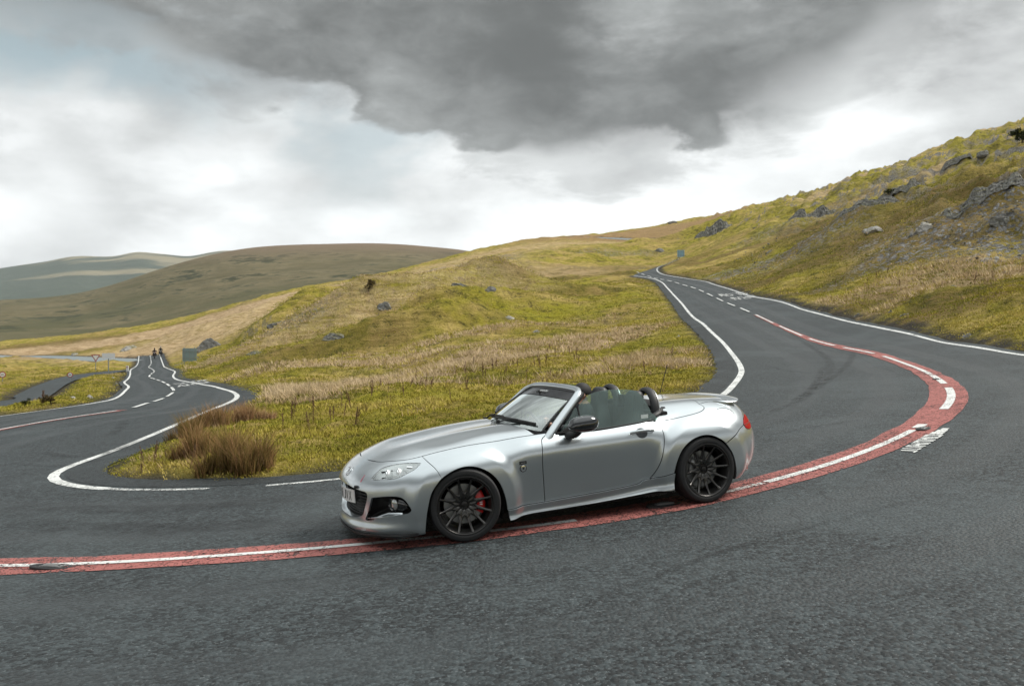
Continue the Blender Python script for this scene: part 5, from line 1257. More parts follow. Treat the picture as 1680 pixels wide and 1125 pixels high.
# ---------- door fittings
def yglass(z): return .712-.30*(z-.78)
gl_out = [(-1.16,.785),(-1.16,.98),(-1.20,1.028),(-1.286,1.083),(-1.392,1.104),(-1.493,1.108),(-1.62,1.10),(-1.722,1.084),(-1.788,1.05),(-1.838,.974),(-1.866,.88),(-1.868,.785)]
def flat_glass(name, pts, m, parent, s_, th=.004):
    o = resample(np.array(pts+[pts[0]]), .02)[:-1]; a = np.array([(x_, yglass(z_), z_) for x_, z_ in o]); b = a-[0, th, 0]
    n = len(a); V = np.vstack([a, b])*[1, s_, 1]; f = [list(range(n)), list(range(n, 2*n))[::-1]]+[[i, (i+1) % n, n+(i+1) % n, n+i] for i in range(n)]
    return solid(name, V, f, m, parent, smooth=False)
for s_, dr in zip((1, -1), doors):
    gw = flat_glass('window_glass', gl_out, M_SIDEG, dr, s_)
    flat_glass('quarter_glass', [(-.93,.785),(-1.05,.90),(-1.14,.985),(-1.145,.785)], M_SIDEG, dr, s_)
    V, f = tube(np.array([(-1.152, yglass(.775), .775), (-1.152, yglass(.99), .99)]), .009, .008, n=8, up=(1, 0, 0)); solid('window_divider', V*[1, s_, 1], f, M_BLACK, dr)
    bl = T3([(-.90,.712,.786),(-1.30,.722,.776),(-1.56,.722,.785),(-1.87,.708,.797)], .03); V, f = tube(bl, .007, .009, n=8); solid('window_seal', V*[1, s_, 1], f, M_BLACK, dr)
    # sticker in the corner of the glass
    V, f = boxv((-1.792, yglass(.838)+.0035, .838), (.075, .001, .042)); solid('window_sticker', V*[1, s_, 1], f, M_STK, dr, smooth=False) if s_ == 1 else None
    # handle: bar over a raised dark disc painted as the cup's shade
    hc = from_chart('A', to_chart('A', np.array([[-1.70, .79, .712]])))[0]; hn = fgrad(hc[None])[0]
    A = np.linspace(0, 2*math.pi, 32, endpoint=False)
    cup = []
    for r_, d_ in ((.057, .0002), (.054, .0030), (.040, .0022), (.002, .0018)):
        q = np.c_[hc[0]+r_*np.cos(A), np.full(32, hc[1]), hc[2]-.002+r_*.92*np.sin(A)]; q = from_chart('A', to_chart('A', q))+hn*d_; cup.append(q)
    V, f = loft(np.array(cup), True, False); hd = solid('handle_cup_shade', V*[1, s_, 1], f, simple('handle_recess_shade', (.05, .055, .06), .3, .3), dr)
    hb = np.array([hc+[a, 0, b]+hn*c_ for a, b, c_ in ((.122, .001, .006), (.10, .003, .020), (.04, .004, .030), (-.04, .004, .030), (-.10, .002, .022), (-.122, -.001, .006))]); hb = resample(hb, .012)
    V, f = tube(hb, .010, .015, n=12, up=np.array([0, 0, 1]), scale=np.interp(np.linspace(0, 1, len(hb)), [0, .08, .5, .92, 1], [.5, .95, 1, .95, .5])); solid('handle', V*[1, s_, 1], f, M_SILVER, dr)
    # mirror: shell, darker lower half, stalk, glass
    mc = np.array([-1.07, .905, .862]); ph = np.linspace(0, 2*math.pi, 36, endpoint=False); rings = []
    for t in np.linspace(-1, 1, 15):
        xx = mc[0]+.138*t*(1 if t < 0 else .95); w_ = math.sqrt(max(1-abs(t)**2.4, 0)); w_ = max(w_, .03)
        hgt = .078*w_*(1.0-.10*t); yc = mc[1]-.015*t; ring = []
        for a in ph:
            cy_, sz_ = math.cos(a), math.sin(a); ring.append((xx-.012*sz_, yc+.088*w_*np.sign(cy_)*abs(cy_)**.8, mc[2]+.004*t+hgt*np.sign(sz_)*abs(sz_)**.85*(1.0 if sz_ > 0 else .82)))
        rings.append(ring)
    V, f = loft(np.array(rings), True, True); mi = solid('mirror', V*[1, s_, 1], f, M_GLOSS, dr, angle=70)
    belt_ = np.array([(x_, mc[1]+.0905*math.sqrt(max(0, 1-abs((x_-mc[0])/.138)**2.4))-.015*((x_-mc[0])/.125), mc[2]-.026) for x_ in np.linspace(mc[0]-.128, mc[0]+.128, 20)])
    V, f = tube(belt_, .002, .003, n=6); solid('mirror_seam', V*[1, s_, 1], f, M_BLACK, mi)
    st = resample([(-1.00,.755,.765),(-1.01,.82,.768),(-1.03,.87,.79),(-1.05,.89,.82)], .015); V, f = tube(st, .042, .030, n=14, up=(0, 0, 1), scale=np.interp(np.linspace(0, 1, len(st)), [0, .5, 1], [1.1, .95, .85])); solid('mirror_stalk', V*[1, s_, 1], f, M_BLACK, mi)
    V, f = loft(np.array([[(-.925,.712,.785),(-1.09,.722,.785),(-1.085,.705,.84),(-1.03,.705,.845)], [(-.925,.735,.785),(-1.09,.745,.785),(-1.085,.728,.835),(-1.03,.728,.84)]]), True, True); solid('mirror_base', V*[1, s_, 1], f, M_BLACK, mi)
    # inner door card
    dc = np.array([[(x_, .63, .22), (x_, .62, .60), (x_, .635, .745), (x_, .70, .782)] for x_ in np.linspace(-.80, -1.88, 12)])
    V, f = loft(dc, False, False); solid('door_card', V*[1, s_, 1], f, M_LEATH, dr)
# wing badges
for s_, wg in zip((1, -1), wings):
    b0 = from_chart('A', to_chart('A', np.array([[-.53, .812, .588]])))[0]; bn2 = fgrad(b0[None])[0]; up_ = np.cross(bn2, [1, 0, 0]); up_ = up_ if up_[2] > 0 else -up_
    q = np.array([b0+np.array([1, 0, 0])*a*.033+up_*b*.0135+bn2*c_ for c_ in (-.002, .003) for a, b in ((-1, -1), (1, -1), (1, 1), (-1, 1))]); V, f = loft(q.reshape(2, 4, 3), True, True); pb = solid('wing_badge', V*[1, s_, 1], f, M_BLACK, wg, smooth=False)
    c0 = b0-up_*.047; A = np.linspace(0, 2*math.pi, 28, endpoint=False)
    def rr_(r_, d_): return [c0+np.array([1, 0, 0])*r_*math.cos(t)+up_*r_*math.sin(t)+bn2*d_ for t in A]
    V, f = loft(np.array([rr_(.031, -.002), rr_(.031, .004), rr_(.027, .006), rr_(.026, .004)]), True, False); solid('roundel_rim', V*[1, s_, 1], f, M_BLACK, pb)
    V, f = loft(np.array([rr_(.026, .004), rr_(.015, .006), rr_(.010, .006)]), True, False); solid('roundel', V*[1, s_, 1], f, M_CHROME, pb)
    V, f = loft(np.array([rr_(.010, .006), rr_(.008, .007), rr_(.001, .007)]), True, False); solid('roundel_centre', V*[1, s_, 1], f, M_BLACK, pb)
    V, f = boxv((0, 0, 0), (.044, .001, .007)); V = np.array([b0+np.array([1, 0, 0])*p[0]+up_*p[2]+bn2*.0038 for p in V]); solid('badge_letters', V*[1, s_, 1], f, simple('badge_grey', (.35, .35, .35), .4), pb, smooth=False)

# ---------- cabin
V, f = loft(np.array([[(-1.0, y_, .45), (-.95, y_, .70), (-.88-.02*math.cos(y_*3), y_, .80), (-.74, y_, .82), (-.70, y_, .60)] for y_ in np.linspace(-.66, .66, 17)]), True, True); solid('dashboard', V, f, M_LEATH, angle=50)
V, f = loft(np.array([[(-.88, y_, .785), (-.94, y_, .80), (-.90, y_, .845-abs(y_+.37)*.05), (-.78, y_, .825)] for y_ in np.linspace(-.56, -.18, 9)]), True, True); solid('instrument_binnacle', V, f, M_LEATH)
V, f = boxv((-1.35, 0, .34), (1.0, .22, .30)); solid('centre_tunnel', V, f, M_LEATH, bevel=.03)
sw = empty('steering_wheel', (-1.16, -.37, .715), parent=CAR); sw.rotation_euler = (0, math.radians(-66), 0)
A = np.linspace(0, 2*math.pi, 49); V, f = tube(np.array([(.178*math.cos(t), .178*math.sin(t), 0) for t in A]), .015, n=10, up=np.array([[math.cos(t), math.sin(t), .001] for t in A]), cap=False); solid('steering_rim', V, f, M_LEATH, sw)
for a in (0, 180, 270 if False else 180): pass
for a in (90, -90, 180):
    V, f = tube(np.array([(0, 0, -.02), (.17*math.cos(math.radians(a)), .17*math.sin(math.radians(a)), 0)]), .018, .008, n=8); solid('steering_spoke', V, f, M_BLACK, sw)
V, f = lathe_y([(-.05, .06), (-.01, .062), (.0, .05), (.0, .001)], 28); V = V[:, [0, 2, 1]]; solid('steering_hub', V, f, M_LEATH, sw)
def seat(y0):
    s_ = empty('seat', (0, y0, 0), parent=CAR)
    # cushion
    rings = []
    for x_, zt_, w_ in ((-1.22, .36, .22), (-1.28, .40, .245), (-1.45, .385, .25), (-1.62, .365, .24), (-1.74, .38, .22)):
        rings.append([(x_, -w_, .20), (x_, -w_, zt_+.035), (x_, -w_*.72, zt_+.045), (x_, -w_*.5, zt_), (x_, 0, zt_-.005), (x_, w_*.5, zt_), (x_, w_*.72, zt_+.045), (x_, w_, zt_+.035), (x_, w_, .20)])
    V, f = loft(np.array(rings), True, True); solid('seat_cushion', V, f, M_LEATH, s_, angle=60)
    rings = []
    for z_, xc, w_, th in ((.36, -1.72, .225, .10), (.50, -1.765, .235, .115), (.62, -1.80, .23, .12), (.72, -1.83, .205, .11), (.80, -1.85, .165, .10), (.86, -1.865, .115, .09), (.91, -1.875, .105, .09), (.99, -1.885, .110, .085), (1.035, -1.89, .095, .06), (1.05, -1.892, .07, .03)):
        b_ = .035 if z_ < .8 else .006
        rings.append([(xc-th*.55, -w_*.92, z_), (xc+th*.1, -w_, z_), (xc+th*.55+b_, -w_*.80, z_), (xc+th*.5, -w_*.5, z_), (xc+th*.45, 0, z_), (xc+th*.5, w_*.5, z_), (xc+th*.55+b_, w_*.80, z_), (xc+th*.1, w_, z_), (xc-th*.55, w_*.92, z_), (xc-th*.62, 0, z_)])
    V, f = loft(np.array(rings), True, True); solid('seat_back', V, f, M_LEATH, s_, angle=60)
seat(.36); seat(-.36)
# bulkhead, roll hoops, wind deflector, folded hood
V, f = boxv((-2.02, 0, .55), (.10, 1.30, .62)); solid('bulkhead', V, f, M_CARP, bevel=.02)
for y0 in (.37, -.37):
    A = np.linspace(-.15, math.pi+.15, 25); hp = np.array([(-1.985-.03*math.sin(t), y0+.185*math.cos(t), .83+.215*max(math.sin(t), -.5)) for t in A]); hp = np.vstack([[(-1.96, y0+.19, .62)], hp, [(-1.96, y0-.19, .62)]])
    V, f = tube(resample(hp, .03), .030, .042, n=12, up=(1, 0, 0)); hoop = solid('roll_hoop', V, f, M_BLACK)
    V, f = tube(resample(hp-[.040, 0, -.004], .03), .006, .012, n=8, up=(1, 0, 0)); solid('hoop_trim', V, f, simple('satin_silver', (.45, .46, .47), .3, .8), hoop)
V, f = boxv((-2.0, 0, .88), (.006, .36, .20)); solid('wind_deflector', V, f, mat('smoke_glass', lambda N: m_glass(N, (.45, .47, .47), 1.2)), smooth=False)
rings = []
for y_ in np.linspace(-.56, .56, 25):
    w_ = 1-abs(y_/.57)**3; e_ = .04+.14*w_**.5; rings.append([(-2.02, y_, .80), (-2.03, y_, .865+.045*w_), (-2.03-e_*.4, y_, .880+.052*w_), (-2.03-e_*.8, y_, .880+.048*w_), (-2.03-e_*1.15, y_, .870+.036*w_), (-2.03-e_*1.1, y_, .84)])
V, f = loft(np.array(rings), True, True); solid('folded_soft_top', V, f, M_CLOTH, angle=60)
for s_ in (1, -1):
    V, f = tube(resample(np.array([(-1.86,.66,.80),(-1.92,.655,.835),(-1.985,.62,.85),(-2.05,.55,.865)]), .02), .030, .022, n=10); solid('deck_corner_trim', V*[1, s_, 1], f, M_BLACK)
# aerial on the far rear wing
V, f = tube(np.array([(-2.70,-.58,.845),(-2.705,-.58,.865)]), .016, n=12, up=(1, 0, 0)); an = solid('aerial', V, f, M_BLACK)
V, f = tube(np.array([(-2.705,-.58,.86),(-2.77,-.58,1.03),(-2.835,-.58,1.20)]), .0048, n=6, up=(0, 1, 0)); solid('aerial_mast', V, f, M_BLACK, an)
# rear-view mirror
V, f = boxv((-1.10, -.02, 1.075), (.03, .21, .055)); solid('interior_mirror', V, f, M_BLACK, bevel=.012)
V, f = tube(np.array([(-1.09,-.02,1.08),(-1.07,-.02,1.11)]), .01, n=8, up=(0, 1, 0)); solid('mirror_mount', V, f, M_BLACK)
# exhaust tips
for s_ in (1, -1):
    V, f = tube(np.array([(-2.75, s_*.46, .20), (-3.02, s_*.46, .205)]), .038, n=20); solid('exhaust_tip', V, f, M_CHROME)

# ------------------------------------------------------------------ people: one continuous skinned body each
def skinned(name, verts, edges, radii, root=0, sub=2, pick=None, mats=(), M=None, **kw):
    me = bpy.data.meshes.new(name); me.from_pydata(verts, edges, []); ob = bpy.data.objects.new(name, me); COL.objects.link(ob)
    md = ob.modifiers.new('skin', 'SKIN'); md.use_smooth_shade = True; sk = me.skin_vertices[0].data
    for i, r in enumerate(radii): sk[i].radius = (r, r) if not isinstance(r, tuple) else r; sk[i].use_root = (i == root)
    s2 = ob.modifiers.new('sub', 'SUBSURF'); s2.levels = sub; s2.render_levels = sub
    dg = bpy.context.evaluated_depsgraph_get(); out = bpy.data.meshes.new_from_object(ob.evaluated_get(dg)); bpy.data.objects.remove(ob)
    for m in mats: out.materials.append(m)
    if pick:
        for p in out.polygons: p.material_index = pick(p.center)
    for p in out.polygons: p.use_smooth = True
    o = link(name, out, **kw)
    if M is not None: o.matrix_world = M
    return o
M_SKIN = simple('skin', (0.42, 0.23, 0.16), 0.55); M_JACKET = simple('dark_jacket', (0.018, 0.020, 0.026), 0.85, var=.4, scale=30)
M_HAIR = simple('dark_hair', (0.010, 0.009, 0.008), 0.7, var=.5, scale=120); M_JEANS = simple('dark_jeans', (0.020, 0.026, 0.042), 0.9)
bpy.context.view_layer.update(); CM = CAR.matrix_world.copy()
Y0 = -.36
drv_v = [(-1.56,Y0,.46),(-1.60,Y0,.60),(-1.655,Y0,.76),(-1.675,Y0,.875),(-1.672,Y0,.925),(-1.655,Y0,.985),(-1.662,Y0,1.045),
 (-1.65,Y0+.165,.84),(-1.52,Y0+.225,.68),(-1.34,Y0+.185,.70),(-1.235,Y0+.165,.745),(-1.215,Y0+.15,.775),
 (-1.65,Y0-.165,.84),(-1.52,Y0-.225,.68),(-1.34,Y0-.185,.70),(-1.235,Y0-.165,.745),(-1.215,Y0-.15,.775),
 (-1.50,Y0+.10,.44),(-1.15,Y0+.12,.50),(-.86,Y0+.10,.33),(-.78,Y0+.10,.36),(-1.50,Y0-.10,.44),(-1.15,Y0-.12,.50),(-.86,Y0-.10,.33),(-.78,Y0-.10,.36)]
drv_e = [(0,1),(1,2),(2,3),(3,4),(4,5),(5,6),(3,7),(7,8),(8,9),(9,10),(10,11),(3,12),(12,13),(13,14),(14,15),(15,16),(0,17),(17,18),(18,19),(19,20),(0,21),(21,22),(22,23),(23,24)]
drv_r = [.15,.14,.155,.085,.055,.082,.072,.072,.052,.042,.030,.024,.072,.052,.042,.030,.024,.095,.070,.052,.04,.095,.070,.052,.04]
def pk(c): return 0 if c.z > .912 or (c.x > -1.26 and c.z > .70) else (2 if c.z < .50 else 1)
driver = skinned('person', drv_v, drv_e, drv_r, pick=pk, mats=(M_SKIN, M_JACKET, M_JEANS), M=CM, label='dark-haired driver in a dark jacket seated inside the silver sports car', cat='person')
def dpart(name, V, f, m):
    me = mesh_np(name, np.asarray(V), f); bm = bmesh.new(); bm.from_mesh(me); bmesh.ops.recalc_face_normals(bm, faces=bm.faces); bm.to_mesh(me); bm.free(); me.materials.append(m); return link(name, me, parent=driver)
# hair: cap over the back and top of the skull
A = np.linspace(0, 2*math.pi, 24, endpoint=False); rings = []
for t in np.linspace(0.02, 1.75, 10):
    r_ = math.sin(t); rings.append([(-1.672+.098*r_*math.cos(a)*(.93 if math.cos(a) > 0 else 1.12)-.012, Y0+.088*r_*math.sin(a), 1.010+.106*math.cos(t)+(.055*max(0, math.cos(a))*(t > 1.0)*(t-1.0)*1.6)) for a in A])
V, f = loft(np.array(rings), True, True); dpart('hair', V, f, M_HAIR)
V, f = tube(np.array([(-1.577,Y0,1.015),(-1.560,Y0,.988),(-1.576,Y0,.975)]), .013, n=8, up=(0, 1, 0), scale=[.5, 1, .8]); dpart('nose', V, f, M_SKIN)
for s_ in (1, -1):
    V, f = tube(np.array([(-1.668,Y0+s_*.083,1.01),(-1.672,Y0+s_*.092,.99),(-1.664,Y0+s_*.083,.965)]), .014, .008, n=8); dpart('ear', V, f, M_SKIN)
    V, f = tube(np.array([(-1.578,Y0+s_*.036,1.012),(-1.578,Y0+s_*.022,1.013)]), .007, n=6); dpart('eye', V, f, M_INK)
    hx, hy, hz = -1.205, Y0+s_*.150, .785
    for k, L_ in enumerate((.050, .056, .053, .044)):
        o_ = -.03+.02*k
        fv = np.array([(hx-.012, hy+s_*.0, hz+o_), (hx+.020, hy+s_*.020, hz+o_), (hx+.030, hy+s_*.040, hz+o_-.004), (hx+.012, hy+s_*.052, hz+o_-.008)]); V, f = tube(resample(fv, .012), .009, n=8); dpart('finger', V, f, M_SKIN)
    V, f = tube(np.array([(hx-.018, hy, hz-.015), (hx-.014, hy+s_*.024, hz+.012), (hx-.004, hy+s_*.038, hz+.028)]), .010, n=8); dpart('thumb', V, f, M_SKIN)

# ------------------------------------------------------------------ finding places on the land
_dd = np.exp(np.linspace(math.log(8), math.log(660), 420)); _uu = np.arange(-16, 1721, 8.0)
_U, _D = np.meshgrid(_uu, _dd, indexing='ij'); _H = height(((_U-840)/F0*_D).ravel(), _D.ravel()).reshape(_U.shape)
def hit(u, v):
    """where the view line of photo column u, row v meets the ground"""
    k = int(np.clip((u+16)//8, 0, len(_uu)-2)); f_ = (u-_uu[k])/8; z = _H[k]*(1-f_)+_H[k+1]*f_
    zr = CAMZ-(v-545)/F0*_dd; b = np.nonzero(z >= zr)[0]
    if len(b) and b[0] > 0:
        i = b[0]; g0, g1 = zr[i-1]-z[i-1], zr[i]-z[i]; d = _dd[i-1]+(_dd[i]-_dd[i-1])*g0/(g0-g1+1e-9)
    else: d = 300.0
    x = (u-840)/F0*d; return np.array([x, d, float(height([x], [d])[0])])
def ground(x, y): return float(height([x], [y])[0])
RS = np.random.RandomState(42)

# ------------------------------------------------------------------ rocks
def m_rock(N, a, b, lich):
    oc = N.n('ShaderNodeNewGeometry').outputs['Position']; x, y, z = N.sep(oc)
    n1 = N.noise(oc, 0.8, 6, 0.65, 0.3); n2 = N.noise(oc, 5, 5, 0.7); cr = N.vor(N.comb(x, y, N.math('MULTIPLY', z, 1.8)), 1.1, 'DISTANCE_TO_EDGE')
    c = N.mix(n1, a, b); c = N.mix(N.ss(n2, 0.52, 0.72), c, lich)
    c = N.mix(N.math('MULTIPLY', N.ss(cr, 0.06, 0.0), 0.6), c, (0.03, 0.03, 0.03))
    nz = N.sep(N.n('ShaderNodeNewGeometry').outputs['Normal'])[2]
    c = N.mix(N.math('MULTIPLY', N.ss(nz, 0.60, 0.9), N.ss(n1, 0.38, 0.6)), c, (0.115, 0.105, 0.030))
    return pbsdf(N, c, 0.9, 0, N.math('ADD', N.math('MULTIPLY', n1, 0.7), N.math('MULTIPLY', n2, 0.5)), 0.9, 0.12, spec=0.2)
M_ROCK = mat('grey_gritstone', lambda N: m_rock(N, (0.105, 0.104, 0.100), (0.29, 0.285, 0.272), (0.40, 0.395, 0.37)))
M_ROCKP = mat('pale_stone', lambda N: m_rock(N, (0.24, 0.23, 0.22), (0.50, 0.48, 0.45), (0.62, 0.60, 0.56)))
def n3(P_, s, seed): return fbm(P_[:, 0]*s+P_[:, 2]*s*.7, P_[:, 1]*s+P_[:, 2]*s*.9+seed, 4, seed % 40)
def rock(name, u, v, wpx, hpx, label, pale=False, seed=0, group=None, deep=0.9, sink=.55, rot=None, ang=.5):
    p = hit(u, v); d = p[1]; w = wpx/F0*d; h = hpx/F0*d
    bm = bmesh.new(); bmesh.ops.create_icosphere(bm, subdivisions=4 if wpx > 25 else 3, radius=1.0)
    V = np.array([q.co for q in bm.verts]); rs = np.random.RandomState(seed+5)
    for _ in range(16):          # cut flat cleavage faces
        n = rs.normal(size=3); n[2] = abs(n[2])*.8+.1*rs.rand(); n /= np.linalg.norm(n); c = rs.uniform(ang, .95); t = V@n-c; V = V-np.maximum(t, 0)[:, None]*n*.92
    V = V*(1+.16*n3(V, 1.4, seed)+.07*n3(V, 4.0, seed+3))[:, None]
    V[:, 2] = np.where(V[:, 2] < 0, V[:, 2]*.6, V[:, 2])
    V *= np.array([w/2, w/2*deep, h*.95]); V[:, 2] -= h*sink*.5
    for q, c in zip(bm.verts, V): q.co = c
    me = bpy.data.meshes.new(name); bm.to_mesh(me); bm.free(); me.materials.append(M_ROCKP if pale else M_ROCK)
    o = link(name, me, label=label, cat='rock', group=group); o.location = (p[0], p[1], p[2]); o.rotation_euler = (0, 0, rs.uniform(-.4, .4) if rot is None else rot)
    return o
def cliff(u0, u1, v, hpx, label, seed):
    """a quarried bench: a ragged jointed wall following the slope, turf on top running back into the hill"""
    c = hit((u0+u1)/2, v); d = c[1]; W = (u1-u0)/F0*d*1.1; H = hpx/F0*d*1.1; nx, nz = int(max(30, (u1-u0)*1.3)), 18
    az = math.atan2(c[0], c[1]); ca, sa = math.cos(az), math.sin(az)
    X = np.linspace(-W/2, W/2, nx); Zt = np.linspace(-.25, 1.0, nz); XX, ZZ = np.meshgrid(X, Zt); s = XX/W
    def world(lx, ly): return c[0]+lx*ca+ly*sa, c[1]-lx*sa+ly*ca
    curve = H*1.1*(2*X/W)**2*.6+H*.5*pnoise(X/W*4+seed, X*0+seed, seed)
    gx_, gy_ = world(X, curve); gz = height(gx_, gy_)-c[2]
    prof = np.clip(1-(2*np.abs(s))**4.0, 0, 1)**.6*(.9+.25*pnoise(XX/W*4+seed, XX*0+seed, seed))*(.55+.45*sstep(-.30, .05, pnoise(XX/W*3.3+seed*1.7, XX*0+seed*.3, seed+9)))
    col = np.floor(pnoise(XX/W*18+seed*3, ZZ*.4+.5, seed)*4)/4; fine = pnoise(XX/W*44, ZZ*3+seed, seed+1)
    led = np.floor((ZZ+.2*pnoise(XX/W*9, ZZ*0, seed+2))*2.6)/2.6
    y = curve[None]+led*H*.42+ZZ*H*.25+col*H*.12+fine*H*.09; z = gz[None]+ZZ*H*prof
    V = [np.stack([XX, y, z], -1).reshape(-1, 3)]; top = np.c_[X, y[-1], z[-1]]
    for k, (by, up) in enumerate(((.4, .03), (1.2, -.12), (2.6, -.6), (4.5, -1.6))):
        V.append(top+np.c_[X*0, np.full(nx, by*H), H*(up+.12*pnoise(X/W*8+k, X*0+k, seed+5))])
    me = mesh_np('cliff', np.vstack(V), grid_faces(nz+4, nx), True); me.materials.append(M_ROCK); me.materials.append(M_GROUND)
    mi_ = np.zeros(len(me.polygons), dtype=np.int32); mi_[(nz)*(nx-1):] = 1; me.polygons.foreach_set('material_index', mi_)
    bm = bmesh.new(); bm.from_mesh(me)
    for e in bm.edges:
        if len(e.link_faces) == 2 and e.calc_face_angle(0) > .5: e.smooth = False
    bm.to_mesh(me); bm.free()
    o = link('cliff', me, label=label, cat='cliff'); o.location = c; o.rotation_euler = (0, 0, -az)
    return o
cliff(1556, 1680, 322, 26, 'large pale quarried rock face below the hilltop at far right', 11)
cliff(1378, 1475, 337, 16, 'long grey quarry face across the upper right hillside', 23)
cliff(1296, 1370, 357, 17, 'grey quarry face above the lower right mounds, beside a green knoll', 31)
cliff(1440, 1520, 312, 14, 'short broken rock face stepped above the long quarry face', 37)
cliff(1142, 1200, 384, 18, 'blue-grey quarry face on the skyline slope above the blue sign', 41)
cliff(1540, 1600, 268, 10, 'thin dark rock ledge high on the right-hand hill', 47)
ROCKS = [(1612,255,26,10,'dark rounded rock near the top of the right-hand hill',0),(452,532,40,16,'grey rock outcrop in a grassy hollow of the left slope',0),(632,502,34,12,'grey rock in the dark hollow below the lone bush',0),
 (752,468,34,9,'pale flat rock on the upper middle slope',0),(806,476,26,12,'broken grey rock right of the pale flat one on the middle slope',0),(835,522,32,8,'long flat pale stone lying on the green middle slope',1),
 (880,546,22,8,'pale boulder beside the dark gully on the middle slope',1),(1113,552,10,5,'small white stone in dry grass near the road inside the bend',1),(346,570,50,26,'dark stony spoil heap behind the square sign',0),
 (214,572,34,10,'pale rock slab above the far bend of the left road',1),(122,582,20,8,'pale stone beyond the give way sign',1),(118,653,16,6,'flat white stone on the verge island beside the side road',1),
 (146,652,13,10,'upright white stone on the verge island beside the main road',1),(186,620,9,4,'small brown stone where the side road joins',1),(190,630,14,5,'grey stones in the grass of the verge island',0),(46,632,9,4,'small pale stone on the far verge of the side road',1),
 (1588,552,22,10,'grey rock at the foot of the right-hand bank',0),(1485,517,18,9,'weathered rock in the bank right of the road',0),(1462,512,14,8,'smaller rock left of the weathered one in the right-hand bank',0),(1407,517,14,7,'low grey rock near the tarmac edge of the right-hand bank',0),
 (1522,374,42,20,'pale jagged rock pile on the right-hand mound',1),(1645,360,40,18,'dark jagged rock crest on the right-hand mound',0),(1432,378,44,12,'broken pink-grey rocks along the crest of the middle mound',1),(1495,386,14,8,'single dark boulder on the right-hand slope',0),
 (1264,413,18,6,'low grey rock at the left end of the spoil mound',0),(1082,411,30,10,'grey rock scatter left of the blue sign',0),(1106,366,20,5,'low dark rock on the skyline',0),(1565,470,12,4,'flat white stone in the right-hand turf',1),(1655,446,16,4,'long white stone low on the scree slope',1),(1635,425,12,6,'pale block on the scree slope at far right',1),
 (420,580,34,8,'low stony mound edge left of the middle slope',0),(545,552,44,10,'stony heap on the lower left slope',0)]
for i, (u, v, w, h, lab, pale) in enumerate(ROCKS): rock('rock', u, v, w, h, lab, bool(pale), seed=i*7+1, deep=.8)
# loose blocks on the scree: picked out one by one
SCREE = [(1600,395,90,60,105),(1655,400,50,80,70),(1290,405,70,45,55),(1225,430,40,40,18),(1480,372,60,14,22),(1545,430,60,20,22)]
_blk = []
for k in range(6):
    bm = bmesh.new(); bmesh.ops.create_icosphere(bm, subdivisions=2, radius=1.0); V = np.array([q.co for q in bm.verts]); rs = np.random.RandomState(300+k)
    for _ in range(9):
        n = rs.normal(size=3); n /= np.linalg.norm(n); t = V@n-rs.uniform(.35, .75); V = V-np.maximum(t, 0)[:, None]*n
    V *= [1, .8, .55]
    for q, c in zip(bm.verts, V): q.co = c
    me = bpy.data.meshes.new('scree_block'); bm.to_mesh(me); bm.free(); me.materials.append(M_ROCKP if k % 3 == 0 else M_ROCK); _blk.append(me)
nb = 0
for cu, cv, su, sv, n in SCREE:
    for _ in range(n):
        u = cu+RS.normal()*su*.5; v = cv+RS.normal()*sv*.5
        if u > 1720: continue
        p = hit(u, v); s_ = (1.2+2.6*RS.rand()**2.5)/F0*p[1]
        if p[1] > 200: continue
        o = link('scree_block', _blk[RS.randint(6)], label='loose grey block lying on the stony right-hand hillside', cat='rock', group='loose blocks on the right-hand scree'); o.location = p+[0, 0, s_*.15]
        o.scale = (s_, s_, s_); o.rotation_euler = (RS.uniform(-.4, .4), RS.uniform(-.4, .4), RS.uniform(0, 6.3)); nb += 1

# ------------------------------------------------------------------ road studs in the red band
M_CAST = simple('cast_iron', (0.030, 0.030, 0.031), 0.55, 0.5, var=.5, scale=60); M_RUBW = simple('white_rubber', (0.14, 0.14, 0.138), 0.6, var=.5, scale=60)
def thing_part(name, V, f, m, parent, smooth=True, angle=40):
    me = mesh_np(name, np.asarray(V), f, smooth); bm = bmesh.new(); bm.from_mesh(me); bmesh.ops.recalc_face_normals(bm, faces=bm.faces)
    for e in bm.edges:
        if len(e.link_faces) == 2 and e.calc_face_angle(0) > math.radians(angle): e.smooth = False
    bm.to_mesh(me); bm.free(); me.materials.append(m); return link(name, me, parent=parent)
def stud(x, y, ang, label):
    o = empty('road_stud', (x, y, float(base([x], [y])[0])+.006), label=label, cat='road stud', group='road studs set in the red band'); o.rotation_euler = (-SY*0, 0, ang)
    o.rotation_euler = Matrix.Rotation(ang, 3, 'Z').to_euler()
    A = np.linspace(0, 2*math.pi, 40, endpoint=False)
    def el(a, b, z): return np.c_[a*np.cos(A), b*np.sin(A), np.full(40, z)]
    V, f = loft(np.array([el(.20, .085, -.01), el(.20, .085, .008), el(.185, .072, .014), el(.150, .050, .012), el(.13, .04, .002)]), True, True); thing_part('housing', V, f, M_CAST, o)
    rings = [[(x_, -w, .004), (x_, -w, z_), (x_, -w*.7, z_+.008), (x_, w*.7, z_+.008), (x_, w, z_), (x_, w, .004)] for x_, w, z_ in ((-.10, .030, .008), (-.075, .038, .015), (-.02, .040, .018), (.02, .040, .018), (.075, .038, .015), (.10, .030, .008))]
    V, f = loft(np.array(rings), True, True); ins = thing_part('rubber_insert', V, f, M_RUBW, o, angle=30)
    for sx in (1, -1):
        for sy in (1, -1):
            V, f = tube(np.array([(sx*.07, sy*.018, .019), (sx*.088, sy*.018, .016)]), .008, n=10); thing_part('reflector', V, f, M_CAST, o)
    return o
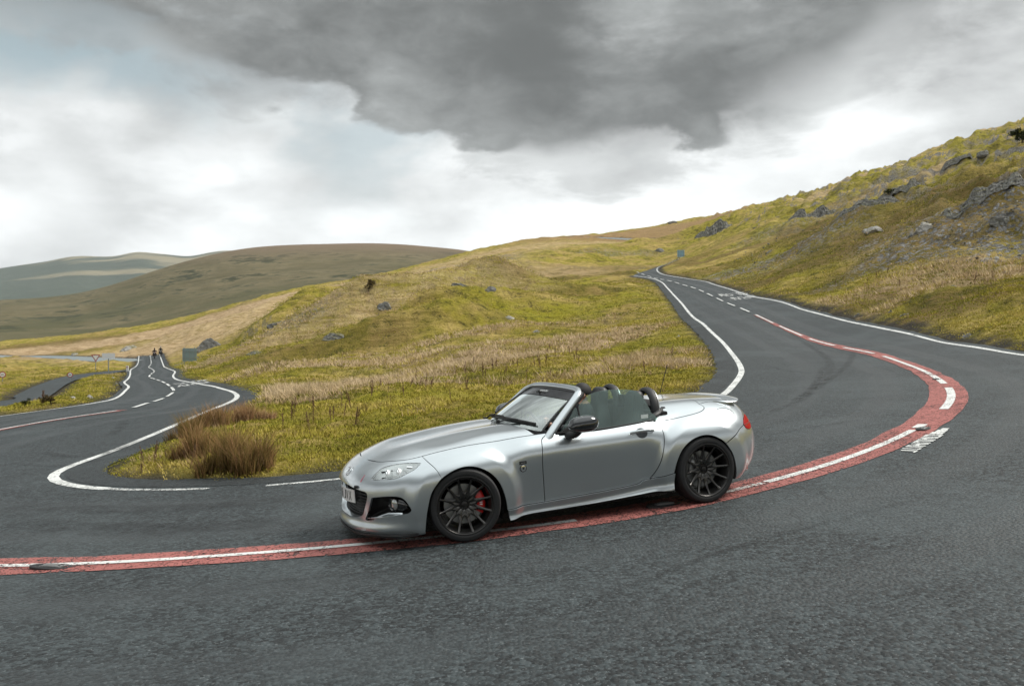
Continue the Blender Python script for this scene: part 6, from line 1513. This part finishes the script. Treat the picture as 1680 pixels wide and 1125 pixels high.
for (uv, lab) in (((85,931),'worn iron road stud at the left end of the red band'),((1090,829),'iron road stud in the red band just below the car door'),((1515,704),'road stud in the red band beside the painted words'),((1537,622),'road stud at the far side of the red apex')):
    x, y = P(*uv); i = near(band, (x, y)); t = band[min(i+3, len(band)-1)]-band[max(i-3, 0)]; stud(x, y, math.atan2(t[1], t[0]), lab)
# short row of worn painted capitals beside the apex, outside the band
p0 = np.array(P(1490, 743)); p1 = np.array(P(1557, 704)); ax = (p1-p0); Lw = np.linalg.norm(ax); ax /= Lw; ay = np.array([-ax[1], ax[0]])
ST = [(.00,.0,.07,.12),(.05,.0,.03,.9),(.10,.0,.06,.14),(.12,.0,.025,1),(.19,.05,.03,.95),(.235,0,.025,1),(.26,.4,.05,.22),(.30,0,.025,.95),(.345,0,.03,1),(.375,.75,.05,.25),(.42,.0,.03,1),(.47,0,.028,1),(.50,.55,.04,.3),(.535,0,.03,1),(.585,0,.03,1),(.61,.0,.06,.18),(.61,.8,.06,.2),(.66,0,.03,1),(.71,.15,.10,.75),(.82,.2,.09,.6),(.92,.3,.07,.4)]
bv, bf = [], []
for a_, b_, w_, h_ in ST:
    k = len(bv); bv += [p0+ax*Lw*(a_+da*w_)+ay*(.20*(b_+db*h_)-.07) for da, db in ((0, 0), (1, 0), (1, 1), (0, 1))]; bf.append([k, k+1, k+2, k+3])
z3 = drape(np.array(bv), .007); z3[:, 2] += np.repeat(np.arange(len(bf)), 4)*.0004
tmw = mesh_np('lettering', z3, np.array(bf), False); tmw.materials.append(M_WHITE); link('lettering', tmw, parent=road)

# ------------------------------------------------------------------ signs
M_GALV = simple('galvanised', (0.30, 0.33, 0.34), 0.5, 0.5, var=.2, scale=8); M_SIGNB = simple('sign_back_grey', (0.26, 0.34, 0.36), 0.55, 0.2, var=.15, scale=4)
M_SIGNW = simple('sign_white', (0.78, 0.78, 0.77), 0.4); M_SIGNR = simple('sign_red', (0.36, 0.06, 0.06), 0.5); M_BLUEB = simple('sign_back_blue', (0.27, 0.45, 0.56), 0.5, 0.1, var=.15, scale=3)
def post(o, x, h, r=.035, y=0): V, f = tube(np.array([(x, y, -.3), (x, y, h)]), r, n=10, up=(1, 0, 0)); return thing_part('post', V, f, M_GALV, o)
def disc(r, y0, y1, n=32): A = np.linspace(0, 2*math.pi, n, endpoint=False); return np.array([[(r_*math.cos(a), y_, r_*math.sin(a)) for a in A] for r_, y_ in ((r, y0), (r, y1))])
def sign(u, v, d, label, kind, size, hgt):
    x, y = at(u, d); o = empty('road_sign', (x, y, ground(x, y)), label=label, cat='sign'); o.rotation_euler = (0, 0, -math.atan2(x, y)*.9)
    if kind == 'back':
        for s_ in (-.36, .36): post(o, s_*size, hgt+.1, .045, .06)
        V, f = boxv((0, 0, hgt-size/2), (size, .02, size*.95)); bd = thing_part('board', V, f, M_SIGNB if 'grey' in label else M_BLUEB, o, False)
        for k in (-.25, .25):
            V, f = boxv((0, -.03, hgt-size/2+k*size), (size*.98, .05, .05)); thing_part('rail', V, f, M_GALV, o, False)
        for k in (-.36, 0, .36):
            V, f = boxv((k*size, -.05, hgt-size/2), (.05, .05, size*.95)); thing_part('upright', V, f, M_GALV, o, False)
    elif kind == 'tri':
        post(o, 0, hgt+.05, .04, .05); s = size
        for nm, k, y_, m in (('border', 1.0, 0, M_SIGNR), ('face', .68, -.012, M_SIGNW)):
            tri = [(-s/2*k, .0, .29*s*k), (s/2*k, .0, .29*s*k), (0, 0, -.58*s*k)]; R_ = np.array([[(a, y_+q, b+hgt-.3*s) for a, _, b in tri] for q in (0, .008)]); V, f = loft(R_, True, True); thing_part(nm, V, f, m, o, False)
    elif kind == 'rect':
        post(o, 0, hgt+.05, .05, .05)
        V, f = boxv((0, 0, hgt-size*.22), (size, .02, size*.45)); thing_part('board', V, f, M_SIGNW, o, False)
    else:
        post(o, 0, hgt, .03, .04)
        V, f = loft(disc(size/2, 0, .01)+[0, 0, hgt-size/2], True, True); thing_part('border', V, f, M_SIGNR, o, False)
        V, f = loft(disc(size*.36, -.012, 0)+[0, 0, hgt-size/2], True, True); thing_part('face', V, f, M_SIGNW, o, False)
        V, f = boxv((0, -.014, hgt-size/2), (size*.42, .006, size*.12)); thing_part('bar', V, f, M_INK, o, False)
sign(311, 600, 98, 'square road sign seen from behind, grey ribbed back, left of the stony heap', 'back', 1.45, 1.75)
sign(1117, 425, 188, 'blue-backed square road sign standing at the top of the right-hand road', 'back', 1.45, 1.75)
sign(157, 600, 104, 'triangular give way sign with red border on a thin post', 'tri', .95, 1.85)
sign(178, 612, 96, 'white direction board on a single post beside the give way sign', 'rect', 1.25, 2.1)
sign(115, 630, 78, 'low round sign with red rim beside the side road', 'disc', .45, .75)
sign(4, 632, 74, 'round sign with red rim at the left edge of the picture', 'disc', .5, .9)
x, y = at(209, 97); mk = empty('marker_post', (x, y, ground(x, y)), label='stubby white marker post at the mouth of the side road', cat='post')
V, f = boxv((0, 0, .3), (.22, .12, .7)); thing_part('post_body', V, f, M_SIGNW, mk, False); V, f = boxv((0, -.065, .5), (.16, .01, .12)); thing_part('reflector', V, f, M_SIGNR, mk, False)

# ------------------------------------------------------------------ two motorcyclists far down the left road
M_BIKE = simple('bike_paint', (0.05, 0.02, 0.02), 0.35); M_LEATHR = simple('rider_leather', (0.030, 0.020, 0.020), 0.6); M_HELM = simple('helmet', (0.06, 0.03, 0.03), 0.2); M_HELMW = simple('helmet_white', (0.55, 0.50, 0.48), 0.25)
def torus(R_, r, ax='x', n=28, k=8):
    A = np.linspace(0, 2*math.pi, n, endpoint=False); Bq = np.linspace(0, 2*math.pi, k, endpoint=False); rings = []
    for a in A: rings.append([((r*math.sin(b)), (R_+r*math.cos(b))*math.cos(a), (R_+r*math.cos(b))*math.sin(a)) for b in Bq])
    R2 = np.array(rings); R2 = np.concatenate([R2, R2[:1]]); return loft(R2, True, False)
def bike(u, d, red, lab_b, lab_p, group_):
    x, y = at(u, d); z = float(base([x], [y])[0]); i = near(CROWN, (x, y)); t = CROWN[i]-CROWN[min(i+6, len(CROWN)-1)]
    ang = math.atan2(-t[0], t[1])
    b = empty('motorcycle', (x, y, z+.005), label=lab_b, cat='motorcycle', group='motorcycles on the left road'); b.rotation_euler = (0, 0, ang)
    for yy, nm in ((.72, 'wheel'), (-.68, 'wheel')):
        w = empty(nm, (0, yy, .31), parent=b); V, f = torus(.255, .055); thing_part('tyre', V, f, M_RUB, w); V, f = tube(np.array([(-.05, 0, 0), (.05, 0, 0)]), .20, n=18); thing_part('rim', V, f, M_RIM, w)
    V, f = loft(np.array([[(-.10*k, yy, .42), (-.16*k, yy, .6*1), (-.13*k, yy, zz), (0, yy, zz+.06), (.13*k, yy, zz), (.16*k, yy, .6), (.10*k, yy, .42)] for yy, k, zz in ((-.55, .7, .80), (-.2, 1.1, .76), (.15, 1.2, .92), (.42, 1.0, .95))]), True, True); thing_part('bodywork', V, f, red, b)
    V, f = loft(np.array([[(.24*k*math.cos(a), yy, .93+.24*kz*math.sin(a)) for a in np.linspace(0, 2*math.pi, 16, endpoint=False)] for yy, k, kz in ((.40, 1.0, 1.0), (.62, .9, .95), (.78, .45, .5))]), True, True); thing_part('fairing', V, f, red, b)
    V, f = loft(np.array([[(.07*k*math.cos(a), yy, .90+.06*k*math.sin(a)) for a in np.linspace(0, 2*math.pi, 14, endpoint=False)] for yy, k in ((.74, 1.0), (.80, .9))]), True, True); thing_part('headlight', V, f, M_LAMP, b)
    for s_ in (-1, 1):
        V, f = tube(np.array([(s_*.09, .72, .31), (s_*.08, .52, .92)]), .028, n=8); thing_part('fork', V, f, M_RIM, b)
        V, f = tube(np.array([(s_*.05, .48, 1.02), (s_*.34, .36, 1.04)]), .016, n=8); thing_part('handlebar', V, f, M_RIM, b)
        V, f = tube(np.array([(s_*.26, .46, 1.05), (s_*.36, .50, 1.20)]), .012, n=6); thing_part('mirror_stem', V, f, M_RIM, b)
    V, f = loft(np.array([[(-.14, yy, .80), (-.15, yy, .86), (.15, yy, .86), (.14, yy, .80)] for yy in (-.62, -.2, .1)]), True, True); thing_part('seat', V, f, M_LEATH, b)
    vs = [(0,-.22,.90),(0,-.14,1.12),(0,-.02,1.33),(0,.03,1.45),(0,.06,1.52),(0,.09,1.63),(.20,.02,1.32),(.33,.16,1.14),(.31,.36,1.06),(-.20,.02,1.32),(-.33,.16,1.14),(-.31,.36,1.06),(.16,-.16,.86),(.25,.20,.78),(.22,-.02,.42),(.22,.12,.36),(-.16,-.16,.86),(-.25,.20,.78),(-.22,-.02,.42),(-.22,.12,.36)]
    es = [(0,1),(1,2),(2,3),(3,4),(4,5),(2,6),(6,7),(7,8),(2,9),(9,10),(10,11),(0,12),(12,13),(13,14),(14,15),(0,16),(16,17),(17,18),(18,19)]
    rs = [.16,.15,.17,.08,.065,.085,.085,.06,.045,.085,.06,.045,.11,.085,.06,.05,.11,.085,.06,.05]
    Mw = Matrix.Translation((x, y, z+.005)) @ Matrix.Rotation(ang, 4, 'Z')
    p = skinned('person', vs, es, rs, mats=(M_LEATHR,), M=Mw, label=lab_p, cat='person', group=group_)
    V, f = loft(np.array([[(.125*math.sin(t_)*math.cos(a), .10+.145*math.sin(t_)*math.sin(a), 1.63+.15*math.cos(t_)) for a in np.linspace(0, 2*math.pi, 18, endpoint=False)] for t_ in np.linspace(.05, 2.6, 9)]), True, True)
    thing_part('helmet', V, f, M_HELM if red is M_BIKE else M_HELMW, p)
    V, f = loft(np.array([[(.122*math.cos(a), .10+.148*math.sin(a), zz) for a in np.linspace(.35, math.pi-.35, 10)] for zz in (1.60, 1.68)]), False, False); thing_part('visor', V, f, M_GLOSS, p)
M_BIKE2 = simple('bike_dark', (0.015, 0.016, 0.02), 0.3)
bike(253.5, 150, M_BIKE, 'dark red motorcycle far down the left road, left of the pair', 'motorcycle rider with dark helmet, left of the pair on the left road', 'motorcycle riders on the left road')
bike(263.5, 152, M_BIKE2, 'black motorcycle far down the left road, right of the pair', 'motorcycle rider with pale helmet, right of the pair on the left road', 'motorcycle riders on the left road')
M_FARTAR = simple('sky_sheen_tarmac', (0.17, 0.195, 0.195), 0.8)  # paler tarmac: sky reflected on the far roads put into the colour
# thin roads crossing the far slopes
def far_ribbon(name, line, w):
    h = w/2; L = grow(line, -h); R_ = grow(line, h); zL = height(L[:, 0], L[:, 1]); zR = height(R_[:, 0], R_[:, 1]); V = np.stack([np.c_[L, base(L[:, 0], L[:, 1])-.03], np.c_[R_, base(R_[:, 0], R_[:, 1])-.03]], 1).reshape(-1, 3); me = mesh_np(name, V, grid_faces(len(line), 2)); me.materials.append(M_FARTAR)
    if me.polygons[0].normal.z < 0: me.flip_normals()
    link(name, me, kind='structure')
far_ribbon('far_road', FARROAD, 5.0); far_ribbon('hill_road', HILLROAD, 4.5)

# ------------------------------------------------------------------ plants
def m_blade(N, stops, trans=.25):
    tone = N.n('ShaderNodeAttribute', attribute_name='tone').outputs['Fac']; tip = N.n('ShaderNodeAttribute', attribute_name='tip').outputs['Fac']
    c = N.ramp(tone, stops); c = N.mix(N.math('MULTIPLY', tip, .45), c, N.mix(.5, c, (.40, .31, .12)))
    d = N.n('ShaderNodeBsdfDiffuse'); N.put(d.inputs[0], c); t = N.n('ShaderNodeBsdfTranslucent'); N.put(t.inputs[0], c)
    mx = N.n('ShaderNodeMixShader'); mx.inputs[0].default_value = trans; N.l.new(d.outputs[0], mx.inputs[1]); N.l.new(t.outputs[0], mx.inputs[2]); return mx.outputs[0]
M_GREEN = mat('turf_blades', lambda N: m_blade(N, [(0, (.075, .098, .012)), (.35, (.205, .205, .024)), (.7, (.385, .325, .050)), (1, (.58, .45, .15))]))
M_STRAW = mat('straw_blades', lambda N: m_blade(N, [(0, (.27, .18, .075)), (.5, (.52, .38, .22)), (1, (.70, .56, .38))]))
M_RUSH = mat('rush_blades', lambda N: m_blade(N, [(0, (.075, .066, .018)), (.4, (.20, .135, .045)), (.7, (.34, .175, .085)), (1, (.46, .29, .17))], .25))
def blades(name, P_, n_per, h, spread, wid, lean, tone, m, kind='stuff', seed=1, thin=False, **kw):
    """tufts of single-triangle-tipped blades; P_ (n,3) roots, h/wid/tone per tuft"""
    rs = np.random.RandomState(seed); n = len(P_); N_ = n*n_per
    i = np.repeat(np.arange(n), n_per); a = rs.uniform(0, 2*np.pi, N_); r = np.sqrt(rs.rand(N_))*spread[i]
    root = P_[i]+np.c_[r*np.cos(a), r*np.sin(a), np.zeros(N_)-.01]
    az = a+rs.normal(0, .6, N_); hh = h[i]*rs.uniform(.55, 1.1, N_); ln = hh*lean*rs.uniform(.2, 1.3, N_)
    tipp = root+np.c_[np.cos(az)*ln, np.sin(az)*ln, hh]; mid = root*.5+tipp*.5+np.c_[-np.cos(az)*ln*.12, -np.sin(az)*ln*.12, hh*.07]
    ta = rs.uniform(0, np.pi, N_); w = wid[i]*rs.uniform(.7, 1.2, N_); sd_ = np.c_[np.cos(ta)*w/2, np.sin(ta)*w/2, np.zeros(N_)]
    if thin:
        V = np.stack([root-sd_, root+sd_, tipp], 1).reshape(-1, 3); F_ = np.arange(3*N_).reshape(-1, 3); kv = 3; tv = [0, 0, 1]
    else: kv = 5; tv = [0, 0, .5, 1, .5]
    if not thin: V = np.stack([root-sd_, root+sd_, mid+sd_*.8, tipp, mid-sd_*.8], 1).reshape(-1, 3); b = np.arange(N_)*5
    if not thin: F_ = np.vstack([np.c_[b, b+1, b+2], np.c_[b, b+2, b+4], np.c_[b+4, b+2, b+3]])
    me = mesh_np(name, V, F_, False)
    tn = np.clip(tone[i]+rs.normal(0, .10, N_), 0, 1); A_ = me.attributes.new('tone', 'FLOAT', 'POINT'); A_.data.foreach_set('value', np.repeat(tn, kv).astype(np.float32))
    A_ = me.attributes.new('tip', 'FLOAT', 'POINT'); A_.data.foreach_set('value', np.tile(tv, N_).astype(np.float32))
    nz_ = np.c_[rs.normal(0, .28, N_), rs.normal(0, .28, N_)-.12, np.ones(N_)]; nz_ /= np.linalg.norm(nz_, axis=1)[:, None]
    me.polygons.foreach_set('use_smooth', np.ones(len(me.polygons), dtype=bool)); me.normals_split_custom_set_from_vertices(np.repeat(nz_, kv, 0).tolist())
    me.materials.append(m); return link(name, me, kind=kind, **kw)
def scatter(n, dmin, dmax, seed, u0=-120, u1=1800, power=1.0):
    rs = np.random.RandomState(seed); d = dmin*(dmax/dmin)**(rs.rand(n)**power); u = rs.uniform(u0, u1, n); x = (u-840)/F0*d; return x, d
# short turf, denser close by; coarser tufts farther off
def turf(name, n, d0, d1, per, thin, seed, label):
    x, y = scatter(n, d0, d1, seed); rd = road_dist(x, y); ok = rd+.35*pnoise(x/.8, y/.8, 77) > .68; x, y, rd = x[ok], y[ok], rd[ok]
    zn = zones(x, y); keep = np.random.RandomState(seed+50).rand(len(x)) > .85*zn['scree']; x, y, rd = x[keep], y[keep], rd[keep]; zn = {k: v[keep] for k, v in zn.items()}; r = np.hypot(x, y)
    pos = np.c_[x, y, height(x, y, rd)]; pt = fbm(x/2.6, y/2.2, 3, 150); pt2 = pnoise(x/11, y/9, 160)
    tone = .46+.44*pt+.32*pt2-.30*zn['brown']+.22*zn['straw']+.05*zn['lush']
    h_ = (.034+.042*np.clip(pt+.3, 0, 1.2))*(1+.008*r)+.06*zn['straw']; h_ *= sstep(.55, 1.6, rd)*.7+.3
    blades(name, pos, per, h_, .10+.006*r, .004+.0009*r, .8, np.clip(tone, 0, 1), M_GREEN, seed=seed+6, thin=thin, label=label)
turf('turf', 34000, 10.5, 34, 11, False, 5, 'short yellow-green moorland turf on the near banks')
turf('rough_grass', 56000, 32, 115, 9, True, 25, 'rough olive and gold grass on the slopes farther up')
# straw-coloured long grass
x, y = scatter(110000, 11, 120, 6); zn = zones(x, y); tus = fbm(x/3.2, y/2.6, 3, 170)
rs_ = np.random.RandomState(9); ok = rs_.rand(len(x)) < np.clip(1.15*zn['straw'], 0, 1)**1.2*.6+.04*(tus > .4); x, y = x[ok], y[ok]; rd = road_dist(x, y); ok = rd > 1.0; x, y, rd = x[ok], y[ok], rd[ok]; r = np.hypot(x, y); zn = zones(x, y)
pos = np.c_[x, y, height(x, y, rd)]; tone = .36+.42*zn['straw']+.2*pnoise(x/1.5, y/1.5, 180)
blades('long_grass', pos, 12, (.15+.13*zn['straw'])*(.8+.4*rs_.rand(len(x)))*sstep(.3, 1.5, rd), .14+.005*r, .004+.0008*r, .95, np.clip(tone, 0, 1), M_STRAW, seed=12, thin=True, label='pale straw-coloured long grass in strips along the slope')
# rush clumps on the point of the verge
def rush(u, v, w, hgt, n, tone, label, seed):
    c = hit(u, v); rs = np.random.RandomState(seed); k = 7; cx = rs.normal(0, w*.26, k); cy = rs.normal(0, w*.16, k)+w*.2; g_ = rs.randint(k, size=n)
    px, py = c[0]+cx[g_]+rs.normal(0, w*.085, n), c[1]+cy[g_]+rs.normal(0, w*.085, n); pz = height(px, py); off = np.abs(px-c[0])/(w/2)
    hh = hgt*rs.uniform(.55, 1.12, n)*(1-.30*np.clip(off, 0, 1.2)**2)*(.8+.35*rs.rand(k))[g_]
    return blades('rush_clump', np.c_[px, py, pz], 3, hh, np.full(n, .03), np.full(n, .0065), .62, np.clip(tone+.22*rs.normal(size=n), 0, 1), M_RUSH, kind=None, seed=seed, label=label, cat='rushes')
rush(388, 776, .72, .64, 950, .46, 'largest brown rush clump nearest the tarmac on the verge point', 1)
rush(328, 752, .60, .60, 500, .55, 'reddish rush clump just behind and left of the largest one', 2)
rush(303, 718, .50, .52, 450, .35, 'olive rush clump farthest left beside the white edge line', 3)
rush(348, 700, .75, .50, 600, .62, 'russet rush clump in the middle behind the largest one', 4)
rush(400, 692, .80, .42, 600, .85, 'pinkish rush clump at the right end of the back row', 5)
# dead dock stalks
M_DOCK = mat('dock_brown', lambda N: pbsdf(N, N.mix(N.noise(N.n('ShaderNodeTexCoord').outputs['Object'], 12, 3, .6), (.11, .062, .042), (.24, .145, .095)), .9, spec=.1))
def dock_mesh(seed):
    rs = np.random.RandomState(seed); V, F_ = [], []
    def tri(c, s):
        a = rs.normal(size=3); a /= np.linalg.norm(a); b = np.cross(a, rs.normal(size=3)); b /= np.linalg.norm(b)+1e-9; k = len(V); V.extend([c+a*s, c+b*s, c-(a+b)*s*.7]); F_.append([k, k+1, k+2])
    nst = rs.randint(1, 4)
    for s_ in range(nst):
        ln = rs.normal(0, .06, 2); x0 = rs.normal(0, .04, 2); H = rs.uniform(.65, 1.0)
        p0 = np.array([x0[0], x0[1], -.05]); p1 = np.array([x0[0]+ln[0], x0[1]+ln[1], H]); vv, ff = tube(np.linspace(p0, p1, 4), .009, n=4, up=(1, 0, 0)); b = len(V); V.extend(list(vv)); F_.extend([[q+b for q in f_] for f_ in ff])
        for k in range(60):
            t = .30+.70*rs.rand()**.8; c = p0+(p1-p0)*t+rs.normal(0, .028*(1.15-t)+.008, 3); tri(c, rs.uniform(.012, .026))
        for k in range(2):
            t = rs.uniform(.4, .75); q = p0+(p1-p0)*t; e = q+np.array([rs.normal(0, .07), rs.normal(0, .07), .16]); vv, ff = tube(np.linspace(q, e, 3), .006, n=4, up=(1, 0, 0)); b = len(V); V.extend(list(vv)); F_.extend([[w_+b for w_ in f_] for f_ in ff])
            for j in range(16): tri(q+(e-q)*rs.rand()+rs.normal(0, .012, 3), rs.uniform(.010, .02))
    me = mesh_np('dock_plant', np.array(V), F_, False); me.materials.append(M_DOCK); return me
DOCKS = [dock_mesh(k) for k in range(7)]
def dock(u, v, h, lab, grp):
    p = hit(u, v); o = link('dock_plant', DOCKS[RS.randint(7)], label=lab, cat='plant', group=grp); o.location = p; s_ = h*RS.uniform(.5, 1.3); o.scale = (s_*.95, s_*.95, s_); o.rotation_euler = (RS.normal(0, .12), RS.normal(0, .12), RS.uniform(0, 6.3))
LB1, G1 = 'dead brown dock stalk standing in the straw-coloured strip of the slope', 'dock stalks along the straw strip'
for k in range(64):
    t = RS.rand(); u = 500+t*460; v = 690-t*112+RS.normal(0, 15); dock(u, v, .38, LB1, G1)
LB2, G2 = 'dead brown dock stalk in the short turf inside the bend', 'dock stalks on the inner turf'
for k in range(18): dock(RS.uniform(640, 1110), RS.uniform(560, 660), .42, LB2, G2)
LB3, G3 = 'dead brown stalk on the turf of the verge point left of the rushes', 'stalks on the verge point'
for u, v, h in ((238,765,.30),(252,760,.30),(312,768,.42),(305,757,.3),(232,776,.2),(272,752,.2),(466,706,.4),(480,690,.45)): dock(u, v, h, LB3, G3)
LB4, G4 = 'small dark stalk on the grassy bank right of the road', 'stalks on the right-hand bank'
for k in range(16): dock(RS.uniform(1370, 1640), RS.uniform(440, 470), .5, LB4, G4)
dock(1083, 498, .9, 'dark dead plant by the inner edge line halfway up the right-hand road', None)
dock(1101, 600, .75, 'tall dark dead stalk on the turf above the car aerial', None)
dock(70, 662, .8, 'dark leafy stalk on the near edge of the side road', None)
# bushes and trees: trunk with limbs and a crown of leaf clumps
M_BARK = simple('bark', (.045, .035, .026), .95, var=.4, scale=12)
def m_leaf(N, a, b):
    oi = N.n('ShaderNodeAttribute', attribute_name='tone').outputs['Fac']; c = N.mix(oi, a, b); d = N.n('ShaderNodeBsdfDiffuse'); N.put(d.inputs[0], c); return d.outputs[0]
M_LEAFD = mat('dark_leaves', lambda N: m_leaf(N, (.012, .018, .007), (.045, .052, .016))); M_LEAFB = mat('brown_leaves', lambda N: m_leaf(N, (.045, .034, .018), (.13, .095, .045)))
def tree(name, u, v, wpx, hpx, label, m, seed, cat='tree', n=1500):
    p = hit(u, v); W = wpx/F0*p[1]; H = hpx/F0*p[1]; rs = np.random.RandomState(seed); t = empty(name, p, label=label, cat=cat)
    V, F_ = [], []
    limbs = [(np.array([0, 0, -.2*H]), np.array([rs.normal(0, .04)*W, 0, .45*H]), .05*W)]
    for k in range(6):
        a = rs.uniform(0, 6.3); s0 = limbs[0][0]+(limbs[0][1]-limbs[0][0])*rs.uniform(.45, 1); limbs.append((s0, s0+np.array([math.cos(a)*W*.33, math.sin(a)*W*.33, H*rs.uniform(.15, .42)]), .022*W))
    for a, b, r_ in limbs:
        vv, ff = tube(np.linspace(a, b, 4), r_, n=6, up=(1, 0.2, 0), scale=[1, .85, .65, .35]); k = len(V); V.extend(list(vv)); F_.extend([[q+k for q in f_] for f_ in ff])
    thing_part('trunk', np.array(V), F_, M_BARK, t)
    cl = np.array([limbs[rs.randint(len(limbs))][1] for _ in range(22)])+rs.normal(size=(22, 3))*[W*.17, W*.17, H*.13]; cl[:, 2] = np.maximum(cl[:, 2], .16*H)
    c = cl[rs.randint(22, size=n)]+rs.normal(size=(n, 3))*[W*.075, W*.075, H*.06]; s_ = W*.032*rs.uniform(.6, 1.5, n); a = rs.normal(size=(n, 3)); a /= np.linalg.norm(a, axis=1)[:, None]; b = np.cross(a, rs.normal(size=(n, 3))); b /= np.linalg.norm(b, axis=1)[:, None]
    VV = np.stack([c+a*s_[:, None], c+b*s_[:, None], c-a*s_[:, None], c-b*s_[:, None]], 1).reshape(-1, 3); me = mesh_np('crown', VV, np.arange(4*n).reshape(-1, 4), False)
    at__ = me.attributes.new('tone', 'FLOAT', 'POINT'); at__.data.foreach_set('value', np.repeat(np.clip(rs.normal(.5, .3, n), 0, 1), 4).astype(np.float32)); me.materials.append(m); link('crown', me, parent=t)
tree('hawthorn_tree', 1676, 232, 30, 26, 'small dark tree against the sky at the top right edge', M_LEAFD, 3)
tree('bush', 605, 478, 16, 22, 'lone dark bush above a hollow on the middle slope', M_LEAFB, 4, 'bush')
# tree('bush', 1460, 448, 34, 14, 'low green bush on the right-hand grassy bank', M_LEAFD, 5, 'bush', 900)
tree('bush', 84, 664, 26, 16, 'low brown bush on the verge island beside the side road', M_LEAFB, 6, 'bush', 900)
tree('bush', 40, 668, 14, 16, 'small dark bush at the near corner of the side road', M_LEAFD, 7, 'bush', 700)
tree('bush', 1462, 322, 22, 6, 'dark scrub patch along the upper right ledge', M_LEAFD, 8, 'bush', 500)
